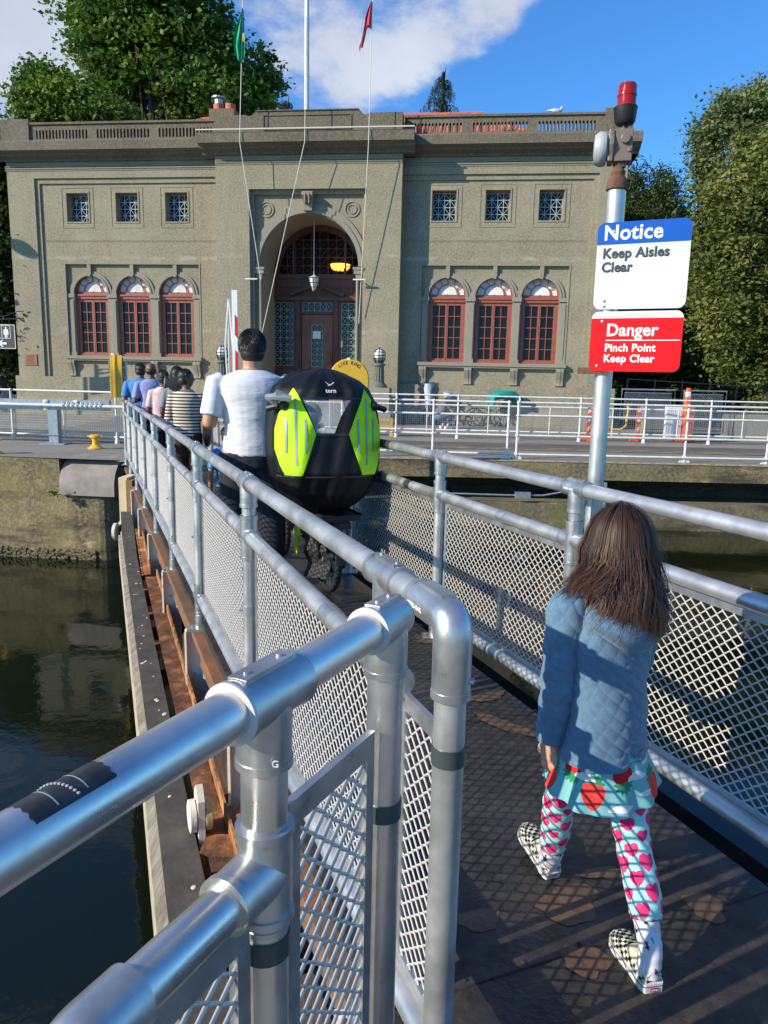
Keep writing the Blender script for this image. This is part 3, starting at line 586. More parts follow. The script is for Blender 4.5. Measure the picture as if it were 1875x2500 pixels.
b = MB(); b.box((UC+.1, 3.0, 10.3), (UC+1.0, 3.6, 11.3)); b.add([(UC, 2.9, 11.3), (UC+1.1, 2.9, 11.3), (UC+1.1, 3.7, 11.3), (UC, 3.7, 11.3), (UC+.55, 3.3, 11.5)], [(0, 1, 4), (1, 2, 4), (2, 3, 4), (3, 0, 4)]); b.build('roof_vent', M['galv'], roof)
# ------------------ triple window groups
pleat = flat('white_pleated_blind', (.72, .72, .70), .8)
shades = mat('interior_shade', (.012, .010, .008), (.05, .045, .035), rough=.9, scale=3)
def group(ws):
    g0, g1 = ws[0]-.92, ws[2]+.92
    b = MB(); b.plate([(g0, 4.45), (g1, 4.45), (g1, 5.56), (g0, 5.56)], [[(w_-WW, 4.452)]+[(w_+WW*math.cos(PI-PI*i/24), WZS+WW*math.sin(PI-PI*i/24)) for i in range(25)]+[(w_+WW, 4.452)] for w_ in ws], .24, .5)
    bp(b, 'spandrel', M['peb'])
    b = MB()
    b.plate([(g0-.05, 2.2), (g1+.05, 2.2), (g1+.05, 5.61), (g0-.05, 5.61)], [[(g0, 2.2+.001), (g1, 2.2+.001), (g1, 5.56), (g0, 5.56)]], .112, .135)
    for w_ in ws:
        ring(b, w_, WZS, WW, WW+.07, .16, .25, 24); ring(b, w_, WZS, WW+.07, WW+.17, .19, .25, 24)
        b.box((w_-.07, .12, 5.18), (w_+.07, .245, 5.57)); b.box((w_-.05, .10, 5.12), (w_+.05, .2, 5.2))
    xs = [ws[0]-.79, (ws[0]+ws[1])/2, (ws[1]+ws[2])/2, ws[2]+.79]; hw = [.13, (ws[1]-ws[0])/2-WW, (ws[2]-ws[1])/2-WW, .13]
    for x, h_ in zip(xs, hw):
        b.box((x-h_, .20, 2.22), (x+h_, .5, 4.5)); b.box((x-h_-.02, .15, 4.36), (x+h_+.02, .5, 4.50)); b.box((x-h_+.035, .17, 2.35), (x+h_-.035, .205, 4.28)); b.box((x-h_-.01, .16, 2.22), (x+h_+.01, .5, 2.36))
    b.box((g0-.08, -.06, 2.10), (g1+.08, .5, 2.22)); b.box((g0-.04, -.02, 2.04), (g1+.04, .4, 2.10))
    bp(b, 'window_surround', M['trim'])
    for x in (g0+.12, xs[1], xs[2], g1-.12):
        b = MB(); pr = [(.13, 2.04), (-.05, 2.04), (-.07, 1.96), (-.03, 1.84), (.04, 1.66), (.05, 1.56), (.02, 1.46), (.13, 1.44)]
        for (s0, s1, o) in ((-.13, .13, 0), (-.03, .03, -.015)):
            vs = [(x+u, v+o, z) for u in (s0, s1) for v, z in pr]; k = len(pr); b.add(vs, [(i, (i+1) % k, k+(i+1) % k, k+i) for i in range(k)]+[tuple(range(k)), tuple(range(2*k-1, k-1, -1))])
        bp(b, 'corbel', M['trim'])
group(wl); group(wr)
def window_proto():
    b = MB(); f = .075
    b.plate(arch(0, WW, 2.22, WZS, 24), [arch(0, WW-f, 4.58, 4.60, 24), [(-WW+f, 2.30), (WW-f, 2.30), (WW-f, 4.28), (-WW+f, 4.28)]], .34, .46)
    ring(b, 0, WZS, WW-.015, WW+.01, .25, .35, 24)
    b.box((-WW+.01, .28, 4.33), (WW-.01, .36, 4.43)); b.box((-WW+.04, .24, 4.43), (WW-.04, .36, 4.49)); b.box((-WW+.01, .28, 2.22), (WW-.01, .345, 2.30))
    ring(b, 0, 4.60, .33, .36, .345, .38, 20)
    for i in range(1, 6): a = PI*i/6; b.bar((.34*math.cos(a), .37, 4.6+.34*math.sin(a)), (.60*math.cos(a), .37, 4.6+.60*math.sin(a)), .022, .022, up=(0, 1, 0))
    for x in (-.545, 0, .545): b.box((x-(.055 if x == 0 else .045), .335, 2.30), (x+(.055 if x == 0 else .045), .42, 4.28))
    b.box((-.008, .325, 2.3), (.008, .34, 4.28))
    for z in (2.30, 4.22): b.box((-WW+f, .338, z), (WW-f, .42, z+.06))
    for s in (-1, 1):
        b.box((s*.272-.012, .36, 2.36), (s*.272+.012, .40, 4.22))
        for k in range(1, 5): z = 2.36+1.86*k/5; b.box((s*.05 if s > 0 else -.5, .358, z-.012), (.5 if s > 0 else -.05, .398, z+.012))
    w_ = b.build('window', M['redw'], BLD)
    b = MB(); b.plate([(-WW+.03, 2.26), (WW-.03, 2.26), (WW-.03, 4.4), (-WW+.03, 4.4)], [], .40, .405); b.build('pane', M['glass'], w_)
    b = MB(); n = 72; vs = []; fs = []
    for i in range(n+1):
        a = PI*i/n; dv_ = .015*(i % 2)
        for r in (.02, .60): vs.append((r*math.cos(a), .40+dv_*(r*1.6), 4.60+r*math.sin(a)))
    for i in range(n): fs.append((2*i, 2*i+1, 2*i+3, 2*i+2))
    b.add(vs, fs); b.build('fan_blind', pleat, w_); return w_
W0 = window_proto(); first = True
for x in wl+wr:
    o = W0 if first else copy_tree(W0, BLD); first = False; o.location = (x, 0, 0)
def small_proto():
    b = MB(); b.plate([(-SW, SZ0), (SW, SZ0), (SW, SZ1), (-SW, SZ1)], [[(-SW+.06, SZ0+.06), (SW-.06, SZ0+.06), (SW-.06, SZ1-.08), (-SW+.06, SZ1-.08)]], .46, .56); w_ = b.build('attic_window', M['redw'], BLD)
    b = MB(); X0, X1, Z0, Z1 = -SW+.02, SW-.02, SZ0+.02, SZ1-.04; v = .40; nx, nz = 4, 4
    for i in range(nx+1): x = X0+(X1-X0)*i/nx; b.bar((x, v, Z0), (x, v, Z1), .022, .022, up=(0, 1, 0))
    for i in range(nz+1): z = Z0+(Z1-Z0)*i/nz; b.bar((X0, v+.002, z), (X1, v+.002, z), .022, .022, up=(0, 1, 0))
    for i in range(2):
        for j in range(2):
            xa, xb, za, zb = X0+(X1-X0)*i/2, X0+(X1-X0)*(i+1)/2, Z0+(Z1-Z0)*j/2, Z0+(Z1-Z0)*(j+1)/2
            b.bar((xa, v+.004, za), (xb, v+.004, zb), .016, .016, up=(0, 1, 0)); b.bar((xa, v+.006, zb), (xb, v+.006, za), .016, .016, up=(0, 1, 0))
    b.build('lattice', M['lattice'], w_)
    b = MB(); b.box((-SW, .50, SZ0), (SW, .51, SZ1)); b.build('pane', M['glass'], w_); return w_
W1 = small_proto(); first = True
for x in sl_+sr_:
    o = W1 if first else copy_tree(W1, BLD); first = False; o.location = (x, 0, 0)
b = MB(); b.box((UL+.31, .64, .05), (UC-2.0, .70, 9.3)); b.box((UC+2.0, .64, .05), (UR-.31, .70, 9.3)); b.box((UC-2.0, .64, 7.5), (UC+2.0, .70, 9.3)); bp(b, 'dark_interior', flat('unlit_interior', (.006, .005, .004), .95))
# ------------------ entrance porch
DC = UC-.08; V = 1.62
b = MB(); b.plate([(UC-1.95, 0), (UC+1.95, 0), (UC+1.95, 7.5), (UC-1.95, 7.5)], [[(UC-1.72, 5.44)]+[(UC+1.62*math.cos(PI-PI*i/30), 5.44+1.62*math.sin(PI-PI*i/30)) for i in range(31)], [(DC-1.72, 2.0), (DC-.92, 2.0), (DC-.92, 4.42), (DC-1.72, 4.42)], [(DC+.92, 2.0), (DC+1.72, 2.0), (DC+1.72, 4.42), (DC+.92, 4.42)], [(DC-.60, 4.08), (DC+.60, 4.08), (DC+.60, 4.42), (DC-.60, 4.42)], [(DC-.62, .9), (DC+.62, .9), (DC+.62, 3.98), (DC-.62, 3.98)]], V, V+.2)
b.box((UC-1.9, V-.14, 4.48), (UC+1.9, V, 4.60)); b.box((UC-1.9, V-.08, 4.60), (UC+1.9, V, 4.66)); b.box((UC-1.9, V-.06, 5.28), (UC+1.9, V, 5.40)); b.box((UC-1.9, V-.03, 4.95), (UC+1.9, V, 5.0))
for s in (-1, 1):
    b.bar((DC+s*1.05, V-.12, 4.66), (DC, V-.12, 5.06), .10, .22, up=(0, 1, 0)); b.box((DC+s*.74-.07, V-.09, 3.2), (DC+s*.74+.07, V, 4.48)); b.box((DC+s*.76-.06, V-.06, .7), (DC+s*.76+.06, V, 3.2))
    b.box((UC+s*1.0-.03, V-.05, 5.4), (UC+s*1.0+.03, V, 6.9))
b.box((UC-1.9, V-.05, .7), (DC-.86, V, 1.9)); b.box((DC+.86, V-.05, .7), (UC+1.9, V, 1.9))
bp(b, 'entrance_screen', M['brownw'])
b = MB(); b.box((UC-1.78, -.1, .45), (UC+1.78, V, .72)); b.box((UC-1.9, -.55, .22), (UC+1.9, -.1, .45)); b.box((UC-1.9, -.9, 0), (UC+1.9, -.1, .22)); bp(b, 'entrance_step', M['trim'])
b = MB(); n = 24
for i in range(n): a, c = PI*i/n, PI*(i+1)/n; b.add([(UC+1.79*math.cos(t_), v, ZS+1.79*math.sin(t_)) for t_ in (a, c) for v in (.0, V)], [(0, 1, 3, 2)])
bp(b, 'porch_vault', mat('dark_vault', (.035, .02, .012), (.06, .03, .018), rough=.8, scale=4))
door = MB(); door.plate([(DC-.60, .74), (DC+.60, .74), (DC+.60, 3.96), (DC-.60, 3.96)], [[(DC-.24, 1.98), (DC+.24, 1.98), (DC+.24, 3.60), (DC-.24, 3.60)]], V+.04, V+.12)
door.box((DC-.42, V+.02, .95), (DC+.42, V+.05, 1.7)); door = bp(door, 'door', mat('door_timber', (.16, .042, .014), (.25, .07, .024), rough=.45, scale=5, stretch=(1, 1, .2)))
b = MB(); b.tube([(DC+.50, V+.02, 2.1), (DC+.50, V-.05, 2.12), (DC+.50, V-.05, 2.55), (DC+.50, V+.02, 2.57)], .02, 8); b.build('handle', flat('dull_brass', (.20, .14, .06), .4, .8), door)
def grille(x0, x1, z0, z1, nx, nz, v, m, parent, name='lattice'):
    b = MB()
    for i in range(nx+1): x = x0+(x1-x0)*i/nx; b.bar((x, v, z0), (x, v, z1), .028, .022, up=(0, 1, 0))
    for i in range(nz+1): z = z0+(z1-z0)*i/nz; b.bar((x0, v+.002, z), (x1, v+.002, z), .028, .022, up=(0, 1, 0))
    for i in range(nx):
        for j in range(nz):
            a, c, d, e = x0+(x1-x0)*i/nx, x0+(x1-x0)*(i+1)/nx, z0+(z1-z0)*j/nz, z0+(z1-z0)*(j+1)/nz
            b.bar((a, v+.004, d), (c, v+.004, e), .018, .018, up=(0, 1, 0)); b.bar((a, v+.006, e), (c, v+.006, d), .018, .018, up=(0, 1, 0))
    return b.build(name, m, parent)
grille(DC-.22, DC+.22, 2.0, 3.58, 2, 7, V+.03, M['lattice2'], door)
b = MB(); b.box((DC-.24, V+.07, 1.98), (DC+.24, V+.08, 3.6)); b.build('pane', M['glass'], door)
b = MB(); b.box((DC-.17, V+.0, 3.06), (DC+.14, V+.008, 3.34)); bp(b, 'paper_notice', flat('paper', (.75, .75, .73), .8))
b = MB(); b.box((DC+.93, V-.01, 2.75), (DC+1.01, V+.0, 3.0)); bp(b, 'door_card', flat('paper_card', (.6, .6, .58), .8))
for s in (-1, 1):
    sw = MB(); x0, x1 = (DC-1.72, DC-.92) if s < 0 else (DC+.92, DC+1.72); sw.plate([(x0, 2.0), (x1, 2.0), (x1, 4.42), (x0, 4.42)], [[(x0+.04, 2.04), (x1-.04, 2.04), (x1-.04, 4.38), (x0+.04, 4.38)]], V+.06, V+.12)
    sw = bp(sw, 'side_light', M['brownw']); grille(x0+.03, x1-.03, 2.03, 4.39, 3, 9, V+.03, M['lattice2'], sw); b = MB(); b.box((x0, V+.08, 2.0), (x1, V+.09, 4.42)); b.build('pane', M['glass'], sw)
tr = MB(); tr.plate([(DC-.6, 4.08), (DC+.6, 4.08), (DC+.6, 4.42), (DC-.6, 4.42)], [[(DC-.57, 4.10), (DC+.57, 4.10), (DC+.57, 4.40), (DC-.57, 4.40)]], V+.06, V+.1); tr = bp(tr, 'transom_light', M['brownw'])
grille(DC-.57, DC+.57, 4.10, 4.40, 5, 1, V+.04, M['lattice2'], tr); b = MB(); b.box((DC-.6, V+.08, 4.08), (DC+.6, V+.09, 4.42)); b.build('pane', M['glass'], tr)
# arched transom with bar lattice
fan = MB(); ring(fan, UC, 5.44, 1.56, 1.63, V+.02, V+.1, 30); fan.box((UC-1.63, V+.02, 5.40), (UC+1.63, V+.1, 5.46)); v = V+.05; st = .315
def inside(x, z): return (x-UC)**2+(z-5.44)**2 < 1.60**2 and z > 5.43
for i in range(-5, 6):
    x = UC+i*st; hh = math.sqrt(max(0, 1.58**2-(i*st)**2))
    if hh > .1: fan.bar((x, v, 5.44), (x, v, 5.44+hh), .05 if abs(i) == 3 else .03, .03, up=(0, 1, 0))
for j in range(1, 5): z = 5.44+j*st; hh = math.sqrt(max(0, 1.58**2-(j*st)**2)); fan.bar((UC-hh, v+.002, z), (UC+hh, v+.002, z), .03, .03, up=(0, 1, 0))
for i in range(-5, 5):
    for j in range(0, 5):
        a, c, d, e = UC+i*st, UC+(i+1)*st, 5.44+j*st, 5.44+(j+1)*st
        if inside((a+c)/2, (d+e)/2) and inside(a, d) and inside(c, d):
            if inside(c, e): fan.bar((a, v+.004, d), (c, v+.004, e), .016, .018, up=(0, 1, 0))
            if inside(a, e): fan.bar((a, v+.006, e), (c, v+.006, d), .016, .018, up=(0, 1, 0))
fan = bp(fan, 'arched_transom', flat('dark_red_lattice', (.06, .018, .012), .5))
b = MB(); b.plate([(UC-1.6, 5.44)]+[(UC+1.6*math.cos(PI-PI*i/30), 5.44+1.6*math.sin(PI-PI*i/30)) for i in range(31)], [], V+.12, V+.13)
b.build('pane', flat('sky_reflecting_glass', (.03, .045, .06), .03, spec=1.0), fan)
b = MB(); lx = UC+.75; b.lathe((lx, V+.25, 5.62), [(.02, .0), (.26, .02), (.36, .12), (.38, .22), (.02, .24)], 20); b.build('lit_ceiling_lamp', flat('amber_lamp_glow', (.9, .4, .08), .5, emit=((1, .34, .04), 3.0)), fan)
# hanging lantern in the arch
ln = MB(); L = (UC-.03, .75, 0); ln.cyl((L[0], L[1], 5.28), (L[0], L[1], 7.2), .012, 6); ln.lathe((L[0], L[1], 4.72), [(.02, 0), (.06, .04), (.15, .28), (.18, .46), (.20, .50), (.10, .53), (.02, .58)], 16)
lanternp = bp(ln, 'lantern', flat('milk_glass', (.78, .78, .76), .35), smooth=True)
b = MB()
for k in range(8): a = 2*PI*k/8; b.tube([(L[0]+r*math.cos(a), L[1]+r*math.sin(a), 4.72+h_) for r, h_ in ((.03, -.02), (.07, .04), (.16, .28), (.19, .46), (.21, .51))], .009, 5)
for r, h_ in ((.11, .15), (.17, .30), (.20, .48)): b.tube([(L[0]+r*math.cos(2*PI*k/20), L[1]+r*math.sin(2*PI*k/20), 4.72+h_) for k in range(20)], .009, 5, closed=True)
b.build('lantern_cage', M['black'], lanternp)
# bronze plaque
b = MB(); b.box((-13.97, -.03, 1.82), (-13.48, .0, 2.24)); pq = bp(b, 'plaque', mat('bronze', (.20, .10, .05), (.28, .15, .08), rough=.5, metal=.4, scale=10))
b = MB()
for i in range(8): b.box((-13.91+.03*(i == 0), -.035, 2.18-i*.045), (-13.55-.05*(i % 3), -.03, 2.195-i*.045))
b.build('plaque_lettering', flat('dark_bronze', (.06, .03, .015), .6), pq)
# downlight brackets where the flag ropes tie
for s, x in ((-1, UC-1.95), (1, UC+1.9)):
    b = MB(); b.box((x-.22, -.80, 4.93), (x+.22, -.74, 4.97)); b.box((x-.02, -.75, 4.93), (x+.02, -.5, 4.97)); bp(b, 'rope_cleat', flat('cream_enamel', (.7, .68, .6), .5))
# timber flag-rope rail along the cornice
b = MB(); b.bar((c0-.45, -1.14, 9.75), (c1+.44, -1.14, 9.75), .035, .04); bp(b, 'halyard_rail', flat('pale_timber', (.55, .50, .40), .7))
# ------------------------------------------------------------------ pipe railings
def expanded(L, z0, z1, w_=.046, h_=.0205, t=.0050):
    """expanded-metal sheet along local X as one mesh of slanted strands"""
    nz = int(round((z1-z0)/h_)); nx = int(round(L/(w_/2))); V = []; Fc = []
    for k in range(nz+1):
        zc = z0+(z1-z0)*k/nz; xs = np.arange(nx+1)*(L/nx); sgn = np.where((np.arange(nx+1)+k) % 2 == 0, 1., -1.)
        z = zc+sgn*h_*.43; n = len(xs)
        pr = [(-t*.55, -t*.35), (t*.2, -t*.75), (t*.55, t*.35), (-t*.2, t*.75)]
        base = len(V)*0
        P = np.stack([np.stack([xs, np.full(n, a), z+b_], 1) for a, b_ in pr], 1).reshape(-1, 3)
        off = sum(len(p) for p in V); V.append(P); i = np.arange(n-1)*4
        for q in range(4): r = (q+1) % 4; Fc.append(np.stack([i+q, i+4+q, i+4+r, i+r], 1)+off)
    return np.concatenate(V), np.concatenate(Fc)
MESHC = {}
def mesh_panel(parent, A, B, z0, z1, name='mesh_panel', off=0.0, m=None, bar_=True):
    A, B = Vector((A[0], A[1], 0)), Vector((B[0], B[1], 0)); d = B-A; L = d.length; key = (round(L, 2), round(z0, 3), round(z1, 3))
    if key not in MESHC:
        v, f = expanded(round(L, 2), z0, z1); o = raw_mesh(name, v, f, m or M['alum']); MESHC[key] = o.data
    else: o = bpy.data.objects.new(name, MESHC[key]); COL.objects.link(o)
    o.parent = parent; o.location = A; o.rotation_euler = (0, 0, math.atan2(d.y, d.x)); tag(o, kind='stuff')
    if bar_:
        b = MB(); b.box((0, -.006, z1-.004), (L, .006, z1+.034)); b.box((0, -.006, z0-.03), (L, .006, z0+.004)); b.box((0, -.0065, z0), (.024, .0065, z1)); b.box((L-.024, -.0065, z0), (L, .0065, z1))
        for x in ((L*.2, L*.8) if L > .5 else ()): b.cyl((x, -.010, z1+.02), (x, .010, z1+.02), .009, 8)
        f = b.build('panel_frame', M['alu2'], o)
    return o
PR, FR = .0285, .0355
def rail(parent, name, A, B, z, m, r=PR):
    b = MB(); b.cyl((A[0], A[1], z), (B[0], B[1], z), r, 24); return b.build(name, m, parent, smooth=True)
def fitting(parent, p, z, d, m, down=True, cross=False, name='rail_fitting', r=FR, l=.075, txt=None):
    """cast sleeve on the rail with a socket for the post"""
    b = MB(); p = Vector((p[0], p[1], z)); d = Vector((d[0], d[1], 0)).normalized()
    b.tube([p-d*l, p-d*(l-.012), p-d*(l-.012), p+d*(l-.012), p+d*(l-.012), p+d*l], [r+.001, r+.001, r-.002, r-.002, r+.001, r+.001], 24)
    zd = -.10
    b.tube([p+Vector((0, 0, (.0 if not cross else .085))), p+Vector((0, 0, -.03)), p+Vector((0, 0, zd+.012)), p+Vector((0, 0, zd+.012)), p+Vector((0, 0, zd))], [r-.001, r, r-.001, r+.0015, r+.0015], 24)
    if cross: b.tube([p+Vector((0, 0, .07)), p+Vector((0, 0, .085))], r+.0015, 24)
    if not cross:
        b.bar(p-d*(l-.02)+Vector((0, 0, r-.001)), p+d*(l-.02)+Vector((0, 0, r-.001)), .024, .008)
        for s in (-1, 1): b.cyl(p+d*s*(l-.03)+Vector((0, 0, r)), p+d*s*(l-.03)+Vector((0, 0, r+.007)), .0045, 8)
    s_ = Vector((d.y, -d.x, 0)); b.cyl(p+s_*(r-.003)+Vector((0, 0, zd+.03)), p+s_*(r+.003)+Vector((0, 0, zd+.03)), .005, 8)
    return b.build(name, m, parent, smooth=True)
def post(parent, p, z0, z1, m, base=True, r=PR):
    b = MB(); b.cyl((p[0], p[1], z0), (p[0], p[1], z1), r, 20); o = b.build('post', m, parent, smooth=True)
    if base:
        b = MB(); b.tube([(p[0], p[1], z0+.004), (p[0], p[1], z0+.09)], r+.008, 20); b.box((p[0]-.075, p[1]-.05, z0-.004), (p[0]+.075, p[1]+.05, z0+.008))
        for sx in (-1, 1): b.cyl((p[0]+sx*.055, p[1], z0+.008), (p[0]+sx*.055, p[1], z0+.022), .009, 6)
        b.build('base_plate', M['alu2'], o, smooth=True)
    return o
bd = Vector((-.373, .928, 0))
ZT, ZM, ZB = 1.08, .86, .155
# left railing of the walkway, from the elbow to the far wall
RL = empty('walkway_railing', 'long left-hand aluminium walkway railing with mesh panels ending in a rounded elbow', 'railing', group='railings of the gate walkway')
E0 = Vector((*gl(1.28), ZT)); ends = [1.57+1.42*i for i in range(9)]
b = MB(); b.cyl((*gl(1.36), ZT), (*gl(12.95), ZT), PR, 24); b.build('top_rail', M['alu'], RL, smooth=True)
rail(RL, 'mid_rail', gl(1.30), gl(12.95), ZM, M['alu']) if False else rail(RL, 'mid_rail', gl(1.57), gl(12.95), ZM, M['alu'])
rail(RL, 'bottom_rail', gl(1.30), gl(12.95), ZB, M['alu'])
po = post(RL, gl(1.28), -.05, ZT-.09, M['alu'], r=.030)
b = MB(); rr = .034; pts = [E0+bd*.15, E0+bd*.135, E0+bd*.135]+[E0+bd*(rr-rr*math.sin(a))*1.0+Vector((0, 0, -rr+rr*math.cos(a))) for a in [PI*.5*i/8 for i in range(9)]]+[E0+Vector((0, 0, -.135)), E0+Vector((0, 0, -.135)), E0+Vector((0, 0, -.15))]
b.tube(pts, [FR+.002, FR+.002, FR+.0005]+[FR+.001]*9+[FR+.0005, FR+.002, FR+.002], 32); b.bar(E0+bd*.12+Vector((0, 0, FR)), E0+bd*.02+Vector((0, 0, FR)), .03, .007)
b.cyl(E0+Vector((.034, -.01, -.115)), E0+Vector((.040, -.012, -.115)), .006, 10)
el = b.build('elbow_fitting', M['alu2'], po, smooth=True)
nl = Vector((-.928, -.373, 0)); nr_ = -nl
az_ = math.atan2(bd.y, bd.x)
text('raised_lettering', 'SPEED-RAIL', .013, M['whitep'], el, E0+bd*.125+nl*-.0355+Vector((0, 0, -.004)) if False else E0+bd*.128+nl*.0358+Vector((0, 0, -.006)), (R(90), 0, az_+PI), bold=.01)
def tape(parent, p, z0, z1, r, m, name='tape_band'):
    b = MB(); b.cyl((p[0], p[1], z0), (p[0], p[1], z1), r, 20); return b.build(name, m, parent, smooth=True)
M['band'] = flat('dark_green_grey_band', (.045, .06, .058), .4)
tape(po, gl(1.28), .80, .835, .0325, M['band'], 'clamp_band')
b = MB(); b.box((.0, -.018, -.002), (.0, -.018, 0)); 
for i, Y in enumerate(ends):
    p = gl(Y); z0 = -.045; po = post(RL, p, z0, ZT-.02, M['alu'])
    fitting(po, p, ZT, bd, M['alu2']); fitting(po, p, ZM, bd, M['alu2'], cross=True)
    if i: fitting(po, p, ZB, bd, M['alu2'], cross=True)
    b = MB(); q = Vector((p[0], p[1], 0)); b.tube([q+Vector((0, 0, .52)), q+Vector((0, 0, .56))], PR+.0035, 16); b.cyl(q+nr_*-.0+nl*.02+Vector((0, 0, .54)), q+nl*.045+Vector((0, 0, .54)), .006, 8); b.build('pipe_clamp', M['galv'], po, smooth=True)
    if i < 8: a, c = Vector((*p, 0))+bd*.05, Vector((*gl(ends[i+1]), 0))-bd*.05; mesh_panel(RL, a+nr_*.02, c+nr_*.02, ZB+.04, ZM-.06)
mesh_panel(RL, Vector((*gl(1.33), 0))+nr_*.02, Vector((*gl(1.52), 0))+nr_*.02, ZB+.04, ZM-.06)
for Y in (1.95, 3.35, 4.8, 6.2):
    b = MB(); q = Vector((*gl(Y), ZM)); b.tube([q-bd*.035, q+bd*.035], PR+.0022, 24); b.build('rail_sleeve', M['alu2'], RL, smooth=True)
# right railing
RRG = empty('walkway_railing', 'right-hand aluminium walkway railing with mesh panels beside the girl and the sign pole', 'railing', group='railings of the gate walkway')
rail(RRG, 'top_rail', gr(1.0), gr(12.9), ZT, M['alu']); rail(RRG, 'mid_rail', gr(1.0), gr(12.9), ZM, M['alu']); rail(RRG, 'bottom_rail', gr(1.0), gr(12.9), ZB, M['alu'])
rY = [1.55, 3.03, 4.22, 5.70, 7.15, 8.6, 10.05, 11.5, 12.8]
for i, Y in enumerate(rY):
    p = gr(Y); po = post(RRG, p, 0.0, ZT-.02, M['alu']); fitting(po, p, ZT, bd, M['alu2']); fitting(po, p, ZM, bd, M['alu2'], cross=True); fitting(po, p, ZB, bd, M['alu2'], cross=True)
    if i < len(rY)-1: a, c = Vector((*p, 0))+bd*.05, Vector((*gr(rY[i+1]), 0))-bd*.05; mesh_panel(RRG, a+nr_*.02, c+nr_*.02, ZB+.04, ZM-.06)
for Y in (2.15, 3.55, 4.75):
    b = MB(); q = Vector((*gr(Y), ZM)); b.tube([q-bd*.04, q+bd*.04], PR+.0022, 24); b.build('rail_sleeve', M['alu2'], RRG, smooth=True)
M['btape'] = mat('worn_black_tape', (.02, .02, .021), (.05, .05, .05), rough=.45, scale=40)
for (Y, z, l) in ((5.05, ZT, .16), (4.75+.3, ZM, .035), (4.62, ZM, .04)):
    b = MB(); q = Vector((*gr(Y), z)); b.tube([q-bd*l, q+bd*l], PR+.0012, 24); b.build('tape_band', M['btape'], RRG, smooth=True)
sp = Vector((*gr(3.03), 0))
text('raised_lettering', 'SPEED-RAIL', .013, M['whitep'], RRG, Vector((sp.x, sp.y, ZT-.006))-bd*-.045+nl*.0365, (R(90), 0, az_+PI), bold=.01)
# near approach railing
NR = empty('approach_railing', 'close shiny aluminium approach railing with black tape on its upper rail', 'railing')
ZN = 1.13; pA, pB = Vector((-.1384, .826, 0)), Vector((.008, 1.113, 0)); nd = (pB-pA).normalized(); b = MB(); q = pA-nd*1.15
b.cyl((q.x, q.y, ZN), (pB.x-nd.x*.03, pB.y-nd.y*.03, ZN), .0285, 32); tr_ = b.build('top_rail', M['alun'], NR, smooth=True)
po1 = post(NR, pA, 0, ZN-.03, M['alun'], r=.029); po2 = post(NR, pB, 0, ZN-.05, M['alun'], r=.029)
def topfit(parent, p, end=False):
    b = MB(); P_ = Vector((p.x, p.y, ZN)); l0, l1 = -.062, (.036 if end else .062)
    b.tube([P_+nd*l0, P_+nd*(l0+.01), P_+nd*(l0+.01), P_+nd*(l1-.012), P_+nd*(l1-.004), P_+nd*l1], [.0365, .0365, .0345, .0345, .0335 if end else .0365, .029 if end else .0365], 32)
    b.tube([P_+Vector((0, 0, -.005)), P_+Vector((0, 0, -.03)), P_+Vector((0, 0, -.078)), P_+Vector((0, 0, -.078)), P_+Vector((0, 0, -.088))], [.033, .0345, .034, .0355, .0355], 32)
    b.bar(P_+nd*(l0+.012)+Vector((0, 0, .034)), P_+nd*(l1-.012)+Vector((0, 0, .034)), .026, .008)
    for s in ((l0+.03), (l1-.03)): b.cyl(P_+nd*s+Vector((0, 0, .036)), P_+nd*s+Vector((0, 0, .0405)), .004, 10)
    return b.build('rail_fitting', M['alu2'], parent, smooth=True, sharp=30)
topfit(po1, pA); topfit(po2, pB, True)
for p, l in ((pA, -.062), (pB, -.062)):
    b = MB(); P_ = Vector((p.x, p.y, ZN))+nd*(l-.002); b.tube([P_, P_+nd*.004], .0368, 32); b.build('white_sealant', flat('white_sealant', (.55, .53, .51), .6), po1, smooth=True)
ZL = .90
q1 = pA-nd*.27
b = MB(); b.cyl((q1.x, q1.y, ZL), (pA.x, pA.y, ZL), .0275, 32); b.build('lower_rail', M['alun'], NR, smooth=True)
b = MB(); P_ = Vector((pA.x, pA.y, ZL)); b.tube([P_+Vector((0, 0, .062)), P_+Vector((0, 0, .052)), P_+Vector((0, 0, .052)), P_+Vector((0, 0, -.052)), P_+Vector((0, 0, -.052)), P_+Vector((0, 0, -.062))], [.0365, .0365, .034, .034, .0365, .0365], 32)
b.tube([P_, P_-nd*.03, P_-nd*.07, P_-nd*.07, P_-nd*.08], [.034, .035, .034, .0362, .0362], 32); b.build('rail_fitting', M['alu2'], po1, smooth=True)
b = MB(); Pq = Vector((q1.x, q1.y, ZL)); rr = .04
b.tube([Pq+nd*.05]+[Pq-nd*rr*math.sin(a)+Vector((0, 0, -rr+rr*math.cos(a))) for a in [PI*.5*i/8 for i in range(9)]]+[Pq-nd*rr+Vector((0, 0, -.10))], .034, 28); b.build('elbow_fitting', M['alu2'], NR, smooth=True)
p0 = q1-nd*rr; post(NR, p0, 0, ZL-.08, M['alun'], r=.029)
for p, z in ((pA, .785), (pB, .795)): tape(po1 if p is pA else po2, p, z, z+.03, .0315, M['band'], 'clamp_band')
tape(po1, pA, .823, .830, .031, M['alu2'], 'clamp_ring')
nn = Vector((nd.y, -nd.x, 0))
mesh_panel(NR, pA+nd*.045+nn*.0, pB-nd*.045, .12, .93); mesh_panel(NR, p0+nd*.03, pA-nd*.04, .12, ZL-.07)
b = MB()
for t_ in (-.405, -.335): pass
s9 = Vector((-nd.y, nd.x, 0)); G = []
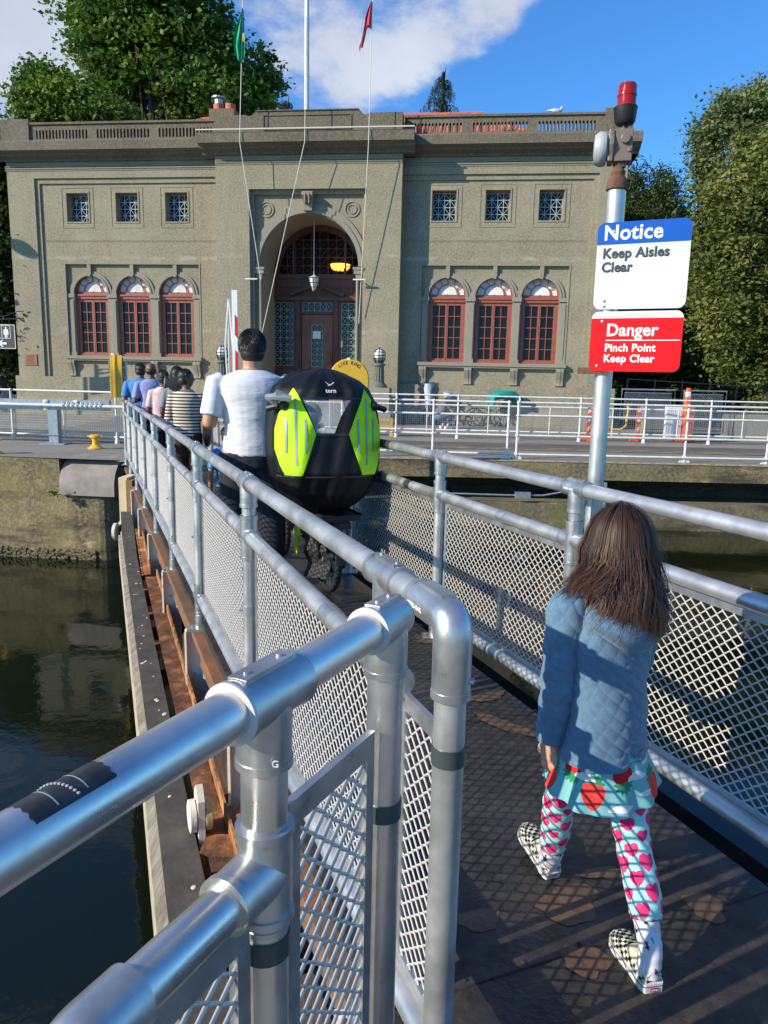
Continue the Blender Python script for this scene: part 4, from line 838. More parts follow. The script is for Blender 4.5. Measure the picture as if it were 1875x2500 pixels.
for i in range(25):
    a = R(38+i*(96/24)); G += [Vector((pA.x, pA.y, ZN))-nd*(l_+.0012*math.sin(i*1.3))+(s9*math.cos(a)+Vector((0, 0, 1))*math.sin(a))*.0289 for l_ in (.325, .243)]
b.add(G, [(2*i, 2*i+1, 2*i+3, 2*i+2) for i in range(24)]); tb = b.build('black_tape', M['btape'], tr_, smooth=True)
b = MB()
for s in (-.302, -.272):
    P_ = Vector((pA.x, pA.y, ZN))-nd*-s
    vv = [P_+nd*l_+(s9*math.cos(a)+Vector((0, 0, 1))*math.sin(a))*.0292 for a in [R(42+i*3.6) for i in range(24)] for l_ in (0, .0016)]; b.add(vv, [(2*i, 2*i+1, 2*i+3, 2*i+2) for i in range(23)])
for k in range(12):
    a = R(42+k*7.5); s_ = Vector((-nd.y, nd.x, 0)); P_ = Vector((pA.x, pA.y, ZN))-nd*(.290-.0008*k); b.ell(P_+(s_*math.cos(a)+Vector((0, 0, 1))*math.sin(a))*.0293, (.0018, .0018, .0012), 6, 4)
b.build('tape_pattern', flat('pale_grey_print', (.35, .35, .34), .5), tb, smooth=True)
text('raised_lettering', 'G', .012, flat('cast_letter', (.75, .75, .74), .4), po1, Vector((pA.x, pA.y, ZN-.075))+Vector((.014, -.0335, 0)), (R(90), 0, 0), bold=.005)

# ------------------------------------------------------------------ white pipe fences on the far side
def pipefence(name, label, pts, zr, m, r=.024, foot=True, group=None, mesh=None, thin=False, mp_=None):
    o = empty(name, label, 'fence', (pts[0][0], pts[0][1], 0), 0, group); O = Vector((pts[0][0], pts[0][1], 0))
    for z in zr:
        b = MB(); b.tube([Vector((p[0], p[1], z))-O for p in (pts[0], pts[-1])], r*.9, 10); b.build('rail', m, o, smooth=True)
    for p in pts:
        q = Vector((p[0], p[1], 0))-O; b = MB(); b.cyl(q+Vector((0, 0, .0)), q+Vector((0, 0, max(zr)+.02)), r, 12)
        for z in zr: b.ell(q+Vector((0, 0, z)), (r*1.7, r*1.7, r*1.5), 10, 6)
        if foot:
            for s in (-1, 1): b.add([q+Vector((s*.02, -.01, .16)), q+Vector((s*.12, -.01, 0)), q+Vector((s*.02, -.01, 0)), q+Vector((s*.02, .01, .16)), q+Vector((s*.12, .01, 0)), q+Vector((s*.02, .01, 0))], [(0, 1, 2), (5, 4, 3), (0, 3, 4, 1), (1, 4, 5, 2), (2, 5, 3, 0)])
        else: b.lathe(q, [(r*2.2, 0), (r*2.2, .02), (r*1.6, .12), (r*1.2, .14)], 12)
        b.build('post', m, o, smooth=True)
    if mesh:
        z0, z1 = mesh; A, B = Vector((pts[0][0], pts[0][1], 0)), Vector((pts[-1][0], pts[-1][1], 0)); L = (B-A).length; d = (B-A).normalized(); b = MB(); n = int(L/.055)
        for i in range(n+1): p = d*(L*i/n); b.box((p.x-.0028, p.y-.0028, z0), (p.x+.0028, p.y+.0028, z1))
        k = int((z1-z0)/.055)
        for i in range(k+1): z = z0+(z1-z0)*i/k; b.bar((0, 0, z), (B-A)+Vector((0, 0, z)), .005, .005)
        tag(b.build('wire_mesh', mp_ or M['galv'], o), kind='stuff')
        for i in range(len(pts)-1):
            p = (Vector((pts[i][0], pts[i][1], 0))+Vector((pts[i+1][0], pts[i+1][1], 0)))/2-O; b = MB(); b.cyl(p+Vector((0, 0, z0-.1)), p+Vector((0, 0, z1+.04)), r*.55, 8); b.build('mesh_stay', m, o, smooth=True)
    return o
FY = 15.02
pipefence('quay_fence', 'white four-rail pipe fence on the lock edge behind the bike canopy', [(-.9, FY+.25), (.96, FY), (2.47, FY-.06)], [1.14, .88, .48, .1], M['white'], group='white pipe fences along the lock edge')
pipefence('quay_fence', 'white four-rail pipe fence on the lock edge behind the sign pole', [(2.66, FY-.06), (6.1, FY), (7.78, FY+.02), (9.6, FY)], [1.14, .88, .48, .1], M['white'], group='white pipe fences along the lock edge')
RY = 20.1
pipefence('road_fence', 'pale grey pipe fence with wire mesh farther back along the lock road', [(-3.4, RY+.5), (.28, RY+.25), (1.95, RY+.1), (3.6, RY), (5.25, RY), (7.0, RY-.03), (8.75, RY-.05), (10.5, RY-.08), (12.3, RY-.1)], [1.16, .90, .22], M['white'], foot=False, mesh=(.28, .86))
pipefence('lockside_fence', 'cream two-rail pipe fence with wire mesh at the far left', [(-13.5, 17.9), (-11, 17.45), (-8.55, 16.95), (-6.0, 16.5), (-4.2, 16.2)], [1.13, .80, .14], M['white'], foot=False, mesh=(.2, .76))
# ------------------------------------------------------------------ things on the far quay
# steel beam guard
bg_ = empty('steel_barrier', 'grey galvanised box-beam barrier carried by a square steel post', 'barrier', (-7.2, 16.1, 0))
b = MB(); b.box((-4.0, -.06, .74), (1.22, .06, .96)); b.build('box_beam', M['galv'], bg_)
b = MB(); b.box((-.10, -.10, .03), (.10, .10, .74)); b.box((-.13, -.13, .2), (.13, .13, .22)); b.build('column', M['galv'], bg_); b = MB(); b.box((-.27, -.22, 0), (.27, .22, .025)); b.build('base_plate', M['galv'], bg_)
b = MB(); b.cyl((-4, -.12, .86), (2.2, -.12, .83), .035, 10); b.build('pipe_rail', M['white'], bg_, smooth=True)
for i, x in enumerate((-2.6, -1.9, -1.4, -.15, .5)):
    b = MB()
    for z in (.77, .92): b.box((x-.05, -.085, z-.035), (x+.05, -.061, z+.035)); b.cyl((x, -.10, z), (x, -.085, z), .018, 8)
    b.build('bolt_plate', M['white'], bg_)
b = MB()
for k in range(9): b.tube([(.25+.1*k, -.12-.05*math.cos(a), .86+.06*math.sin(a)) for a in [2*PI*j/10 for j in range(10)]], .012, 5, closed=True)
b.build('chain_wrap', flat('white_rope', (.7, .7, .66), .8), bg_)
# bollards
def bollard(x, y, label):
    b = MB(); b.lathe((0, 0, 0), [(.20, 0), (.21, .02), (.15, .05), (.085, .10), (.075, .18), (.10, .24), (.15, .265), (.15, .30), (.10, .325), (.02, .33)], 20)
    b.tube([(-.2, 0, .285), (.2, 0, .285)], [(.02, .045), (.02, .045)], 10); o = b.build('mooring_bollard', M['yellow'], None, smooth=True, loc=(x, y, 0)); o.scale = (.78, .78, .9); return tag(o, label, 'bollard', 'yellow mooring bollards')
bollard(-5.98, 15.2, 'yellow mooring bollard on the lock wall near the walkway railing'); bollard(-7.38, 13.85, 'yellow mooring bollard cut off by the left edge of the photo')
# life ring cabinets
def lifering(name, label, loc, rz):
    o = empty(name, label, 'life ring box', loc, rz, 'yellow life ring boxes')
    def outl(r, h0): return [(-r, h0)]+[(r*math.cos(PI-PI*i/24), .40+r*math.sin(PI-PI*i/24)) for i in range(25)]+[(r, h0)]
    b = MB(); b.plate(outl(.34, 0), [], -.09, .0); b.plate(outl(.355, 0), [], -.03, .0); b.build('cover', M['yellow'], o, bevel=.01)
    b = MB(); b.plate(outl(.34, 0), [], .002, .11); b.build('back_shell', M['yellow'], o, bevel=.01)
    b = MB(); b.plate(outl(.30, .03), [], .112, .12); b.plate([(.1, .05), (.24, .05), (.24, .16), (.1, .16)], [], -.094, -.09); b.build('back_plate', flat('brown_back', (.05, .02, .015), .6), o)
    b = MB(); b.box((.17, -.105, .09), (.19, -.09, .14)); b.build('latch', M['whitep'], o)
    mt = flat('black_print', (.02, .015, .01), .5)
    word = 'LIFE RING'; 
    for i, chx in enumerate(word):
        if chx == ' ': continue
        a = R(128-i*9.6); text('lettering', chx, .085, mt, o, (.255*math.cos(a), -.0915, .40+.255*math.sin(a)-.0), (R(90), a-PI/2 if False else 0, 0), bold=.03, align='CENTER').rotation_euler = (R(90), -(a-PI/2), 0)
    text('small_print', 'G3', .035, mt, o, (-.03, -.0915, .12), (R(90), 0, 0)); b = MB(); b.cyl((0, -.04, .74), (0, -.04, .77), .03, 10); b.build('top_knob', M['whitep'], o)
    b = MB(); b.cyl((0, .16, -1.2), (0, .16, .62), .03, 10); b.box((-.05, .08, .1), (.05, .18, .14)); b.box((-.05, .08, .5), (.05, .18, .54)); b.build('post', M['white'], o, smooth=True); return o
lifering('life_ring_box', 'yellow LIFE RING box facing us behind the black bike canopy', (-.68, 13.45, 1.13), R(4))
lifering('life_ring_box', 'yellow life ring box seen edge-on beside the queue at the far railing end', (-4.86, 13.45, 1.12), R(-72))
# entrance lamps on fluted columns
def lamp(label, u, v):
    p = Matrix.Translation((0, 27.2, 0)) @ Matrix.Rotation(-R(6.6), 4, 'Z') @ Vector((u, v, 0)); o = empty('globe_lamp', label, 'lamp', p, -R(6.6), 'globe lamps flanking the entrance')
    b = MB(); b.box((-.42, -.35, 0), (.42, .35, 1.28), mi=0); b.box((-.48, -.4, 0), (.48, .4, .5)); b.build('pedestal', M['trim'], o, bevel=.015)
    b = MB(); n = 48; pr = [(.30, 1.28), (.30, 1.33), (.22, 1.42), (.19, 1.46)]; b.lathe((0, 0, 0), pr, 24)
    vs = []
    for r, z in ((.185, 1.46), (.165, 2.0)):
        for k in range(n): a = 2*PI*k/n; rr_ = r*(1 if k % 4 < 2 else .86); vs.append((rr_*math.cos(a), rr_*math.sin(a), z))
    b.add(vs, [(k, (k+1) % n, n+(k+1) % n, n+k) for k in range(n)]); b.lathe((0, 0, 0), [(.17, 2.0), (.21, 2.03), (.21, 2.09), (.12, 2.12), (.17, 2.20), (.15, 2.22)], 24)
    b.build('fluted_column', mat('dark_bronze_green', (.10, .11, .09), (.15, .16, .13), rough=.6, scale=12), o, smooth=True)
    b = MB(); b.ell((0, 0, 2.38), (.20, .20, .21), 24, 16); g = b.build('glass_globe', flat('white_globe', (.82, .82, .80), .25), o, smooth=True)
    b = MB(); r = .213
    for k in range(4): a = PI*k/4; b.tube([(r*math.cos(t_)*math.cos(a), r*math.cos(t_)*math.sin(a), 2.38+.222*math.sin(t_)) for t_ in [2*PI*j/28 for j in range(28)]], .010, 5, closed=True)
    for z in (-.11, 0, .11): rr_ = math.sqrt(r*r-z*z); b.tube([(rr_*math.cos(t_), rr_*math.sin(t_), 2.38+z) for t_ in [2*PI*j/28 for j in range(28)]], .010, 5, closed=True)
    b.cyl((0, 0, 2.59), (0, 0, 2.66), .015, 6)
    for k in range(8): a = 2*PI*k/8; b.tube([(.13*math.cos(a), .13*math.sin(a), 2.12), (.19*math.cos(a), .19*math.sin(a), 2.2), (.205*math.cos(a), .205*math.sin(a), 2.3)], .013, 5)
    b.build('cage', M['black'], g, smooth=True)
lamp('caged globe lamp on a fluted pedestal right of the entrance arch', -.14, -1.2); lamp('caged globe lamp left of the arch, half hidden by the man in white', -5.75, -1.2)
# crossing arms standing upright behind the man
g = empty('barrier_arm', 'white and red upright crossing barrier arm behind the man in white', 'barrier arm', (-3.25, 13.6, 0))
p = atY(572, 708, 13.6)
b = MB(); T = Vector((0, 0, p.z)); xx = p.x+3.25; b.box((xx-.05, 0, .2), (xx+.05, .03, p.z)); b.build('arm_board', M['whitep'], g)
b = MB()
for k in range(6): z = p.z-.42-k*.62; b.add([(xx, -.003, z), (xx+.05, -.003, z-.06), (xx+.05, -.003, z-.42), (xx, -.003, z-.36)], [(0, 1, 2, 3)])
b.build('red_stripe', M['redp'], g)
b = MB(); 
b.bar((xx-.12, .05, p.z-.1), (xx-.19, .05, p.z-.95), .02, .02); b.bar((xx-.19, .05, p.z-.95), (xx-.10, .05, .3), .02, .02); b.bar((xx-.12, .05, p.z-.1), (xx-.01, .05, p.z-1.6), .02, .02); b.bar((xx-.13, .06, p.z-.2), (xx-.13, .06, .3), .014, .014); b.build('truss_brace', M['whitep'], g)
b = MB(); b.box((xx-.16, -.1, 0), (xx+.16, .3, 1.0)); b.build('pivot_cabinet', M['galv'], g, bevel=.02)
# orange delineators and water barriers
def delin(x, y, label, hgt=1.0):
    o = empty('delineator_post', label, 'traffic post', (x, y, 0), R(random.uniform(-10, 10)), 'orange traffic posts')
    b = MB(); b.box((-.22, -.05, 0), (.22, .05, .06)); b.box((-.05, -.2, 0), (.05, .2, .05)); b.box((-.1, -.04, .05), (.1, .04, .14)); b.build('foot', M['orange'], o, bevel=.008)
    b = MB(); b.box((-.065, -.02, .14), (.065, .02, hgt-.05)); b.tube([(-.03, 0, hgt-.05), (-.03, 0, hgt+.02), (.03, 0, hgt+.02), (.03, 0, hgt-.05)], .012, 6); b.build('panel', M['orange'], o, bevel=.01)
    b = MB()
    for k in range(3): z = .26+k*.24; b.add([(-.045, -.0215, z), (.045, -.0215, z+.06), (.045, -.0215, z+.17), (-.045, -.0215, z+.11)], [(0, 1, 2, 3)])
    b.build('reflective_stripe', M['whitep'], o)
delin(5.62, 20.55, 'orange traffic post with white stripes just left of the sign pole base', .95); delin(7.0, 20.6, 'orange traffic post with white stripes right of the sign pole', .95)
o = empty('water_barrier', 'tall orange and white plastic barrier by the far fence gate', 'traffic barrier', (8.35, 20.7, 0), R(8))
b = MB(); b.box((-.12, -.2, .05), (.12, .2, 1.0)); b.box((-.3, -.08, 0), (.3, .08, .1)); b.box((-.07, -.06, 1.0), (.07, .06, 1.25)); b.box((-.05, -.05, 1.4), (.05, .05, 1.5)); b.build('orange_shell', M['orange'], o, bevel=.02)
b = MB(); b.box((-.62, -.06, .1), (-.14, .06, .98)); b.box((-.06, -.055, 1.25), (.06, .055, 1.4)); b.build('white_panel', M['whitep'], o, bevel=.02)
b = MB(); b.tube([(5.9, 20.9, .3), (6.6, 20.9, .3), (6.75, 20.9, .4), (6.8, 20.9, .9), (6.75, 20.95, 1.0)], .03, 8); tag(b.build('yellow_bike_rail', M['yellow'], smooth=True), 'bent yellow pipe guard behind the orange posts', 'pipe guard')
b = MB(); b.tube([(-1.3, 20.7, .26), (.3, 20.6, .26)], .045, 8); b.tube([(-1.3, 20.8, .42), (.25, 20.7, .42)], .045, 8); b.box((-1.3, 20.6, 0), (-1.2, 20.9, .5)); b.box((.1, 20.55, 0), (.2, 20.85, .5)); tag(b.build('yellow_guard', M['yellow'], smooth=True), 'low yellow pipe guard behind the far fence', 'pipe guard')
# chain-link gate panels
def clpanel(label, x0, x1, y, z0, z1):
    o = empty('chain_link_panel', label, 'gate panel', ((x0+x1)/2, y, 0), 0, 'chain link gate panels'); w2 = (x1-x0)/2; b = MB()
    b.tube([(-w2, 0, z0), (-w2, 0, z1), (w2, 0, z1), (w2, 0, z0)], .028, 8, closed=True); b.tube([(-w2+.1, 0, z0+.1), (-w2+.1, 0, z1-.1), (w2-.1, 0, z1-.1), (w2-.1, 0, z0+.1)], .014, 6, closed=True); b.build('pipe_frame', M['galv'], o, smooth=True)
    b = MB(); X0, X1, Z0, Z1 = -w2+.1, w2-.1, z0+.1, z1-.1; s_ = .075; k = int(((X1-X0)+(Z1-Z0))/s_)
    for i in range(1, k):
        c_ = X0-(Z1-Z0)+i*s_
        xa, xb = max(c_, X0), min(c_+(Z1-Z0), X1)
        if xb > xa: b.bar((xa, 0, Z0+xa-c_), (xb, 0, Z0+xb-c_), .006, .006, up=(0, 1, 0)); b.bar((xa, .004, Z1-(xa-c_)), (xb, .004, Z1-(xb-c_)), .006, .006, up=(0, 1, 0))
    tag(b.build('wire_mesh', M['galv'], o), kind='stuff'); return o
clpanel('wide low chain-link panel by the corner of the building', 7.3, 8.95, 23.2, .5, 1.42); clpanel('taller chain-link gate panel behind the orange barrier', 8.75, 10.0, 22.0, .2, 1.42)
def block(name, label, cat, a, b_, m, **k): q = MB(); q.box(a, b_); return tag(q.build(name, m, bevel=.02), label, cat, **k)
block('planter_wall', 'low concrete block wall between the chain-link panels', 'low wall', (8.2, 23.6, 0), (9.8, 24.0, .95), M['trim'])
block('low_wall', 'low concrete retaining wall below the dark shrubs on the right', 'low wall', (10.2, 22.2, 0), (20, 22.6, .75), M['trim'])
b = MB()
for i in range(9): b.bar((7.9+i*.9, 24.6, .6), (7.9+i*.9, 24.6, 1.75), .03, .03)
b.bar((7.9, 24.6, 1.75), (15.1, 24.6, 1.45), .035, .03); b.bar((7.9, 24.6, 1.2), (15.1, 24.6, 1.0), .035, .03); tag(b.build('ramp_handrail', M['black']), 'dark handrail rising along the path right of the building', 'handrail')
# street lamp off the left edge; its shadow lies on the facade
lp_ = empty('street_lamp', 'curved-arm street lamp off the left edge, its shadow on the facade', 'street lamp', (-22.7, 25.2, 0), 0)
b = MB(); b.cyl((0, 0, 0), (0, 0, 9.2), .09, 10, .06); b.tube([(0, 0, 9.1), (.5, .1, 9.65), (1.4, .3, 9.85), (2.6, .5, 9.7), (3.1, .6, 9.5)], .07, 8); b.build('lamp_post', M['black'], lp_, smooth=True)
b = MB(); b.lathe((3.2, .62, 9.15), [(.30, 0), (.34, .12), (.2, .3), (.05, .38)], 16); b.build('lamp_head', M['black'], lp_, smooth=True)
# restroom sign hung from a scrolled bracket
rs = empty('restroom_sign', 'brown restroom sign with two figures and a left arrow', 'sign', (-13.32, 26.9, 0), 0)
x0, z0, z1 = -.52, 2.36, 3.18
b = MB(); b.plate(rrect(.92, .84, .02, x0-.35, z0), [], 0, .04); b.build('board', flat('sign_brown', (.075, .058, .04), .5), rs)
b = MB(); b.plate(rrect(.92, .84, .02, x0-.35, z0), [rrect(.88, .80, .015, x0-.33, z0+.02)], -.004, 0)
cx = -.42
b.plate(rrect(.62, .46, .05, cx-.31, z0+.35), [rrect(.59, .43, .04, cx-.295, z0+.365)], -.005, 0)
for s in (-1, 1):
    q = cx+s*.15; b.lathe((q, -.003, z0+.72), [(.035, -.002), (.035, .001)], 14, axis='Y')
    body_ = [(-.075, .13), (.075, .13), (.09, -.02), (.055, -.02), (.05, .02), (.045, -.17), (.008, -.17), (0, -.03), (-.008, -.17), (-.045, -.17), (-.05, .02), (-.055, -.02), (-.09, -.02)] if s < 0 else [(-.07, .13), (.07, .13), (.10, -.02), (.06, -.0), (.095, -.07), (.045, -.07), (.045, -.17), (.006, -.17), (.0, -.07), (-.006, -.17), (-.045, -.17), (-.045, -.07), (-.095, -.07), (-.06, 0), (-.10, -.02)]
    b.plate([(q+x, z0+.55+z) for x, z in body_], [], -.005, 0)
b.box((cx-.008, -.005, z0+.38), (cx+.008, 0, z0+.78))
b.plate([(cx-.16, z0+.18), (cx-.02, z0+.30), (cx+.04, z0+.30), (cx-.04, z0+.22), (cx+.15, z0+.22), (cx+.15, z0+.14), (cx-.04, z0+.14), (cx+.04, z0+.06), (cx-.02, z0+.06)], [], -.005, 0)
b.build('pictogram', M['whitep'], rs)
b = MB(); b.tube([(-1.1, .02, 3.34), (.4, .02, 3.42)], .02, 6); b.tube([(-1.1+1.5*t_, .02, 3.42+.22*t_+.05*math.sin(9*t_)) for t_ in [i/12 for i in range(13)]], .015, 6)
for x in (-.25, .0+.0): b.cyl((x-.15, .02, 3.18), (x-.15, .02, 3.38), .01, 6)
for k in range(3): b.tube([(-.9+k*.5+.08*math.cos(a), .02, 3.46+.08*math.sin(a)) for a in [2*PI*j/12 for j in range(12)]], .01, 5, closed=True)
b.cyl((-1.1, .02, 0), (-1.1, .02, 3.7), .05, 10); b.build('scroll_bracket', M['black'], rs, smooth=True)
# ------------------------------------------------------------------ sign pole on the walkway
PX, PY = .905, 3.14
sp_ = empty('sign_pole', 'leaning aluminium pole behind the right railing topped by red beacon and alarm bell', 'sign pole', (PX, PY, 0), 0)
b = MB(); b.cyl((0, 0, -.6), (0, 0, 2.28), .034, 24); b.build('pole', M['alu'], sp_, smooth=True)
rc = rust('rust_brown_casting', (.16, .075, .045), (.24, .12, .075), (.10, .045, .03))
b = MB(); b.lathe((0, 0, 2.272), [(.036, 0), (.042, .004), (.042, .018), (.038, .040), (.027, .055), (.029, .070), (.022, .08), (.022, .10)], 24); b.build('reducer', rc, sp_, smooth=True)
bx = empty('alarm_bell', 'brown junction box with a grey gong bell on the pole', 'alarm bell')
tb = flat('taupe_enamel', (.17, .125, .10), .4)
bz = 2.435
bell = MB(Matrix.Translation((.008, 0, bz)) @ Matrix.Rotation(R(-14), 4, 'Z') @ Matrix.Scale(.70, 4)); bell.box((-.045, -.05, -.085), (.055, .05, .085)); bell.cyl((-.07, 0, -.0), (-.045, 0, 0), .082, 8)
bell.box((-.075, -.06, -.085), (-.048, .06, .085)); bell.cyl((.015, -.052, .03), (.015, -.07, .03), .028, 8); bell.cyl((.04, -.045, -.03), (.04, -.06, -.03), .012, 8); bell.cyl((0, 0, -.11), (0, 0, -.08), .03, 12); bell.cyl((.0, 0, .085), (0, 0, .10), .022, 12)
bpy.data.objects.remove(bx); bx = bell.build('alarm_bell_box', tb, sp_, bevel=.006)
b = MB(Matrix.Translation((.008, 0, bz)) @ Matrix.Rotation(R(-14), 4, 'Z') @ Matrix.Scale(.70, 4)); b.lathe((-.105, 0, -.005), [(.03, .02), (.085, .02), (.092, .005), (.092, -.02), (.075, -.045), (.03, -.05)], 28, axis='X'); b.box((-.082, -.05, -.06), (-.0755, .05, .06)); b.build('gong', flat('grey_green_gong', (.36, .40, .40), .4), bx, smooth=True)
b = MB(); b.lathe((.012, 0, 2.495), [(.013, 0), (.013, .022), (.032, .024), (.040, .034), (.045, .078), (.047, .085), (.03, .09)], 28); bc = b.build('beacon_base', M['black'], sp_, smooth=True)
b = MB(); b.lathe((.014, 0, 2.579), [(.041, 0), (.041, .007), (.036, .010), (.0355, .040), (.038, .043), (.038, .048), (.0355, .051), (.035, .080), (.031, .088), (.014, .090)], 32)
rd = mat('red_lens', (.55, .012, .008), rough=.12, trans=.35, coat=.6, spec=.6)
bpn = rd.node_tree; wv = bpn.nodes.new('ShaderNodeTexWave'); wv.bands_direction = 'Z'; wv.inputs['Scale'].default_value = 60; tcw = bpn.nodes.new('ShaderNodeTexCoord'); bpn.links.new(tcw.outputs['Object'], wv.inputs[0]); bw = bpn.nodes.new('ShaderNodeBump'); bw.inputs['Distance'].default_value = .002; bpn.links.new(wv.outputs[0], bw.inputs['Height']); bpn.links.new(bw.outputs[0], bpn.nodes['Principled BSDF'].inputs['Normal'])
b.build('red_lens', rd, bc, smooth=True)
b = MB(); b.cyl((.014, 0, 2.585), (.014, 0, 2.65), .02, 12); b.build('lamp_core', flat('orange_core', (.7, .1, .03), .4), bc)
# the two plates, each facing the walkway with a slight turn
def signboard(name, label, x0, z0, w_, h_, rz, tilt, y):
    o = empty(name, label, 'sign', (PX+x0+.014, PY+y, z0), rz); o.rotation_euler = (0, tilt, rz); o.scale = (.94, 1, .975); return o
ay = -.014
s1 = signboard('notice_sign', 'blue and white Notice sign on the pole above the red Danger sign', -.081, 1.808, .36, .345, R(-24), 0, ay)
b = MB(); b.plate(rrect(.375, .345, .03), [], 0, .004); b.build('board', mat('sign_white', (.58, .61, .59), (.62, .65, .63), rough=.6, spec=.2, scale=3), s1)
b = MB(); o_ = [p for p in rrect(.375, .345, .03) if p[1] > .255]; o_ = [(.3749, .258)]+o_+[(.0001, .258)]; b.plate(o_, [], -.0012, -.0002); b.build('blue_header', flat('sign_blue', (.002, .085, .42), .6, spec=.2), s1)
text('lettering', 'Notice', .082, M['whitep'], s1, (.026, -.0016, .276), bold=.036, space=1.05)
dk = flat('dark_grey_print', (.045, .05, .06), .4)
text('lettering', 'Keep Aisles', .054, dk, s1, (.026, -.0016, .205), bold=.05, space=1.05); text('lettering', 'Clear', .054, dk, s1, (.025, -.0016, .150), bold=.05, space=1.05)
s2 = signboard('danger_sign', 'red Danger sign on the pole below the Notice sign', -.084, 1.560, .355, .245, R(-24), 0, ay-.004)
b = MB(); b.plate(rrect(.375, .245, .03), [], 0, .004); b.build('board', flat('sign_white_lower', (.60, .63, .61), .6, spec=.2), s2)
b = MB(); o_ = [p for p in rrect(.375, .245, .03) if p[1] < .2]; n_ = len(o_); o2 = [p for p in rrect(.375, .245, .03) if p[1] <= .2]
lo_ = [p for p in rrect(.375, .245, .03) if p[1] < .1]; R0 = [p for p in lo_ if p[0] > .17]; L0_ = [p for p in lo_ if p[0] < .17]; b.plate(L0_+R0+[(.3749, .217), (.0001, .217)], [], -.0012, -.0002); b.build('red_field', flat('sign_red', (.60, .003, .008), .6, spec=.2), s2)
text('lettering', 'Danger', .070, M['whitep'], s2, (.066, -.0016, .146), bold=.038, space=1.02); text('lettering', 'Pinch Point', .043, M['whitep'], s2, (.064, -.0016, .083), bold=.05, space=1.06); text('lettering', 'Keep Clear', .043, M['whitep'], s2, (.062, -.0016, .039), bold=.05, space=1.06)
b = MB(); b.box((.066, -.0016, .126), (.368, -.0004, .1295)); b.build('rule_line', M['whitep'], s2)
for o_, pts in ((s1, ((.068, .308), (.045, .035), (.045, .013))), (s2, ((.046, .205), (.036, .022)))):
    for x, z in pts: b = MB(); b.lathe((x, -.003, z), [(.0062, .003), (.006, 0), (.003, -.001)], 14, axis='Y'); b.build('bolt', M['galv'], o_, smooth=True)
b = MB(Matrix.Rotation(R(-24), 4, 'Z')); b.box((-.10, -.043, 1.548), (.02, -.038, 1.575)); b.build('back_strap', rc, sp_)
# ------------------------------------------------------------------ flags, mast, halyards
ms = empty('flag_mast', 'tall white flag mast rising behind the parapet', 'flagpole', (-2.93, 27.1, 0), 0)
b = MB(); b.cyl((0, 0, 9.5), (0, 0, 17), .085, 16, .07); b.build('mast_pole', M['white'], ms, smooth=True)
b = MB(); b.tube([(0, -.05, 14.05), (-.3, -.05, 14.35)], .02, 6); b.tube([(0, -.05, 14.05), (.3, -.05, 14.35)], .02, 6); b.build('mast_strut', M['white'], ms)
FB = Matrix.Translation((0, 27.2, 0)) @ Matrix.Rotation(-R(6.6), 4, 'Z')
rope = flat('white_rope_line', (.62, .60, .52), .8)
def halyard(label, top, ledge, end):
    b = MB(); r = .013; b.tube([top, ledge], r, 6); b.tube([ledge, end], r, 6); tag(b.build('halyard_rope', rope), label, 'rope', 'flag ropes tied to the facade')
def fp(px, py, off): # point on a plane parallel to the facade, off metres in front of it
    n_ = Vector((math.sin(R(6.6)), math.cos(R(6.6)), 0)); d = ray(px, py); return C0+d*((n_.dot(Vector((0, 27.2, 0))-C0)-off)/n_.dot(d))
halyard('white flag rope on the left, from the green flag to the entrance arch', fp(593, 0, 1.15), fp(585, 345, 1.15), fp(637, 684, .85)); halyard('white flag rope crossing the entrance arch at a slant', fp(748, 40, 1.15), fp(744, 345, 1.15), fp(640, 812, .85)); halyard('white flag rope on the right, from the red flag down', fp(909, 0, 1.15), fp(900, 345, 1.15), fp(876, 790, .6))
def flagm(name, label, outline, m, off, nfold, extra=None):
    pts = [fp(px, py, off) for px, py in outline]; b = MB(); n = len(pts)//2; L = pts[:n]; Rr = pts[n:][::-1]; k = 9; P = []
    for i in range(n):
        row = []
        for j in range(k): t_ = j/(k-1); q = L[i].lerp(Rr[i], t_); q.y += .10*math.sin(t_*nfold+i*.25)*(1 if j else 0); row.append(q)
        P.append(row)
    vs = [q for row in P for q in row]; fs = [(i*k+j, i*k+j+1, (i+1)*k+j+1, (i+1)*k+j) for i in range(n-1) for j in range(k-1)]
    b.add(vs, fs); o = b.build(name, m, smooth=True); return tag(o, label, 'flag')
gf = flat('green_flag_cloth', (.0, .30, .13), .7, trans=0); rf = flat('faded_red_cloth', (.50, .03, .05), .7)
gfo = flagm('green_flag', 'limp green flag hanging at the left rope', [(592, 22), (585, 40), (578, 60), (572, 85), (570, 110), (574, 132), (580, 148), (594, 22), (595, 45), (596, 70), (597, 95), (598, 120), (598, 140), (590, 156)][:7]+[(590, 157), (598, 142), (598, 122), (597, 97), (596, 70), (595, 45), (594, 22)], gf, 1.15, 9)
c = fp(595, 92, 1.22); b = MB(); b.lathe(c, [(.14, 0), (.14, .01)], 16, axis='Y'); b.v = [(c.x+(v[0]-c.x)*.35, v[1]-.03, v[2]) for v in b.v]; b.build('seal_emblem', flat('yellow_seal', (.5, .38, .08), .7), gfo)
flagm('red_flag', 'ragged faded red flag folded on the right rope', [(906, 4), (898, 22), (892, 42), (890, 60), (886, 82), (882, 100), (877, 114), (878, 126), (886, 112), (892, 86), (896, 64), (900, 62), (906, 68), (908, 44), (908, 22), (908, 4)], rf, 1.15, 7)
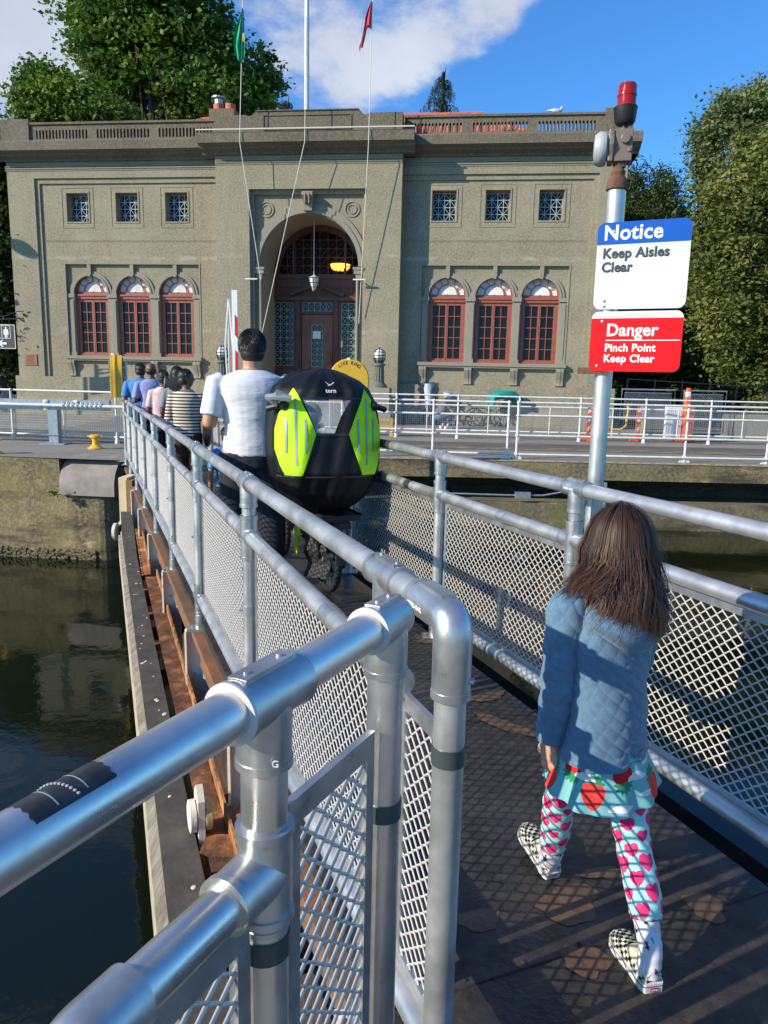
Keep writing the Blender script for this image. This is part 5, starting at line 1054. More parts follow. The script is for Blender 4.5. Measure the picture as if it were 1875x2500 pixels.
# gulls
b = MB(); p = FB @ Vector((5.5, .05, 10.46)); b.ell((p.x, p.y, p.z+.06), (.20, .07, .075), 14, 8); b.ell((p.x+.18, p.y, p.z+.15), (.055, .05, .05), 10, 6); b.tube([(p.x+.12, p.y, p.z+.08), (p.x+.18, p.y, p.z+.15)], .04, 8); b.tube([(p.x+.22, p.y, p.z+.15), (p.x+.28, p.y, p.z+.14)], [.012, .003], 6); b.tube([(p.x-.15, p.y, p.z+.07), (p.x-.34, p.y, p.z+.05)], [.05, .01], 6); b.cyl((p.x+.02, p.y, p.z-.05), (p.x+.02, p.y, p.z+.02), .01, 6)
tag(b.build('gull', mat('gull_grey_white', (.35, .37, .40), (.75, .75, .75), rough=.7, scale=4), smooth=True), 'grey and white gull sitting on the right parapet', 'gull')
# ------------------------------------------------------------------ trees
def leafmat(name, a, b_, c):
    m = mat(name, a, b_, c3=c, rough=.55, scale=.35, lo=.38, hi=.6, detail=3); t = m.node_tree; p = t.nodes['Principled BSDF']; p.inputs['Specular IOR Level'].default_value = .35
    tr = t.nodes.new('ShaderNodeBsdfTranslucent'); mx_ = t.nodes.new('ShaderNodeMixShader'); mx_.inputs[0].default_value = .35; src = p.inputs['Base Color'].links[0].from_socket; t.links.new(src, tr.inputs[0])
    o = t.nodes['Material Output']; t.links.new(p.outputs[0], mx_.inputs[1]); t.links.new(tr.outputs[0], mx_.inputs[2]); t.links.new(mx_.outputs[0], o.inputs[0]); return m
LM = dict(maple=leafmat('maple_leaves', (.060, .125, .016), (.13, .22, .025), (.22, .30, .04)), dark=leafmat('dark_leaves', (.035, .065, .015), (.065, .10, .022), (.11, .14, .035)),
          euc=leafmat('grey_green_leaves', (.12, .16, .05), (.20, .24, .08), (.30, .32, .12)), laurel=leafmat('olive_leaves', (.095, .125, .025), (.18, .20, .045), (.28, .28, .08)), spruce=leafmat('blue_green_needles', (.03, .06, .035), (.05, .09, .05), (.08, .12, .06)))
BK = mat('bark', (.06, .045, .035), (.14, .11, .085), rough=.9, scale=6, stretch=(1, 1, .2), bump=.4)
def leaves(cent, size, seed, droop=0, asp=.6):
    rs_ = np.random.RandomState(seed); n = len(cent); u = rs_.normal(size=(n, 3)); u[:, 2] = u[:, 2]*.6-droop; u /= np.linalg.norm(u, axis=1)[:, None]
    r = rs_.normal(size=(n, 3)); v = np.cross(u, r); v /= np.linalg.norm(v, axis=1)[:, None]; s = size*rs_.uniform(.6, 1.35, n)[:, None]
    return np.stack([cent-u*s, cent+v*s*asp, cent+u*s, cent-v*s*asp], 1).reshape(-1, 3), np.arange(n*4).reshape(-1, 4)
def cloud(blobs, nclump, per, cr, seed, shell=.75, squash=.7):
    rs_ = np.random.RandomState(seed); bl = np.array(blobs, float); wgt = bl[:, 3]*bl[:, 4]*bl[:, 5]; wgt = wgt**.75; wgt /= wgt.sum(); k = rs_.choice(len(bl), nclump, p=wgt)
    d = rs_.normal(size=(nclump, 3)); d /= np.linalg.norm(d, axis=1)[:, None]; rad = 1-(1-shell)*2.2*rs_.uniform(0, 1, nclump)**1.6; rad *= rs_.uniform(.86, 1.12, nclump)
    cc_ = bl[k, :3]+d*bl[k, 3:6]*rad[:, None]; q = rs_.normal(size=(nclump, per, 3))*cr*np.array([1, 1, squash])*rs_.uniform(.6, 1.3, nclump)[:, None, None]
    return cc_, (cc_[:, None, :]+q).reshape(-1, 3)
def tree(name, label, base, blobs, lm, nclump=600, per=55, cr=.5, leaf=.13, seed=1, trunk=.35, group=None, droop=0, asp=.6, shell=.7, cat='tree', limbs=10, scale=1):
    """base world point; blobs (x, y, z, rx, ry, rz) in world"""
    o = empty(name, label, cat, base, 0, group); B = np.array(base); bl = [tuple(np.array(q[:3])-B)+tuple(scale*z_ for z_ in q[3:]) for q in blobs]
    cc_, pts = cloud(bl, nclump, per, cr, seed, shell); v, f = leaves(pts, leaf, seed+1, droop, asp); raw_mesh('crown', v, f, LM[lm], parent=o)
    random.seed(seed); b = MB(); top = max(q[2]+q[5]*.4 for q in bl); cx = sum(q[0] for q in bl)/len(bl); cy = sum(q[1] for q in bl)/len(bl)
    zt_ = top*.55; b.tube([(0, 0, 0), (cx*.2, cy*.2, zt_*.4), (cx*.6, cy*.6, zt_)], [trunk, trunk*.75, trunk*.5], 10)
    sel = random.sample(range(len(cc_)), min(limbs*4, len(cc_)))
    for i, k in enumerate(sel):
        e = Vector(cc_[k]); s0 = Vector((cx*.2, cy*.2, zt_*.4)).lerp(Vector((cx*.6, cy*.6, zt_)), random.random()); m_ = s0.lerp(e, .5)+Vector((random.gauss(0, .3), random.gauss(0, .3), random.uniform(0, .8))); r = trunk*random.uniform(.15, .35); b.tube([s0, m_, e], [r, r*.6, r*.15], 6)
    b.build('trunk', BK, o, smooth=True); return o
def Y_(x, y, Y): p = atY(x, y, Y); return (p.x, p.y, p.z)
def blob(x, y, Y, rx, rz, ry=None): p = atY(x, y, Y); k = Y/F; return (p.x, p.y, p.z, rx*k, (ry or rx)*k, rz*k)
T1 = tree('maple_tree', 'largest leafy green maple tree towering behind the left half of the building', (-14.0, 46, 0), [blob(330, 90, 46, 150, 120), blob(240, 60, 46, 110, 90), blob(450, 80, 46, 120, 130), blob(380, 0, 46, 150, 90), blob(560, 190, 47, 110, 90), blob(640, 210, 47, 70, 80), blob(300, 200, 46, 110, 90), blob(450, 230, 46, 150, 80), blob(200, 20, 46, 70, 60), blob(250, 140, 45, 90, 60), blob(540, 260, 46, 140, 60), blob(500, 100, 46, 80, 90), blob(430, -60, 46, 90, 60)], 'maple', 900, 52, .40, .16, 11, .55, limbs=26, shell=.58, scale=.84)
T2 = tree('maple_tree', 'smaller leafy tree left of the tall maple behind the parapet', (-20, 42, 0), [blob(90, 230, 42, 55, 70), blob(150, 260, 42, 80, 50), blob(200, 240, 42, 60, 50), blob(100, 290, 42, 60, 40), blob(250, 290, 42, 90, 30), blob(120, 190, 42, 40, 30)], 'maple', 300, 55, .40, .14, 21, .35, scale=.9)
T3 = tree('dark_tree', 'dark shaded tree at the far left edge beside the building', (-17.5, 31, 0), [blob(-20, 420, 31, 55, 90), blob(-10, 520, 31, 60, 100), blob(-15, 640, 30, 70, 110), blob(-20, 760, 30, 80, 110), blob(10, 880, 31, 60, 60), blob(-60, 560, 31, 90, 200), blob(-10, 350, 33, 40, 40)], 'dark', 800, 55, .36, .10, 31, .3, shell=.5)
T4 = tree('shrub', 'low green shrub in the shade at the far left', (-18.0, 31.5, 0), [blob(5, 905, 31.5, 36, 45), blob(-25, 890, 31.5, 50, 60)], 'laurel', 120, 50, .22, .07, 41, .1, cat='shrub')
# drooping spruce tops
def spruce(label, x, ybase, ytop, Y, wpx, seed):
    pb, pt = atY(x, ybase, Y), atY(x, ytop, Y); o = empty('weeping_spruce', label, 'tree', (pt.x, Y, 0), 0, 'weeping spruce tops above the parapet'); random.seed(seed); b = MB(); H_ = pt.z; z0 = pb.z; b.tube([(0, 0, 0), (0, 0, z0), (.05, 0, H_-.6), (.12, 0, H_)], [.25, .12, .06, .015], 8)
    pts = []; k = Y/F
    for i in range(46):
        t_ = (i/45)**.8; z = H_-.35-(H_-z0+1.2)*t_; L = (.25+wpx*k*.62*t_)*random.uniform(.4, 1.6); a = random.uniform(0, 2*PI); d = Vector((math.cos(a), math.sin(a)*.6, 0)); arc = []
        for j in range(8): s = j/7; arc.append(Vector((0, 0, z))+d*L*s+Vector((0, 0, .35*L*math.sin(PI*s*.8)-.25*L*s*s)))
        b.tube(arc, [.03*(1-j/9) for j in range(8)], 5)
        for j in range(2, 8):
            for q in range(4):
                h0 = arc[j]+Vector((random.gauss(0, .05), random.gauss(0, .05), 0)); ln_ = random.uniform(.2, .75)
                for s in range(14): pts.append(h0+Vector((random.gauss(0, .025), random.gauss(0, .025), -ln_*s/14)))
    b.build('trunk', BK, o); v, f = leaves(np.array([tuple(p) for p in pts]), .045, seed, droop=1.2, asp=.35); raw_mesh('crown', v, f, LM['spruce'], parent=o); return o
spruce('larger weeping spruce top above the right half of the roof', 1083, 290, 165, 45, 75, 5)
spruce('small weeping spruce tip left of the flag mast', 700, 275, 232, 44, 42, 9)
# right side
T5 = tree('laurel_tree', 'tall dense olive-leaved tree filling the right edge', (13.2, 25.5, 0), [blob(1790, 520, 25, 95, 90), blob(1860, 420, 25, 90, 80), blob(1800, 640, 25, 110, 110), blob(1780, 760, 25, 95, 110), blob(1870, 800, 25, 120, 120), blob(1790, 860, 25, 60, 70), blob(1740, 590, 25, 40, 60), blob(1860, 600, 25, 90, 110), blob(1730, 700, 25, 50, 70), blob(1850, 370, 26, 60, 50), blob(1830, 920, 25, 60, 30), blob(1950, 600, 25, 100, 300)], 'laurel', 1250, 55, .22, .085, 51, .35, shell=.70, asp=.5, scale=.92)
T6 = tree('eucalyptus_tree', 'airy light-green tree top rising behind the dense right-hand tree', (14.5, 32, 0), [blob(1740, 330, 32, 50, 60), blob(1790, 270, 32, 60, 45), blob(1870, 260, 32, 60, 60), blob(1730, 420, 32, 38, 50), blob(1745, 480, 32, 30, 40), blob(1850, 330, 32, 60, 60), blob(1900, 230, 32, 50, 40), blob(1720, 370, 32, 25, 30)], 'euc', 420, 45, .30, .085, 61, .3, shell=.5, scale=.95)
T7 = tree('eucalyptus_tree', 'dark feathery tree between the building corner and the dense right-hand tree', (12.6, 36, 0), [blob(1570, 500, 36, 55, 50), blob(1620, 480, 36, 40, 40), blob(1560, 560, 36, 70, 60), blob(1660, 540, 36, 45, 40), blob(1600, 620, 36, 90, 70), blob(1540, 440, 36, 24, 50), blob(1625, 440, 36, 24, 20)], 'dark', 620, 55, .34, .10, 71, .3, shell=.6, droop=.8, asp=.3)
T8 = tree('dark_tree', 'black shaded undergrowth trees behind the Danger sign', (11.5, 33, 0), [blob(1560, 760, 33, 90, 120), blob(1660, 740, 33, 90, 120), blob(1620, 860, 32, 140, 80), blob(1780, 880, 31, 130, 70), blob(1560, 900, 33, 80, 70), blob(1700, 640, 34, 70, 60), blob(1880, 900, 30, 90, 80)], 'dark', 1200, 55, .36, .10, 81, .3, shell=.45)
T9 = tree('shrub', 'small yellow-green shrub at the right edge behind the low wall', (13.2, 23.8, 0), [blob(1870, 1020, 23.8, 30, 25), blob(1850, 990, 23.8, 25, 18)], 'laurel', 80, 40, .12, .05, 91, .06, cat='shrub')
b = MB(); b.box((-70, 62, 0), (-24, 66, 9)); b.box((14, 48, 0), (90, 52, 7))
def far(blobs, label, seed):
    cc_, pts = cloud(blobs, 1500, 45, 1.0, seed, .6); v, f = leaves(pts, .30, seed); o = raw_mesh('far_wood', v, f, LM['dark']); tag(o, label, 'wood', kind='stuff')
far([(x, 52, 4, 8, 4, 6) for x in range(16, 80, 8)]+[(x, 52, 2, 6, 4, 4) for x in range(12, 40, 6)], 'distant dark wood on the right', 5)
far([(x, 56, 5, 8, 4, 7) for x in range(-70, -20, 8)], 'distant dark wood on the left', 6)
# ------------------------------------------------------------------ people
SK = dict(light=mat('fair_skin', (.52, .29, .19), (.60, .35, .25), rough=.5, scale=30), tan=mat('tan_skin', (.40, .20, .11), (.47, .25, .15), rough=.5, scale=30), brown=mat('brown_skin', (.13, .058, .032), (.18, .085, .05), rough=.5, scale=30))
HB = mat('black_hair', (.008, .007, .006), (.022, .018, .016), rough=.5, scale=120, stretch=(1, 1, .15), bump=.08)
EYE = flat('eye_dark', (.02, .015, .012), .2)
def hand(b, w_, dirv, side, sz=1.0, curl=.5, palmn=None, thumb=1):
    """wrist w_, fingers along dirv, palm facing palmn"""
    w_, d, n_ = Vector(w_), Vector(dirv).normalized(), Vector(palmn).normalized(); s_ = d.cross(n_).normalized()
    b.tube([w_-d*.01, w_+d*.03*sz, w_+d*.075*sz], [(.024*sz, .017*sz), (.038*sz, .016*sz), (.040*sz, .013*sz)], 10, side=s_)
    for i, L in enumerate((.070, .080, .074, .058)):
        o = w_+d*.07*sz+s_*(-.029+.0195*i)*sz; c_ = curl*(1+.12*i); p = [o-d*.015*sz]; a = 0; q = o.copy()
        for sg in range(3): q = q+(d*math.cos(a)+n_*math.sin(a))*L*sz*(.42, .32, .26)[sg]; p.append(q.copy()); a += c_
        b.tube(p, [.0098*sz, .0095*sz, .0085*sz, .0065*sz], 8)
    o = w_+d*.018*sz-s_*.026*sz*thumb; b.tube([o, o-s_*.022*sz*thumb+d*.028*sz+n_*.008*sz, o-s_*.026*sz*thumb+d*.062*sz+n_*.020*sz], [.013*sz, .0115*sz, .008*sz], 8)
def head(b, c, h_, fwd, tilt=0):
    """c head centre, h_ head height, fwd unit vector"""
    c = Vector(c); f = Vector(fwd).normalized(); s_ = Vector((f.y, -f.x, 0)); u = Vector((0, 0, 1)); Mx = Matrix((s_, f, u)).transposed()
    b.ell(c+u*h_*.06, (h_*.335, h_*.41, h_*.42), 18, 12, Mx); b.ell(c+f*h_*.06-u*h_*.18, (h_*.26, h_*.32, h_*.32), 16, 10, Mx); b.ell(c+f*h_*.20-u*h_*.36, (h_*.13, h_*.14, h_*.11), 10, 8, Mx)
    b.tube([c+f*h_*.36+u*h_*.06, c+f*h_*.46-u*h_*.10, c+f*h_*.38-u*h_*.13], [h_*.03, h_*.06, h_*.04], 8)
    b.ell(c+f*h_*.37-u*h_*.235, (h_*.10, h_*.03, h_*.025), 8, 6, Mx)
    for s in (-1, 1): b.ell(c+s_*s*h_*.345-f*h_*.03-u*h_*.03, (h_*.035, h_*.085, h_*.14), 10, 8, Mx)
def person(label, loc, rz, H=1.7, skin='brown', shirt=None, pants=None, hair='short', arms='down', female=False, build=1.0, sleeve='short', turn=0, lean=0, group='people crossing the walkway', shoe=None, vox=.014, legs=(0.0, 0.0), shirt_col=None, hem=.50, kind='person', hairm=None):
    o = empty('person', label, kind, loc, rz, group); k = H/1.75; bw = build*k; zf = lambda z: z*k; f = Vector((0, 1, 0)); fh = Vector((math.sin(turn), math.cos(turn), 0))
    sh, sw = 1.43, (.20 if not female else .175)*bw; hip = .93; hw = (.155 if not female else .165)*bw; ly = lambda z: lean*(z/1.43)**2*k
    S_ = {}; b = MB(); hc = Vector((0, ly(1.6)+.015*k, zf(1.625)))
    head(b, hc, .235*k, fh); b.tube([(0, ly(1.4), zf(1.40)), (0, ly(1.5)-.0, zf(1.50)), (0, ly(1.58), zf(1.58))], [.062*bw, .052*bw, .052*bw], 12)
    tor = [(.90, hw, .115), (1.0, hw*.98, .11), (1.10, hw*.88, .10), (1.22, hw*.98, .11), (1.33, sw*.92, .115), (1.39, sw*.95, .105), (1.435, sw*.80, .088), (1.465, sw*.50, .070), (1.482, .065*bw, .058)]
    def torso(bb, inf, z0=.0): bb.tube([(0, ly(z), zf(z)) for z, _, _ in tor if z >= z0], [(x+inf, y*bw+inf) for z, x, y in tor if z >= z0], 20, side=(1, 0, 0))
    torso(b, 0)
    J = {}
    for s in (-1, 1):
        A = Vector((s*sw*.98, ly(1.4), zf(1.40)))
        if arms == 'down': E = A+Vector((s*.05, -.03, -.29))*k; W_ = E+Vector((-s*.01, .07, -.25))*k; hd = Vector((0, .15, -1)); pn = Vector((-s, .1, 0))
        elif arms == 'back': E = A+Vector((s*.05, -.07, -.28))*k; W_ = Vector((s*.05, ly(1)-.17*k, zf(.97))); hd = Vector((-s, -.1, -.2)); pn = Vector((0, -1, 0))
        elif arms == 'bars': E = A+Vector((s*.05, -.03, -.28))*k; W_ = E+Vector((-s*.03, .24, .03))*k; hd = Vector((0, 1, -.1)); pn = Vector((0, 0, -1))
        elif arms == 'rail': E = A+Vector((s*.05, .02, -.28))*k; W_ = E+Vector((-s*.04, .20, -.06))*k; hd = Vector((0, 1, -.2)); pn = Vector((0, 0, -1))
        elif arms == 'fold': E = A+Vector((s*.06, .0, -.28))*k; W_ = E+Vector((-s*.17, .19, .08))*k; hd = Vector((-s, .4, .2)); pn = Vector((0, -1, 0))
        J[s] = (A, E, W_); b.tube([A-Vector((s*.03, 0, -.01)), A, A.lerp(E, .5), E, E.lerp(W_, .35), W_], [r*bw for r in (.045, .052, .047, .040, .041, .027)], 12); hand(b, W_, hd, s, k, .45, pn, thumb=-s if arms in ('down',) else s)
    for s in (-1, 1):
        dy = legs[0 if s < 0 else 1]; b.tube([(s*hw*.52, 0, zf(.94)), (s*hw*.58, dy*.2, zf(.72)), (s*.095*bw, dy*.55, zf(.48)), (s*.095*bw, dy*.8-.015, zf(.33)), (s*.09*bw, dy, zf(.07))], [r*bw for r in (.095, .085, .058, .055, .038)], 14)
        b.tube([(s*.09*bw, dy-.06*k, zf(.035)), (s*.09*bw, dy+.02, zf(.05)), (s*.095*bw, dy+.12*k, zf(.03)), (s*.10*bw, dy+.18*k, zf(.022))], [.032*k, .042*k, .036*k, .018*k], 10)
    body = b.build('body', SK[skin], o); remesh(body, vox*(.6 if H < 1.3 else 1) if arms != 'x' else vox, 2)
    b = MB(); s_ = Vector((fh.y, -fh.x, 0))
    for s in (-1, 1): b.ell(hc+fh*.083*k+s_*s*.032*k+Vector((0, 0, .008*k)), (.013*k, .008*k, .007*k), 8, 6)
    b.build('eyes', EYE, body)
    # shirt
    if shirt:
        b = MB(); g = .012; tt = [(hem*1.75, hw+.016, .125), (.98, hw+.012, .122), (1.10, hw*.93+.012, .112)]+[(z, x+g, y+g/bw) for z, x, y in tor[3:]]
        b.tube([(0, ly(z), zf(z)) for z, _, _ in tt], [(x, y*bw) for z, x, y in tt], 24, side=(1, 0, 0))
        for s in (-1, 1):
            A, E, W_ = J[s]; e = {'short': A.lerp(E, .80), 'long': E, 'cap': A.lerp(E, .35)}[sleeve]; pts = [A-Vector((s*.05, 0, -.015)), A, A.lerp(e, .5), e]; rr_ = [.046, .056, .057, .060]
            if sleeve == 'long': pts += [E.lerp(W_, .5), E.lerp(W_, .9)]; rr_ += [.048, .040]
            b.tube(pts, [r*bw for r in rr_], 16)
        so_ = b.build('shirt', shirt, o); remesh(so_, .011, 7)
        if shirt_col is not None: so_.data.materials.clear(); so_.data.materials.append(shirt_col)
    if pants:
        b = MB(); b.tube([(0, 0, zf(.82)), (0, 0, zf(.90)), (0, 0, zf(1.0))], [(hw+.012, .125*bw), (hw+.012, .125*bw), (hw*.95, .115*bw)], 20, side=(1, 0, 0))
        for s in (-1, 1): dy = legs[0 if s < 0 else 1]; b.tube([(s*hw*.5, 0, zf(.93)), (s*hw*.56, dy*.2, zf(.72)), (s*.095*bw, dy*.55, zf(.48)), (s*.095*bw, dy*.8-.012, zf(.33)), (s*.09*bw, dy-.005, zf(.07))], [r*bw for r in (.108, .100, .078, .074, .066)], 16)
        remesh(b.build('trousers', pants, o), .014, 3)
    for s in (-1, 1):
        dy = legs[0 if s < 0 else 1]; b = MB(); b.tube([(s*.09*bw, dy-.085*k, zf(.04)), (s*.09*bw, dy-.06*k, zf(.05)), (s*.09*bw, dy+.02, zf(.06)), (s*.095*bw, dy+.12*k, zf(.038)), (s*.10*bw, dy+.20*k, zf(.02))], [(.02*k, .03*k), (.045*k, .042*k), (.050*k, .045*k), (.046*k, .03*k), (.02*k, .014*k)], 12, side=(1, 0, 0)); b.build('shoe', shoe or M['black'], o, smooth=True)
    # hair
    b = MB(); Mx = Matrix((s_, fh, Vector((0, 0, 1)))).transposed(); h_ = .235*k; hm = hairm or HB; random.seed(int(H*1000)+len(label))
    if hair != 'bald':
        hs_ = 1 if H > 1.75 else .93
        b.ell(hc+Vector((0, 0, h_*.08))-fh*h_*.05, (h_*.385*hs_, h_*.43*hs_, h_*.44*hs_), 24, 14, Mx); b.ell(hc-fh*h_*.12-Vector((0, 0, h_*.12)), (h_*.35, h_*.32, h_*.34), 18, 10, Mx)
        for i in range(2600 if H > 1.8 else 300):
            a = random.uniform(0, 2*PI); e = random.uniform(-.35, 1.45) if math.cos(a) < .3 else random.uniform(.5, 1.45); d = s_*math.sin(a)*math.cos(e)+fh*math.cos(a)*math.cos(e)+Vector((0, 0, math.sin(e)))
            p0_ = hc+Vector((0, 0, h_*.10))-fh*h_*.05+Vector((d.x*h_*.385, d.y*h_*.43, d.z*h_*.44))*hs_; q_ = Vector((random.gauss(0, .22), random.gauss(0, .22), -.9)); t_ = (q_-d*d.dot(q_)).normalized(); b.tube([p0_-d*.004, p0_+d*.001*k+t_*.012, p0_+t_*.032*k+d*.0015*random.random()], [.0022, .0022, .0005], 4)
    else:
        b.ell(hc-fh*h_*.10-Vector((0, 0, h_*.10)), (h_*.375, h_*.36, h_*.26), 20, 10, Mx)
    if hair == 'pony':
        p = hc-fh*h_*.42+Vector((0, 0, h_*.0)); q = Vector((0, 0, -1))
        for i in range(46): dx = random.gauss(0, .022)*k; dy = random.gauss(0, .015)*k; ph = random.uniform(0, 6); b.tube([p+Vector((dx*.4, dy, 0)), p-fh*.05*k+Vector((dx*1.1, dy, -.08*k)), p-fh*.045*k+Vector((dx*1.5+.012*math.sin(ph), dy, -.20*k)), p-fh*.035*k+Vector((dx*1.1+.02*math.sin(ph+1), dy, -.30*k))], [.010*k, .015*k, .013*k, .003*k], 5)
        b.ell(p-fh*.01, (.028*k, .028*k, .03*k), 8, 6)
    if hair == 'long':
        for i in range(90): a = random.uniform(-1.5, 1.5); c_ = hc-fh*h_*.30*math.cos(a)+s_*h_*.36*math.sin(a); ph = random.uniform(0, 6); L = random.uniform(.22, .34)*k; b.tube([c_+Vector((0, 0, .03*k)), c_-fh*.03*k+s_*.015*math.sin(ph)+Vector((0, 0, -L*.35)), c_-fh*.045*k+s_*.02*math.sin(ph+2)+Vector((0, 0, -L*.7)), c_-fh*.035*k+s_*.02*math.sin(ph+3.5)+Vector((0, 0, -L))], [.016*k, .019*k, .016*k, .003*k], 5)
    b.build('hair', hm, o, smooth=True); return o
HD = R(21.9)
cloth = lambda n, a, b_=None, **k_: mat(n, a, b_ or tuple(min(1, x*1.15) for x in a), rough=.85, scale=18, bump=k_.pop('bump', .5), bscale=k_.pop('bscale', 14), bdist=k_.pop('bdist', .012), **k_)
WT = cloth('white_cotton', (.66, .65, .66), (.72, .71, .72), stretch=(.6, .6, 2.2), bscale=9, bdist=.02)
man = person('man in a white T-shirt pushing the cargo bike, seen from behind', (-.955, 5.32, 0), HD-R(4), 1.84, 'tan', WT, cloth('navy_trousers', (.012, .014, .022)), 'short', 'bars', build=1.24, vox=.012, legs=(.12, -.10), hem=.515)
NAVY = cloth('dark_cloth', (.012, .012, .015)); 
def stripes(name, c1, c2, sc, th=.5):
    m = flat(name, c1, .8); t = m.node_tree; tc_ = t.nodes.new('ShaderNodeTexCoord'); sx = t.nodes.new('ShaderNodeSeparateXYZ'); t.links.new(tc_.outputs['Object'], sx.inputs[0]); mu = t.nodes.new('ShaderNodeMath'); mu.operation = 'MULTIPLY'; mu.inputs[1].default_value = sc; t.links.new(sx.outputs[2], mu.inputs[0])
    fr_ = t.nodes.new('ShaderNodeMath'); fr_.operation = 'FRACT'; t.links.new(mu.outputs[0], fr_.inputs[0]); gt = t.nodes.new('ShaderNodeMath'); gt.operation = 'GREATER_THAN'; gt.inputs[1].default_value = th; t.links.new(fr_.outputs[0], gt.inputs[0])
    mi = t.nodes.new('ShaderNodeMix'); mi.data_type = 'RGBA'; mi.inputs[6].default_value = (*c1, 1); mi.inputs[7].default_value = (*c2, 1); t.links.new(gt.outputs[0], mi.inputs[0]); t.links.new(mi.outputs[2], t.nodes['Principled BSDF'].inputs['Base Color']); return m
lady = person('woman in a brown and cream striped top with maroon trousers and a shoulder bag', (-2.31, 8.6, 0), HD-R(15), 1.60, 'brown', cloth('x1', (.5, .4, .3)), cloth('maroon_trousers', (.045, .012, .012)), 'bun', 'fold', True, 1.0, 'long', turn=R(75), shirt_col=stripes('striped_knit', (.055, .025, .018), (.62, .55, .44), 27, .48))
b = MB(); b.tube([(.20, -.06, 1.30), (.22, -.12, 1.15), (.23, -.10, .98)], [.012, .012, .012], 6); b.tube([(.15, -.02, 1.31), (.24, .04, 1.15), (.24, .06, .98)], [.012]*3, 6); b.ell((.235, -.02, .86), (.055, .15, .16), 14, 10); o = b.build('shoulder_bag', flat('black_leather', (.015, .013, .014), .3), smooth=True); o.location = lady.location; o.rotation_euler = lady.rotation_euler; tag(o, 'black leather shoulder bag hanging from the striped woman', 'bag')
person('woman in a grey top and dark trousers with long wavy black hair', (-2.70, 9.65, 0), HD, 1.64, 'brown', cloth('grey_cotton', (.20, .21, .23)), NAVY, 'long', 'rail', True, .95, turn=.3)
pk = mat('pink_floral_cotton', (.62, .40, .42), (.70, .58, .58), rough=.85, scale=22, c3=(.55, .12, .2), lo=.4, hi=.62, bump=.3)
person('woman in a pale pink floral top with a black ponytail', (-3.13, 10.45, 0), HD, 1.60, 'brown', cloth('x2', (.5, .4, .4)), NAVY, 'pony', 'rail', True, 1.0, shirt_col=pk, turn=-.4)
person('man in a lavender-blue shirt with close-cropped hair in the queue', (-3.70, 11.75, 0), HD+R(4), 1.72, 'brown', cloth('lavender_cotton', (.24, .27, .48)), NAVY, 'bald', 'fold', False, 1.05)
person('man in a bright blue shirt with hands clasped behind his back', (-4.05, 12.3, 0), HD-R(6), 1.72, 'brown', cloth('bright_blue_cotton', (.05, .20, .45)), NAVY, 'short', 'back', False, 1.12, lean=.07)
person('small black-haired child in blue and white behind the railing beside the man', (-1.34, 6.25, 0), HD, 1.10, 'tan', cloth('x3', (.02, .1, .3)), cloth('child_trousers', (.02, .02, .03)), 'short', 'down', False, .95, shirt_col=mat('blue_print', (.01, .09, .36), (.06, .3, .6), rough=.6, scale=12, c3=(.7, .7, .75)))
person('woman far off in the shade with a pale sun hat', (11.5, 34.5, 0), R(200), 1.65, 'light', cloth('pale_grey_shirt', (.30, .30, .30)), NAVY, 'short', 'down', True, 1.1, group='people far off', vox=.02)
b = MB(); b.lathe((11.5, 34.5, 1.60), [(.26, -.01), (.26, .005), (.12, .02), (.11, .12), (.02, .13)], 16); tag(b.build('sun_hat', flat('cream_straw', (.6, .58, .5), .8), smooth=True), 'pale sun hat worn by the far-off person in the shade', 'hat')
person('person in a dark top and grey shorts at the left corner of the building', (-14.95, 29.3, 0), R(70), 1.62, 'tan', cloth('black_top', (.015, .015, .017)), None, 'short', 'rail', False, 1.1, lean=.25, group='people far off', vox=.02)
b = MB(); b.tube([(0, 0, .52), (0, 0, .9)], [(.19, .15), (.18, .14)], 14, side=(1, 0, 0)); o = b.build('grey_shorts', cloth('grey_cloth', (.16, .16, .17)), smooth=True); o.parent = [x for x in COL.objects if x.name.startswith('person') and 'grey shorts' in x.get('label', '')][0]
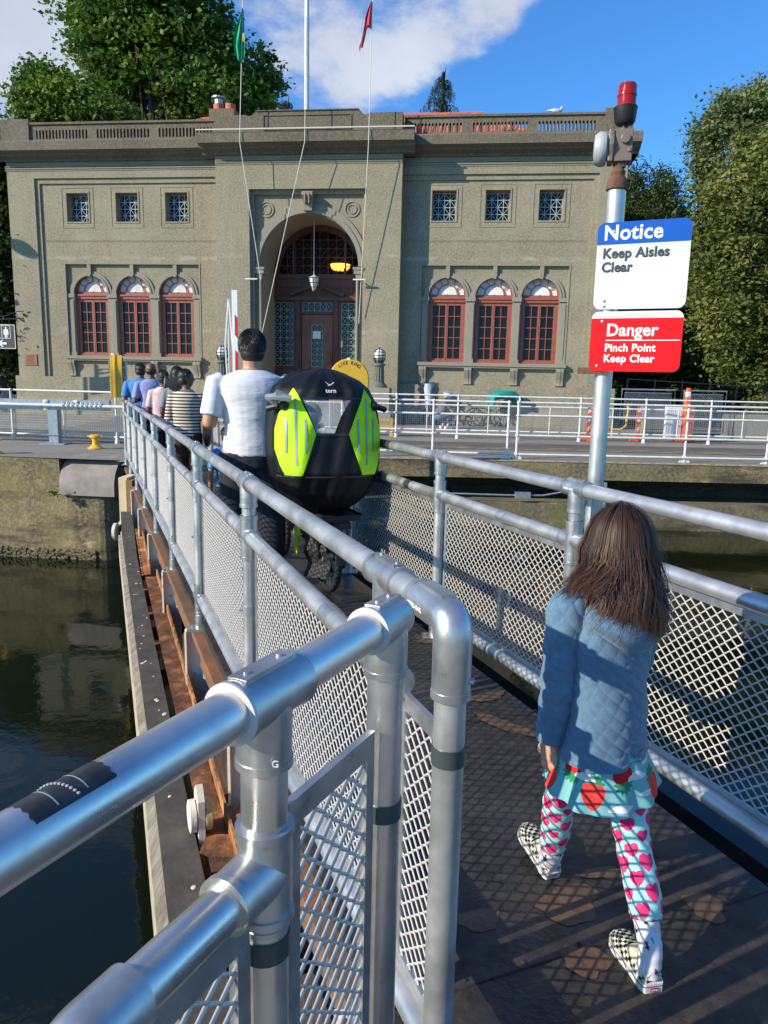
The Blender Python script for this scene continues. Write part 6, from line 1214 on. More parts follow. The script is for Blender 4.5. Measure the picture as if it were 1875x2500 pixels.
# cyclist crouching by the bikes
def crouch():
    p = atz(1085, 1046, 0); o = empty('person', 'crouching cyclist in a silver helmet working on a parked bike', 'person', (p.x, p.y, 0), R(-60), 'people far off'); b = MB()
    head(b, (0, .10, 1.02), .23, (0, 1, -.2)); b.tube([(0, .05, .93), (0, -.02, .84)], .05, 10); b.tube([(0, -.22, .36), (0, -.20, .5), (0, -.10, .7), (0, -.03, .84)], [(.17, .13), (.16, .12), (.18, .12), (.10, .08)], 16, side=(1, 0, 0))
    for s in (-1, 1):
        b.tube([(s*.18, -.03, .80), (s*.24, .12, .56), (s*.12, .34, .44)], [.05, .042, .03], 10); hand(b, (s*.12, .34, .44), (0, 1, -.3), s, 1, .5, (0, 0, -1))
        b.tube([(s*.1, -.22, .36), (s*.16, .18, .50), (s*.14, .02, .08)], [.09, .062, .042], 12); b.tube([(s*.14, -.05, .04), (s*.15, .18, .03)], [.04, .03], 8)
    remesh(b.build('body', SK['light'], o), .018, 2)
    b = MB(); b.tube([(0, -.23, .42), (0, -.20, .5), (0, -.10, .7), (0, -.03, .86)], [(.19, .15), (.18, .14), (.20, .14), (.11, .09)], 16, side=(1, 0, 0))
    for s in (-1, 1): b.tube([(s*.16, -.03, .80), (s*.21, .04, .68)], [.07, .065], 10)
    b.build('shirt', cloth('grey_brown_shirt', (.13, .11, .10)), o, smooth=True)
    b = MB(); b.ell((0, -.22, .40), (.20, .17, .15), 12, 8)
    for s in (-1, 1): b.tube([(s*.1, -.22, .36), (s*.16, .18, .50), (s*.15, .08, .24)], [.105, .085, .07], 12)
    b.build('jeans', cloth('denim', (.10, .16, .25)), o, smooth=True); b = MB()
    for s in (-1, 1): b.tube([(s*.14, -.08, .04), (s*.15, .2, .035)], [.05, .045], 10)
    b.build('shoe', M['whitep'], o, smooth=True); b = MB(); b.ell((0, .09, 1.09), (.125, .165, .11), 18, 10)
    for k in (-1, 0, 1): b.tube([(k*.05, -.05, 1.17), (k*.055, .09, 1.205), (k*.05, .22, 1.16)], .014, 6)
    tag(b.build('bicycle_helmet', flat('silver_helmet', (.6, .6, .62), .3), o, smooth=True)); b = MB(); b.tube([(.0, .02, 1.06), (0, .0, .95)], .04, 8); b.build('hair', HB, o)
crouch()
# ------------------------------------------------------------------ cargo bike with its rain canopy
def interp(tab, z):
    tab = sorted(tab); 
    if z <= tab[0][0]: return tab[0][1]
    for (a, b_), (c, d) in zip(tab, tab[1:]):
        if z <= c: return b_+(d-b_)*(z-a)/(c-a)
    return tab[-1][1]
BKR = R(25)
bike = empty('cargo_bike', 'cargo bike with neon yellow frame parts and fat black tyres under a black canopy', 'bicycle', (-.40, 5.14, 0), BKR)
tyre = mat('tyre_rubber', (.012, .012, .012), (.03, .03, .03), rough=.8, scale=40, bump=.5, bscale=90); neon = flat('neon_yellow', (.62, .80, .01), .5)
def wheel(y, r=.255, parent=bike, x=0, tw=.026, spokes=28, name='wheel', m=None):
    b = MB(); b.tube([(x, y+(r-.03)*math.cos(a), r+(r-.03)*math.sin(a)) for a in [2*PI*k/36 for k in range(36)]], .008, 6, closed=True); w_ = b.build(name, m or M['grey'], parent, smooth=True)
    b = MB(); n = 44; b.tube([(x, y+(r-tw)*math.cos(a), r+(r-tw)*math.sin(a)) for a in [2*PI*k/n for k in range(n)]], tw, 10, closed=True)
    if spokes > 20:
        for k in range(44):
            for s in (-1, 1): a = 2*PI*k/44; b.box((x+s*.014-.006, y+(r-.004)*math.cos(a)-.004, r+(r-.004)*math.sin(a)-.004), (x+s*.014+.006, y+(r-.004)*math.cos(a)+.004, r+(r-.004)*math.sin(a)+.004))
    b.build('tyre', tyre, w_, smooth=True); b = MB()
    for k in range(spokes): a = 2*PI*k/spokes; a2 = a+.35*(1 if k % 2 else -1); b.tube([(x+.02*(1 if k % 4 < 2 else -1), y+.025*math.cos(a2), r+.025*math.sin(a2)), (x, y+(r-.035)*math.cos(a), r+(r-.035)*math.sin(a))], .0012 if spokes > 20 else .002, 4)
    b.cyl((x-.04, y, r), (x+.04, y, r), .028, 14); b.build('spokes', M['galv'], w_); return w_
wheel(0); wheel(1.15)
b = MB(); b.tube([(0, .12, .55), (0, .55, .36), (0, .98, .78)], .028, 10); b.tube([(0, .5, .38), (0, .42, .95)], .02, 8); b.tube([(0, .98, .72), (0, 1.02, 1.05)], .022, 8)
for s in (-1, 1): b.tube([(s*.06, 0, .26), (s*.05, .3, .5), (0, .42, .75)], .014, 8); b.tube([(s*.06, 0, .26), (s*.03, .5, .36)], .014, 8); b.tube([(s*.05, 1.15, .26), (s*.05, 1.0, .72)], .016, 8)
b.build('frame', M['black'], bike, smooth=True)
b = MB(); b.tube([(-.09, .42, .20), (-.09, .42, .60)], [(.012, .05)]*2, 8); b.tube([(-.07, .10, .52), (-.04, .8, .50)], .02, 8); b.tube([(-.12, .30, .56), (-.12, .28, .36)], .016, 8); b.build('neon_frame_tube', neon, bike, smooth=True)
b = MB(); b.tube([(-.30, 1.0, 1.12), (-.1, 1.04, 1.06), (.1, 1.04, 1.06), (.30, 1.0, 1.12)], .014, 8)
for s in (-1, 1): b.tube([(s*.2, 1.02, 1.09), (s*.33, .99, 1.13)], .02, 8)
b.build('handlebar', M['black'], bike, smooth=True)
b = MB(); b.box((-.13, -.28, .56), (.13, .42, .60)); b.tube([(-.14, -.3, .60), (-.14, .4, .60)], .012, 6); b.tube([(.14, -.3, .60), (.14, .4, .60)], .012, 6); b.box((-.045, -.34, .52), (.045, -.24, .56))
for s in (-1, 1): b.tube([(s*.1, 0, .56), (s*.06, 0, .27)], .01, 6)
b.build('rear_rack', M['black'], bike)
b = MB(); b.tube([(x_, .0, z) for x_, z in ((0, 0), (0, 0))], .001, 3) if False else None
b.tube([(0, -.27*math.cos(a)*1.07, .255+.27*1.07*math.sin(a)) for a in [R(0+k*12) for k in range(12)]], [(.04, .004)]*12, 8, side=(1, 0, 0)); b.build('mudguard', M['black'], bike, smooth=True)
b = MB(); b.cyl((.02, .5, .34), (.11, .5, .34), .10, 20); b.tube([(.12, .5, .34), (.13, .42, .20)], .012, 6); b.box((.12, .36, .17), (.24, .44, .20)); b.tube([(-.06, .5, .34), (-.10, .58, .46)], .012, 6); b.box((-.20, .55, .45), (-.1, .63, .48)); b.build('crank_and_pedal', M['black'], bike, smooth=True)
b = MB(); b.tube([(.10, .1, .34), (.14, .12, .26), (.12, .05, .18), (.09, .02, .24)], .016, 6); b.tube([(.06, -.05, .26), (.18, .12, .14)], .014, 8); b.tube([(.06, .15, .30), (.15, .3, .06)], .012, 6); b.build('kickstand', M['black'], bike)
tb_ = MB()
for s in (-1, 1):
    n = 14; P = []
    for i in range(n):
        for j in range(n): y = -.17+.5*i/(n-1); z = .14+.42*j/(n-1)-.10*(i/(n-1)) ; P.append((s*(.055+.02*math.sin(i*1.3)+.02*math.cos(j)), y, z))
    if s < 0: tb_.add(P, [(i*n+j, i*n+j+1, (i+1)*n+j+1, (i+1)*n+j) for i in range(n-1) for j in range(n-1)])
tb_.build('mesh_pannier', mat('open_black_netting', (.012, .012, .012), (.05, .05, .05), rough=.7, scale=90, lo=.48, hi=.52), bike)
# canopy shell
cn = empty('rain_canopy', 'black bike canopy with two neon yellow-green panels and a clear rear window', 'bike canopy', (-.345, 4.80, 0), R(17))
WTb = [(.61, .13), (.65, .215), (.71, .275), (.79, .32), (.90, .35), (1.0, .362), (1.15, .364), (1.28, .355), (1.38, .333), (1.45, .300), (1.50, .250), (1.535, .185), (1.56, .11), (1.57, .04)]
YB = [(.61, .14), (.66, .07), (.75, .01), (.90, -.03), (1.15, .0), (1.36, .03), (1.44, .06), (1.50, .12), (1.54, .19), (1.57, .27)]
def CS(u, z, off=0.0):
    w_ = interp(WTb, z); y = interp(YB, z)+.15*abs(u)**4.2+.010*math.sin(u*7+z*5)*math.sin(z*9+1)+.006*math.sin(u*17-z*11); s = (1 if u > 0 else -1); return Vector((w_*u, y-off*(1-abs(u)*.4), z)) if off == 0 else Vector((w_*u+s*off*abs(u)**3, y-off, z))
zs_ = [.61+(1.57-.61)*i/90 for i in range(91)]; P = []
for z in zs_:
    row = [CS(-1+2*j/60, z) for j in range(61)]; w_ = interp(WTb, z); y0 = row[-1].y; dpt = min(.42, .10+w_*1.1)
    for j in range(1, 9): t_ = j/9; row.append(Vector((w_*(1+.02*math.sin(PI*t_)), y0+dpt*t_, z+.012*math.sin(z*40+j))))
    for j in range(0, 13): t_ = j/12; row.append(Vector((w_*(1-2*t_), y0+dpt+.10*math.sin(PI*t_), z)))
    for j in range(1, 9): t_ = 1-j/9; row.append(Vector((-w_*(1+.02*math.sin(PI*t_)), y0+dpt*t_, z+.012*math.sin(z*35+j))))
    P.append(row)
win = lambda u, z: (1.155 < z < 1.375) and (abs(u*interp(WTb, z)) < .088+(z-1.155)*.37)
Pn = np.array([[tuple(p) for p in r_] for r_ in P]); a_, b__ = Pn.shape[:2]; fs = []
for i in range(a_-1):
    for j in range(b__):
        j2 = (j+1) % b__
        if j < 60 and win(-1+2*(j+.5)/60, (zs_[i]+zs_[i+1])/2): continue
        if 71 <= j <= 80 and 1.0 < zs_[i] < 1.42: continue
        fs.append((i*b__+j, i*b__+j2, (i+1)*b__+j2, (i+1)*b__+j))
nyl = mat('black_nylon', (.004, .004, .005), (.008, .008, .009), rough=.5, scale=5, bump=.35, bscale=9, bdist=.02, spec=.3)
raw_mesh('canopy_shell', Pn.reshape(-1, 3), fs, nyl, parent=cn, smooth=True)
def rows(L, Rr, z0, z1, off, n=40, k=8):
    P_ = []
    for i in range(n+1):
        z = z0+(z1-z0)*i/n; w_ = interp(WTb, z); l, r_ = interp(L, z)/w_, interp(Rr, z)/w_; l, r_ = max(-1, l), min(1, r_); P_.append([CS(l+(r_-l)*j/k, z, off) for j in range(k+1)])
    return [[tuple(p) for p in r_] for r_ in P_]
def cpatch(name, L, Rr, z0, z1, off, m, parent=cn): return grid_mesh(name, rows(L, Rr, z0, z1, off), None, m, parent=parent)
M['neon'] = mat('neon_yellow_green_fabric', (.42, .80, .0), (.50, .90, .0), rough=.7, scale=3, bump=.25, bscale=10, bdist=.015); ref = flat('grey_reflective_tape', (.30, .33, .34), .4)
for s in (-1, 1):
    inner = [(.885, -.20), (1.155, -.105), (1.445, -.232)]; outer = [(.885, -.30), (.95, -.33), (1.05, -.355), (1.18, -.352), (1.28, -.328), (1.38, -.28), (1.445, -.234)]
    if s > 0: L, Rr = [(z, -x) for z, x in inner], [(z, -x) for z, x in outer]
    else: L, Rr = outer, inner
    pn = cpatch('neon_panel', L, Rr, .885, 1.445, .004, M['neon'])
    for x0, z0, z1 in ((-.235, .95, 1.38), (-.292, 1.03, 1.25), (-.175, 1.03, 1.25)):
        a, c = (x0-.007, x0+.007); a, c = (a, c) if s < 0 else (-c, -a); cpatch('reflective_strip', [(z0, a), (z1, a)], [(z0, c), (z1, c)], z0, z1, .0065, ref, pn)
cp = flat('clear_plastic_window', (.42, .44, .45), .10, alpha=.42, spec=.9); cpatch('window', [(1.15, -.100), (1.38, -.187)], [(1.15, .100), (1.38, .187)], 1.15, 1.38, .002, cp)
cpatch('window_flap', [(1.15, .01), (1.27, .06), (1.38, .13)], [(1.15, .100), (1.38, .187)], 1.15, 1.38, .0035, nyl)
cpatch('window_trim', [(1.145, -.103), (1.16, -.108)], [(1.145, .103), (1.16, .108)], 1.145, 1.16, .006, M['black']); cpatch('window_trim', [(1.375, -.190), (1.392, -.197)], [(1.375, .190), (1.392, .197)], 1.375, 1.392, .006, M['black'])
cpatch('seam', [(.872, -.345), (.882, -.345)], [(.872, .345), (.882, .345)], .872, .882, .005, flat('grey_piping', (.06, .06, .065), .5))
lt = flat('white_print_logo', (.7, .7, .7), .5); p = CS(0, 1.435, .012); text('logo_lettering', 'tern', .042, lt, cn, (p.x, p.y-.004, 1.420), (R(90-28), 0, 0), bold=.03, align='CENTER')
b = MB(Matrix.Translation((0, CS(0, 1.485, .016).y-.004, 1.468)) @ Matrix.Rotation(R(-28), 4, 'X')); b.add([(-.032, 0, .028), (-.01, 0, .010), (.0, 0, .004), (.012, 0, .010), (.022, 0, .020), (.034, 0, .022), (.020, 0, .008), (.012, 0, -.006), (-.004, 0, -.010), (-.016, 0, -.006), (-.006, 0, .0), (-.018, 0, .012)], [tuple(range(12))]); b.build('logo_bird', lt, cn)
b = MB()
for k in range(5): b.tube([(-.41+.012*k, .10, 1.385-.01*k), (-.35, .03, 1.39+.006*k), (-.27, .0+.004*k, 1.38)], [.022, .026, .018], 8)
b.build('rolled_clear_flap', flat('crumpled_clear_vinyl', (.30, .32, .34), .12, alpha=.7, spec=.9), cn, smooth=True)
b = MB()
for s in (-1, 1): b.ell((s*.30, .10, 1.335), (.035, .04, .035), 10, 8); b.tube([(s*.33, .12, 1.33), (s*.40, .16, 1.31)], .02, 8)
b.build('strap_roll', M['black'], cn, smooth=True)
# children inside, seen through the window
for x, lab in ((-.07, 'child riding inside the canopy, seen dimly through the left of its window'), ):
    o = empty('person', lab, 'person', (-.325, 4.80, 0), BKR, 'people crossing the walkway'); b = MB(); head(b, (x, .30, 1.24), .19, (0, 1, 0)); b.tube([(x, .30, 1.12), (x, .28, 1.16)], .04, 8); b.tube([(x, .30, .80), (x, .30, 1.0), (x, .30, 1.12)], [(.12, .08), (.13, .085), (.06, .05)], 14, side=(1, 0, 0))
    for s in (-1, 1): b.tube([(x+s*.11, .30, 1.08), (x+s*.14, .33, .92), (x+s*.08, .42, .85)], [.035, .03, .02], 8)
    remesh(b.build('body', SK['light'], o), .012); b = MB(); b.tube([(x, .30, .78), (x, .30, 1.0), (x, .30, 1.13)], [(.13, .09), (.14, .095), (.07, .06)], 14, side=(1, 0, 0)); b.build('jacket', cloth('pale_blue_coat', (.4, .5, .62)), o, smooth=True); b = MB(); b.ell((x, .29, 1.27), (.075, .085, .085), 14, 8); b.build('hair', HB, o, smooth=True)
# ------------------------------------------------------------------ parked bikes by the building
def parked(label, px, py, rz, frame, basket=None):
    p = atz(px, py, 0); o = empty('parked_bicycle', label, 'bicycle', (p.x, p.y, 0), rz, 'bicycles parked by the building')
    wheel(-.5, .33, o, tw=.018, spokes=14); wheel(.55, .33, o, tw=.018, spokes=14); b = MB(); b.tube([(0, -.5, .33), (0, -.05, .30), (0, -.2, .85), (0, -.5, .33)], .017, 6); b.tube([(0, -.05, .3), (0, .40, .80), (0, -.17, .75)], .02, 6); b.tube([(0, .55, .33), (0, .42, .72), (0, .38, .95)], .017, 6); b.build('frame', frame, o, smooth=True)
    b = MB(); b.tube([(-.28, .30, 1.0), (-.1, .38, .98), (.1, .38, .98), (.28, .30, 1.0)], .014, 6); b.ell((0, -.22, .9), (.07, .13, .03), 10, 6); b.build('handlebar_and_saddle', M['black'], o, smooth=True); return o
teal = flat('teal_fabric', (.0, .26, .22), .7)
o = parked('parked bike with a pale tall rear bag and blue helmet hung on it', 1025, 1036, R(35), flat('white_frame', (.5, .5, .5), .4)); b = MB(); b.tube([(0, -.5, .75), (0, -.48, 1.1), (0, -.46, 1.45)], [(.13, .13), (.17, .15), (.21, .17)], 14); b.build('tall_bag', flat('pale_grey_bag', (.45, .50, .50), .7), o, smooth=True); b = MB(); b.ell((0, -.66, 1.25), (.10, .05, .12), 12, 8); b.build('blue_pack', flat('blue_pack', (.02, .15, .3), .5), o, smooth=True)
b = MB(); b.ell((-.2, -.42, 1.42), (.05, .05, .08), 8, 6); b.ell((.2, -.42, 1.42), (.05, .05, .08), 8, 6); b.build('strap', M['black'], o)
parked('dark parked bike between the pale-bag bike and the crouching cyclist', 1050, 1038, R(70), M['black']); parked('dark parked bike just right of the crouching cyclist', 1140, 1040, R(85), M['black'])
o = parked('parked bike with a teal cargo tent over its front', 1190, 1042, R(-80), teal)
b = MB(); b.tube([(-.0, .1, .75), (0, .12, 1.0), (0, .3, 1.12), (0, .9, 1.14), (0, 1.05, .9)], [(.26, .10), (.27, .15), (.27, .17), (.27, .15), (.25, .05)], 14, side=(1, 0, 0)); b.build('cargo_tent', teal, o, smooth=True)
# ------------------------------------------------------------------ the girl
GO = Vector((.605, 1.85, 0)); girl = empty('person', 'girl in a blue quilted hooded jacket, strawberry skirt and heart-print leggings walking away', 'person', GO, 0, 'people crossing the walkway')
gd = Vector((-.373, .928, 0)); gr_ = Vector((.928, .373, 0)); UZ = Vector((0, 0, 1))
ta = R(19); td = Vector((gd.x*math.cos(ta)-gd.y*math.sin(ta), gd.x*math.sin(ta)+gd.y*math.cos(ta), 0)); tr = Vector((td.y, -td.x, 0))
W = lambda x, y, z: Vector((x, y, z))-GO
HC = W(.610, 1.875, 1.090)
Lh, Lk, La, Lheel = W(.555, 1.885, .50), W(.530, 1.955, .315), W(.532, 2.030, .11), W(.540, 2.035, .0)
Rh, Rk, Ra = W(.650, 1.87, .50), W(.684, 1.770, .31), W(.702, 1.655, .09)
sL, eL, wL = W(.482, 1.835, .925), W(.468, 1.835, .715), W(.458, 1.850, .555)
sR, eR, wR = W(.700, 1.915, .925), W(.725, 1.99, .74), W(.68, 2.10, .66)
b = MB(); head(b, HC, .205, gd); b.tube([W(.603, 1.87, .93), W(.602, 1.872, .98), HC-UZ*.06], [.045, .036, .036], 12)
b.tube([W(.605, 1.86, .46), W(.605, 1.86, .54), W(.605, 1.86, .66), W(.605, 1.86, .80), W(.604, 1.865, .90), W(.604, 1.868, .95)], [(.10, .075), (.105, .08), (.09, .07), (.10, .072), (.105, .06), (.05, .045)], 20, side=tr)
for A, E, W_, s in ((sL, eL, wL, -1), (sR, eR, wR, 1)): b.tube([A+tr*(-s*.03)+UZ*.01, A, A.lerp(E, .5), E, E.lerp(W_, .4), W_], [.032, .036, .031, .027, .027, .0185], 12)
hand(b, wL, Vector((.10, .05, -1)), -1, .74, .34, Vector((.75, .66, .1)), thumb=1)
hand(b, wR, Vector((-.3, .8, -.3)), 1, .74, .5, Vector((-.8, -.2, -.3)), thumb=1)
for h_, k_, a_, in ((Lh, Lk, La), (Rh, Rk, Ra)): b.tube([h_, h_.lerp(k_, .5), k_, k_.lerp(a_, .35), a_, a_-UZ*.05], [.050, .040, .031, .031, .022, .020], 14)
body = b.build('body', SK['light'], girl); remesh(body, .0048, 2)
b = MB()
for s in (-1, 1): b.ell(HC+gd*.073+gr_*s*.028+UZ*.008, (.011, .007, .006), 8, 6)
b.build('eyes', EYE, body)
PAT = attr_mat('printed_cotton', .8, .15, 260, .2)
def heart(x, y): x *= 1.15; y = y*1.15+.15; return (x*x+y*y-1)**3-x*x*y**3 < 0
AQ, PK1, PK2 = (.34, .66, .63), (.80, .035, .16), (.85, .16, .30)
def limb_grid(pts, rad, nu, nv, lean=None):
    """smooth loft through pts (catmull-rom), grid [nv+1][nu]"""
    P_ = [Vector(p) for p in pts]; n = len(P_); out = []; ll = []; acc = 0; last = None; ref = gr_
    for i in range(nv+1):
        t_ = i/nv*(n-1); k = min(int(t_), n-2); f = t_-k; p0, p1, p2, p3 = P_[max(k-1, 0)], P_[k], P_[k+1], P_[min(k+2, n-1)]
        c = .5*((2*p1)+(-p0+p2)*f+(2*p0-5*p1+4*p2-p3)*f*f+(-p0+3*p1-3*p2+p3)*f**3); tg = .5*((-p0+p2)+2*(2*p0-5*p1+4*p2-p3)*f+3*(-p0+3*p1-3*p2+p3)*f*f)
        r0 = rad[k]*(1-f)+rad[k+1]*f; tg.normalize(); u = (ref-tg*ref.dot(tg)).normalized(); v = tg.cross(u)
        if last is not None: acc += (c-last).length
        last = c; ll.append((acc, r0)); out.append([tuple(c+u*(r0*math.cos(2*PI*j/nu))+v*(r0*math.sin(2*PI*j/nu))) for j in range(nu)])
    return out, ll
def leg(pts, rad, seed, name='legging', wr=.0016):
    nu, nv = 150, 240; G, ll = limb_grid(pts, rad, nu, nv); rs_ = random.Random(seed); G = np.array(G)
    cen = G.mean(axis=1, keepdims=True); d = G-cen; i_ = np.arange(nv+1)[:, None]; j_ = np.arange(nu)[None, :]; wv = np.sin(i_*.21+1.2*np.sin(j_*2*np.pi/nu+seed))*wr/.04*(.6+.4*np.sin(i_*.05+seed)); G = cen+d*(1+wv[..., None])
    cells = {}
    def col(i, j):
        acc, r0 = ll[int(i)]; u = (j/nu)*2*PI*.042; v = acc; cw, chh = 2*PI*.042/4, .070
        row = int(v/chh*2); best = None
        for rr_ in (row-1, row, row+1):
            cy = rr_*chh/2; off = .5 if rr_ % 2 else 0
            for q in range(-1, 6):
                cx = (q+off)*cw; key = (rr_, q % 4)
                if key not in cells: cells[key] = (rs_.uniform(.78, 1.1), rs_.random(), rs_.uniform(-.15, .15))
                sz, pk_, ro = cells[key]; x, y = (u-cx)/(.0195*sz), -(v-cy)/(.0215*sz)*-1
                y = -y
                if abs(x) < 1.4 and abs(y) < 1.5 and heart(x*math.cos(ro)-y*math.sin(ro), x*math.sin(ro)+y*math.cos(ro)):
                    f = .5+.5*math.sin(x*3+y*2+rr_); return tuple(a*(1-.45*f*pk_)+c*(.45*f*pk_) for a, c in zip(PK1, PK2))
        return AQ
    return grid_mesh(name, G, col, PAT, girl, closed=True)
hipL, hipR = Lh+UZ*.02, Rh+UZ*.02
leg([hipL, hipL.lerp(Lk, .5), Lk+gd*.006, Lk.lerp(La, .5), Lk.lerp(La, .93)], [.064, .056, .047, .044, .037], 3)
leg([hipR, hipR.lerp(Rk, .5), Rk+gd*.01, Rk.lerp(Ra, .5)-gd*.004, Rk.lerp(Ra, .70)], [.064, .055, .0455, .045, .0385], 8)
def sock(a, b_, c, seed, r=(.034, .031, .029, .030)):
    G, ll = limb_grid([a, a.lerp(b_, .5), b_, c], r, 90, 90); rs_ = random.Random(seed); sp_ = [(rs_.uniform(0, .19), rs_.uniform(0, .14), rs_.choice([0, 0, 1]), rs_.uniform(-.5, .5)) for _ in range(30)]
    def col(i, j):
        u = j/90*2*PI*.031; v = ll[int(i)][0]
        for (x, y, k, ro) in sp_:
            dx, dy = u-x, v-y; dx, dy = dx*math.cos(ro)-dy*math.sin(ro), dx*math.sin(ro)+dy*math.cos(ro)
            if k == 0 and (abs(dx) < .0022+.002*math.sin(dy*900)**2 and abs(dy) < .0085 or (abs(dx) < .006 and abs(dy-.003) < .0016)): return (.13, .02, .08)
            if k == 1 and (dx/.0035)**2+(dy/.008)**2 < 1: return (.03, .42, .70)
        return (.66, .64, .66)
    G = np.array(G); cen = G.mean(axis=1, keepdims=True); i_ = np.arange(91)[:, None]; j_ = np.arange(90)[None, :]; G = cen+(G-cen)*(1+.02*np.sin(i_*.5+1.5*np.sin(j_*.07))[..., None])
    return grid_mesh('sock', G, col, PAT, girl, closed=True)
def shoe(heel, toe, pitch_z, seed):
    """heel, toe on the ground (girl-local); pitch_z lifts the toe"""
    h0, t0 = Vector(heel), Vector(toe); f = (t0-h0); L = f.length; f.normalize(); s_ = f.cross(UZ).normalized(); n_ = s_.cross(f).normalized()
    sh = bpy.data.objects.new('shoe', None)
    out = []; ws = [(0, .020), (.04, .0265), (.12, .0295), (.3, .029), (.5, .0315), (.7, .0365), (.85, .034), (.94, .025), (1.0, .006)]
    wdt = lambda t_: interp(ws, t_)
    b = MB(); n = 28; ol = []
    for i in range(n+1): t_ = i/n; ol.append((wdt(t_)+.003, t_))
    loop = [(w_, t_) for w_, t_ in ol]+[(-w_, t_) for w_, t_ in ol[::-1]]
    for (z0, z1, g, mi) in ((0, .0045, -.001, 0), (.0045, .016, 0, 0), (.016, .0185, .0008, 1), (.0185, .024, 0, 0)):
        vs = [h0+s_*(w_+(g if w_ > 0 else -g))+f*(t_*(L+.008)-.004)+n_*z for z in (z0, z1) for w_, t_ in loop]; k = len(loop); b.add(vs, [(i, (i+1) % k, k+(i+1) % k, k+i) for i in range(k)]+[tuple(range(k)), tuple(range(2*k-1, k-1, -1))], mi)
    so_ = b.build('shoe_sole', [mat('rubber_sole_white', (.60, .57, .52), (.70, .68, .64), rough=.6, scale=30), M['black']], girl, smooth=True)
    hs = [(0, .030), (.06, .040), (.25, .037), (.42, .036), (.5, .036), (.6, .034), (.8, .026), (.92, .019), (1.0, .006)]; nt_, na = 140, 110; G = []
    for i in range(nt_+1):
        t_ = i/nt_; w_, h_ = wdt(t_), interp(hs, t_); row = []
        for j in range(na+1): a = PI*j/na; e = .75; row.append(tuple(h0+s_*(w_*math.copysign(abs(math.cos(a))**e, math.cos(a)))+f*(t_*L)+n_*(.022+h_*math.sin(a)**.8)))
        G.append(row)
    def col(i, j):
        t_ = i/nt_; a = PI*j/na; w_, h_ = wdt(t_), interp(hs, t_); u = (a-PI/2)*(.030+.008*t_); v = t_*L; z = h_*math.sin(a)**.8
        CR, BL, CM_ = (.62, .57, .42), (.02, .02, .022), (.66, .60, .42)
        q = .0105
        if t_ > .56 or (t_ > .42 and abs(a-PI/2) > .9-.0*t_): x, y = u, v; return BL if (math.floor(x/q)+math.floor(y/q)) % 2 else CR
        if t_ > .53: return BL
        if z < .021 and t_ < .42: x = (v if t_ > .03 else u); return BL if (math.floor((v*1.0+ (abs(u) if t_ < .05 else 0))/q)+math.floor(z/(.0105))) % 2 else CR
        return CM_
    grid_mesh('shoe_upper', G, col, PAT, so_)
    b = MB(); c = h0-f*.0065+n_*.010; b.add([c+s_*x+n_*z for x, z in ((-.011, -.006), (.011, -.006), (.011, .006), (-.011, .006))], [(0, 1, 2, 3)]); tg = b.build('heel_label', flat('red_rubber_tag', (.45, .01, .03), .5), so_)
    Mx = Matrix((-s_*-1, n_, -f)).transposed().to_4x4(); t3 = text('heel_lettering', 'VANS', .0075, M['whitep'], tg, (0, 0, 0), (0, 0, 0), bold=.03, align='CENTER', depth=.0002); t3.matrix_local = Matrix.Translation(c-f*.0006-n_*.0028) @ Mx
    return so_
hR, tR = W(.7035, 1.622, .0), W(.668, 1.802, .0)
hL, tL = W(.543, 2.045, .004), W(.483, 2.212, .058)
shoe(hR, tR, 0, 1); shoe(hL, tL, 0, 2)
sock(Rk.lerp(Ra, .62), Ra, hR+(tR-hR)*.15+UZ*.03, 5); sock(Lk.lerp(La, .80), La-UZ*.012, hL+(tL-hL)*.16+UZ*.03, 9, (.036, .034, .033, .033))
# skirt
nu, nv = 420, 110; G = []; SC = W(.608, 1.858, 0)
zt2, zb2 = .565, .428
def skp(ph, t_):
    fold = math.sin(ph*9+.7)*.6+math.sin(ph*14+2)*.4; fl = t_**1.1; rx = .118+.045*fl+.010*fold*fl; ry = .092+.052*fl+.010*fold*fl; hemz = .006*math.sin(ph*3+1)*fl
    # ph = 0 at the back, positive to her right
    rt = 1+.16*fl*max(0, math.sin(ph))**2
    return SC+tr*(rx*rt*math.sin(ph))-td*(ry*math.cos(ph))+UZ*(zt2+(zb2-zt2)*t_+hemz+.016*fl*max(0, math.sin(ph))**2)
for i in range(nv+1): G.append([tuple(skp(-PI+2*PI*j/nu, i/nv)) for j in range(nu)])
RD, RD2, GN, WH, SKB = (.58, .012, .02), (.75, .05, .04), (.02, .22, .10), (.66, .66, .64), (.17, .42, .42)
def straw(x, y, flip=1):
    """unit strawberry: body hangs from y = .6 to -1"""
    y *= flip; yy = (y+1)/1.6
    if 0 < yy < 1 and abs(x) < .78*math.sin(min(1, yy*1.25)*PI*.5)**.7*(1 if yy < .8 else (1-(yy-.8)*1.2)): return 'r'
    if y > .35:
        for k in range(7):
            a = R(15+25*k); dx, dy = x-.0, y-.5; u_ = dx*math.cos(a)+dy*math.sin(a); v_ = -dx*math.sin(a)+dy*math.cos(a)
            if 0 < u_ < .8 and abs(v_) < .13*math.sin(u_/.8*PI)**.8+.01: return 'g'
    return None
def cloudp(x, y): return (y > -.35 and ((x+.5)**2+(y+.1)**2*1.6 < .22 or x*x+(y-.15)**2*1.3 < .30 or (x-.5)**2+(y+.1)**2*1.8 < .18)) or (abs(x) < 1.0 and -.35 < y < -.12)
STR = [(-.055, .525, .040, -1), (.052, .452, .046, 1), (.155, .468, .040, 1), (-.135, .475, .038, 1), (.125, .53, .036, -1), (-.20, .53, .04, -1), (.24, .50, .04, 1), (-.27, .46, .04, 1), (.30, .53, .04, 1), (-.005, .582, .03, -1)]
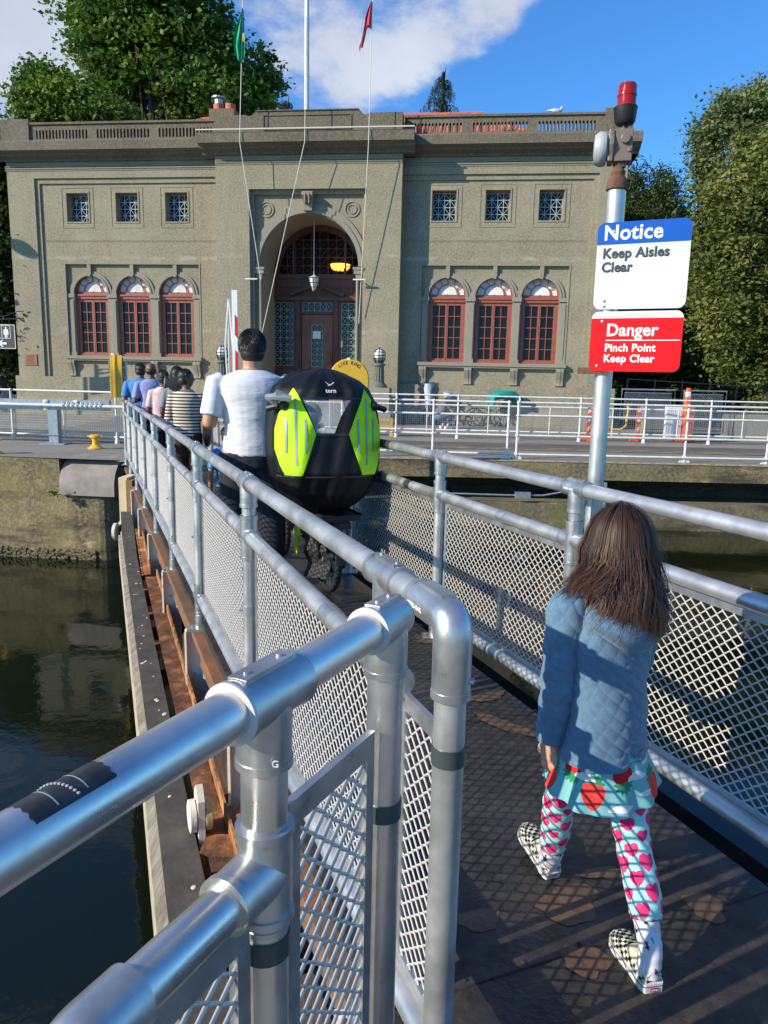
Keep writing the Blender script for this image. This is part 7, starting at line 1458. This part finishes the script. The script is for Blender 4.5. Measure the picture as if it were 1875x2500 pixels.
CL = [(.052, .528, .034, .022), (.135, .500, .034, .022), (-.105, .538, .034, .022), (-.012, .505, .030, .02), (-.07, .445, .03, .018), (.0, .46, .026, .012), (.19, .455, .03, .015), (-.16, .51, .03, .02), (.22, .54, .03, .02)]
def scol(i, j):
    ph = -PI+2*PI*j/nu; t_ = i/nv; x = ph*.125; z = zt2+(zb2-zt2)*t_; r_ = SKB
    for cx, cz, w_, h_ in CL[:0]: pass
    for sx, sz, s, fl in STR:
        q = straw((x-sx)/s, (z-sz)/s, fl)
        if q == 'r': r_ = RD if sz > .5 else RD2
        elif q == 'g': r_ = GN
    for cx, cz, w_, h_ in CL:
        if cloudp((x-cx)/w_, (z-cz)/h_): r_ = WH
    return r_
grid_mesh('skirt', G, scol, PAT, girl, closed=True)
# quilted jacket
qm = mat('blue_quilted_fleece', (.075, .150, .230), (.105, .195, .285), rough=.85, scale=60, bump=.3, bscale=240, bdist=.002, sheen=.3)
nu, nv = 300, 240; G = []; jt = [(.530, .132, .100), (.60, .126, .095), (.70, .118, .088), (.80, .122, .086), (.88, .128, .082), (.925, .118, .072), (.950, .085, .060), (.965, .055, .050)]
for i in range(nv+1):
    z = .530+(.965-.530)*i/nv; rx, ry = interp([(a, b_) for a, b_, c in jt], z), interp([(a, c) for a, b_, c in jt], z); row = []
    for j in range(nu):
        ph = -PI+2*PI*j/nu; x = ph*.115; a1 = (x*.8+z*1.0)/.036; a2 = (x*1.0-z*.62)/.050; q = min(abs(math.sin(PI*a1)), 1); q2 = abs(math.sin(PI*a2)); dq = .0044*(q**.5)*(.6+.4*q2**.5)
        fo = .004*math.sin(z*38+2.2*math.sin(ph*1.5))*math.sin(ph*2+z*9)+(.0035*math.sin(ph*9) if z < .56 else 0); hemb = .004 if z < .540 else 0
        r1, r2 = rx+dq+fo+hemb, ry+dq+fo+hemb; row.append(tuple(SC+tr*(r1*math.sin(ph))-td*(r2*math.cos(ph))+UZ*(z+(.006*math.sin(ph*2+.6) if z < .56 else 0))))
    G.append(row)
jk = grid_mesh('jacket', G, None, qm, girl, closed=True)
def sleeve(A, E, W_, s):
    pts = [A+tr*(-s*.035)+UZ*.018, A+UZ*.004, A.lerp(E, .5), E, E.lerp(W_, .5), E.lerp(W_, .93)]; rad_ = [.040, .050, .047, .042, .038, .034]; G, ll = limb_grid(pts, rad_, 130, 200); G = np.array(G); cen = G.mean(axis=1, keepdims=True); d = G-cen; i_ = np.arange(201)[:, None]/200.; j_ = np.arange(130)[None, :]/130.
    x = j_*2*np.pi*.045; v = i_*.42; q = np.abs(np.sin(np.pi*(x*.8+v)/.036))**.5*(.6+.4*np.abs(np.sin(np.pi*(x-v*.62)/.05))**.5); wr = .05*np.sin(v*95+3*np.sin(j_*2*np.pi))*(.4+.6*np.abs(np.sin(v*9)))
    G = cen+d*(1+.10*q+wr)[..., None]; grid_mesh('sleeve', G, None, qm, jk, closed=True)
    b = MB(); c = E.lerp(W_, .93); dr = (W_-E).normalized(); b.tube([c-dr*.012, c-dr*.004, c+dr*.004, c+dr*.006], [.037, .0385, .037, .026], 40, cap=False); b.build('cuff', qm, jk, smooth=True)
sleeve(sL, eL, wL, -1); sleeve(sR, eR, wR, 1)
# hood lying on the back
G = []; n1_, n2_ = 120, 60
for i in range(n1_+1):
    a = -2.0+4.0*i/n1_; ca = max(0, math.cos(a*.78)); drop = .020+.115*ca**1.3; row = []
    for j in range(n2_+1):
        s = j/n2_; z = .972-drop*s+.004*math.sin(a*5)*s; rx, ry = interp([(.80, .122), (.88, .128), (.925, .118), (.950, .085), (.98, .055)], z), interp([(.80, .086), (.88, .082), (.925, .072), (.950, .060), (.98, .050)], z)
        bul = (.008+.030*ca)*math.sin(PI*min(1, s*1.02)**1.5)**.7+.004; x = a*.1; q = .003*abs(math.sin(PI*(x*.8+z)/.036))**.5; fold = .006*math.sin(s*7+a*2)*ca
        row.append(tuple(SC+tr*((rx+bul*.9+q)*math.sin(a))-td*((ry+bul+q+fold)*math.cos(a))+UZ*z))
    G.append(row)
hood = grid_mesh('hood', G, None, qm, jk)
# hair
hcm = attr_mat('brown_hair', .48, 0, 200, .35)
nt2 = hcm.node_tree; rs9 = random.Random(4); V = []; Fc = []; C = []
top = HC+UZ*.096-gd*.008
def strand(th, r0, rlen, clump, col, wdt, zend, flick):
    # th: 0 = straight back, + to her right
    dirh = -gd*math.cos(th)+gr_*math.sin(th); pts = []; n = 15; ph = clump*6.3
    for k in range(n):
        t_ = k/(n-1)
        if t_ < .42:
            al = t_/.42*PI*.54; p = HC+UZ*(.006+(.094+r0)*math.cos(al))+dirh*(.073+.014*math.cos(th)**2+r0)*math.sin(al)
            side = .0
        else:
            s = (t_-.42)/.58; base = HC+UZ*.0+dirh*(.074+.014*math.cos(th)**2+r0); z1 = HC.z-.003; z = z1+(zend-z1)*s
            out = .014*math.sin(s*4+ph)+.012*s*math.sin(ph*3)+r0; p = Vector((base.x, base.y, z))+dirh*(out*.6-.012*s+.060*(s*s*(3-2*s))*max(0, math.cos(th)))+gr_*(.020*math.sin(s*5.5+ph)*s+.014*s*math.sin(ph*7))
            if flick: p += (-gr_*.085*s*s-gd*.01*s)*flick
            p.z = z
        pts.append(p)
    o = len(V)
    for k, p in enumerate(pts):
        t_ = k/(n-1); wd = wdt*(1 if t_ < .75 else (1-(t_-.75)/.25*.85)); tg = (pts[min(k+1, n-1)]-pts[max(k-1, 0)]).normalized(); nrm = dirh; sd_ = tg.cross(nrm).normalized()
        for q in ((sd_*wd), (nrm*wd*.5), (-sd_*wd)): V.append(tuple(p+q))
    for k in range(n-1):
        for q in range(2): Fc.append((o+k*3+q, o+k*3+q+1, o+(k+1)*3+q+1, o+(k+1)*3+q)); C.append(tuple(x*(1+.25*(k/n)) for x in col))
for c in range(230):
    th = rs9.uniform(-2.15, 2.15); cl = rs9.random(); bc_ = rs9.random()**1.6; base = (.024+.085*bc_, .011+.041*bc_, .006+.023*bc_); lay = rs9.uniform(-.006, .010); left = max(0, math.sin(-th))
    ze = HC.z-.218+.055*rs9.random()+(.03 if abs(th) > 1.2 else 0); fl = (left**2)*(rs9.uniform(.6, 1.1) if rs9.random() < .5 else rs9.uniform(0, .3)) if th < -.6 else 0
    if fl > .35: ze = HC.z-.108+.028*rs9.random(); fl *= 1.25
    for k in range(16):
        j = rs9.uniform(.75, 1.25); strand(th+rs9.gauss(0, .06), lay+rs9.uniform(-.003, .003), 0, cl+rs9.uniform(-.04, .04), tuple(x*j for x in base), rs9.uniform(.0007, .0016), ze+rs9.gauss(0, .010), fl)
for k in range(260):
    th = rs9.uniform(-2.1, 2.1); strand(th, rs9.uniform(.008, .022), 0, rs9.random(), (.045, .023, .013), .0006, HC.z-rs9.uniform(.15, .215), rs9.uniform(-.2, .8) if th < 0 else rs9.uniform(-.5, .1))
Vn = np.array(V); o = raw_mesh('hair', Vn, Fc, hcm, parent=girl, smooth=True); at = o.data.color_attributes.new('Col', 'FLOAT_COLOR', 'CORNER'); cc2 = np.ones((len(Fc), 4, 4), np.float32); cc2[:, :, :3] = np.array(C, np.float32)[:, None, :]; at.data.foreach_set('color', cc2.ravel())
b = MB(); Mx = Matrix((gr_, gd, UZ)).transposed(); b.ell(HC+UZ*.008-gd*.004, (.074, .084, .092), 28, 18, Mx); b.tube([HC-gd*.02, HC-gd*.035-UZ*.06, HC-gd*.045-UZ*.12], [(.070, .064), (.066, .05), (.045, .03)], 24, side=gr_); b.build('hair_underlayer', mat('dark_brown_hair', (.02, .011, .007), (.05, .027, .016), rough=.5, scale=90, stretch=(1, 1, .1)), o, smooth=True)
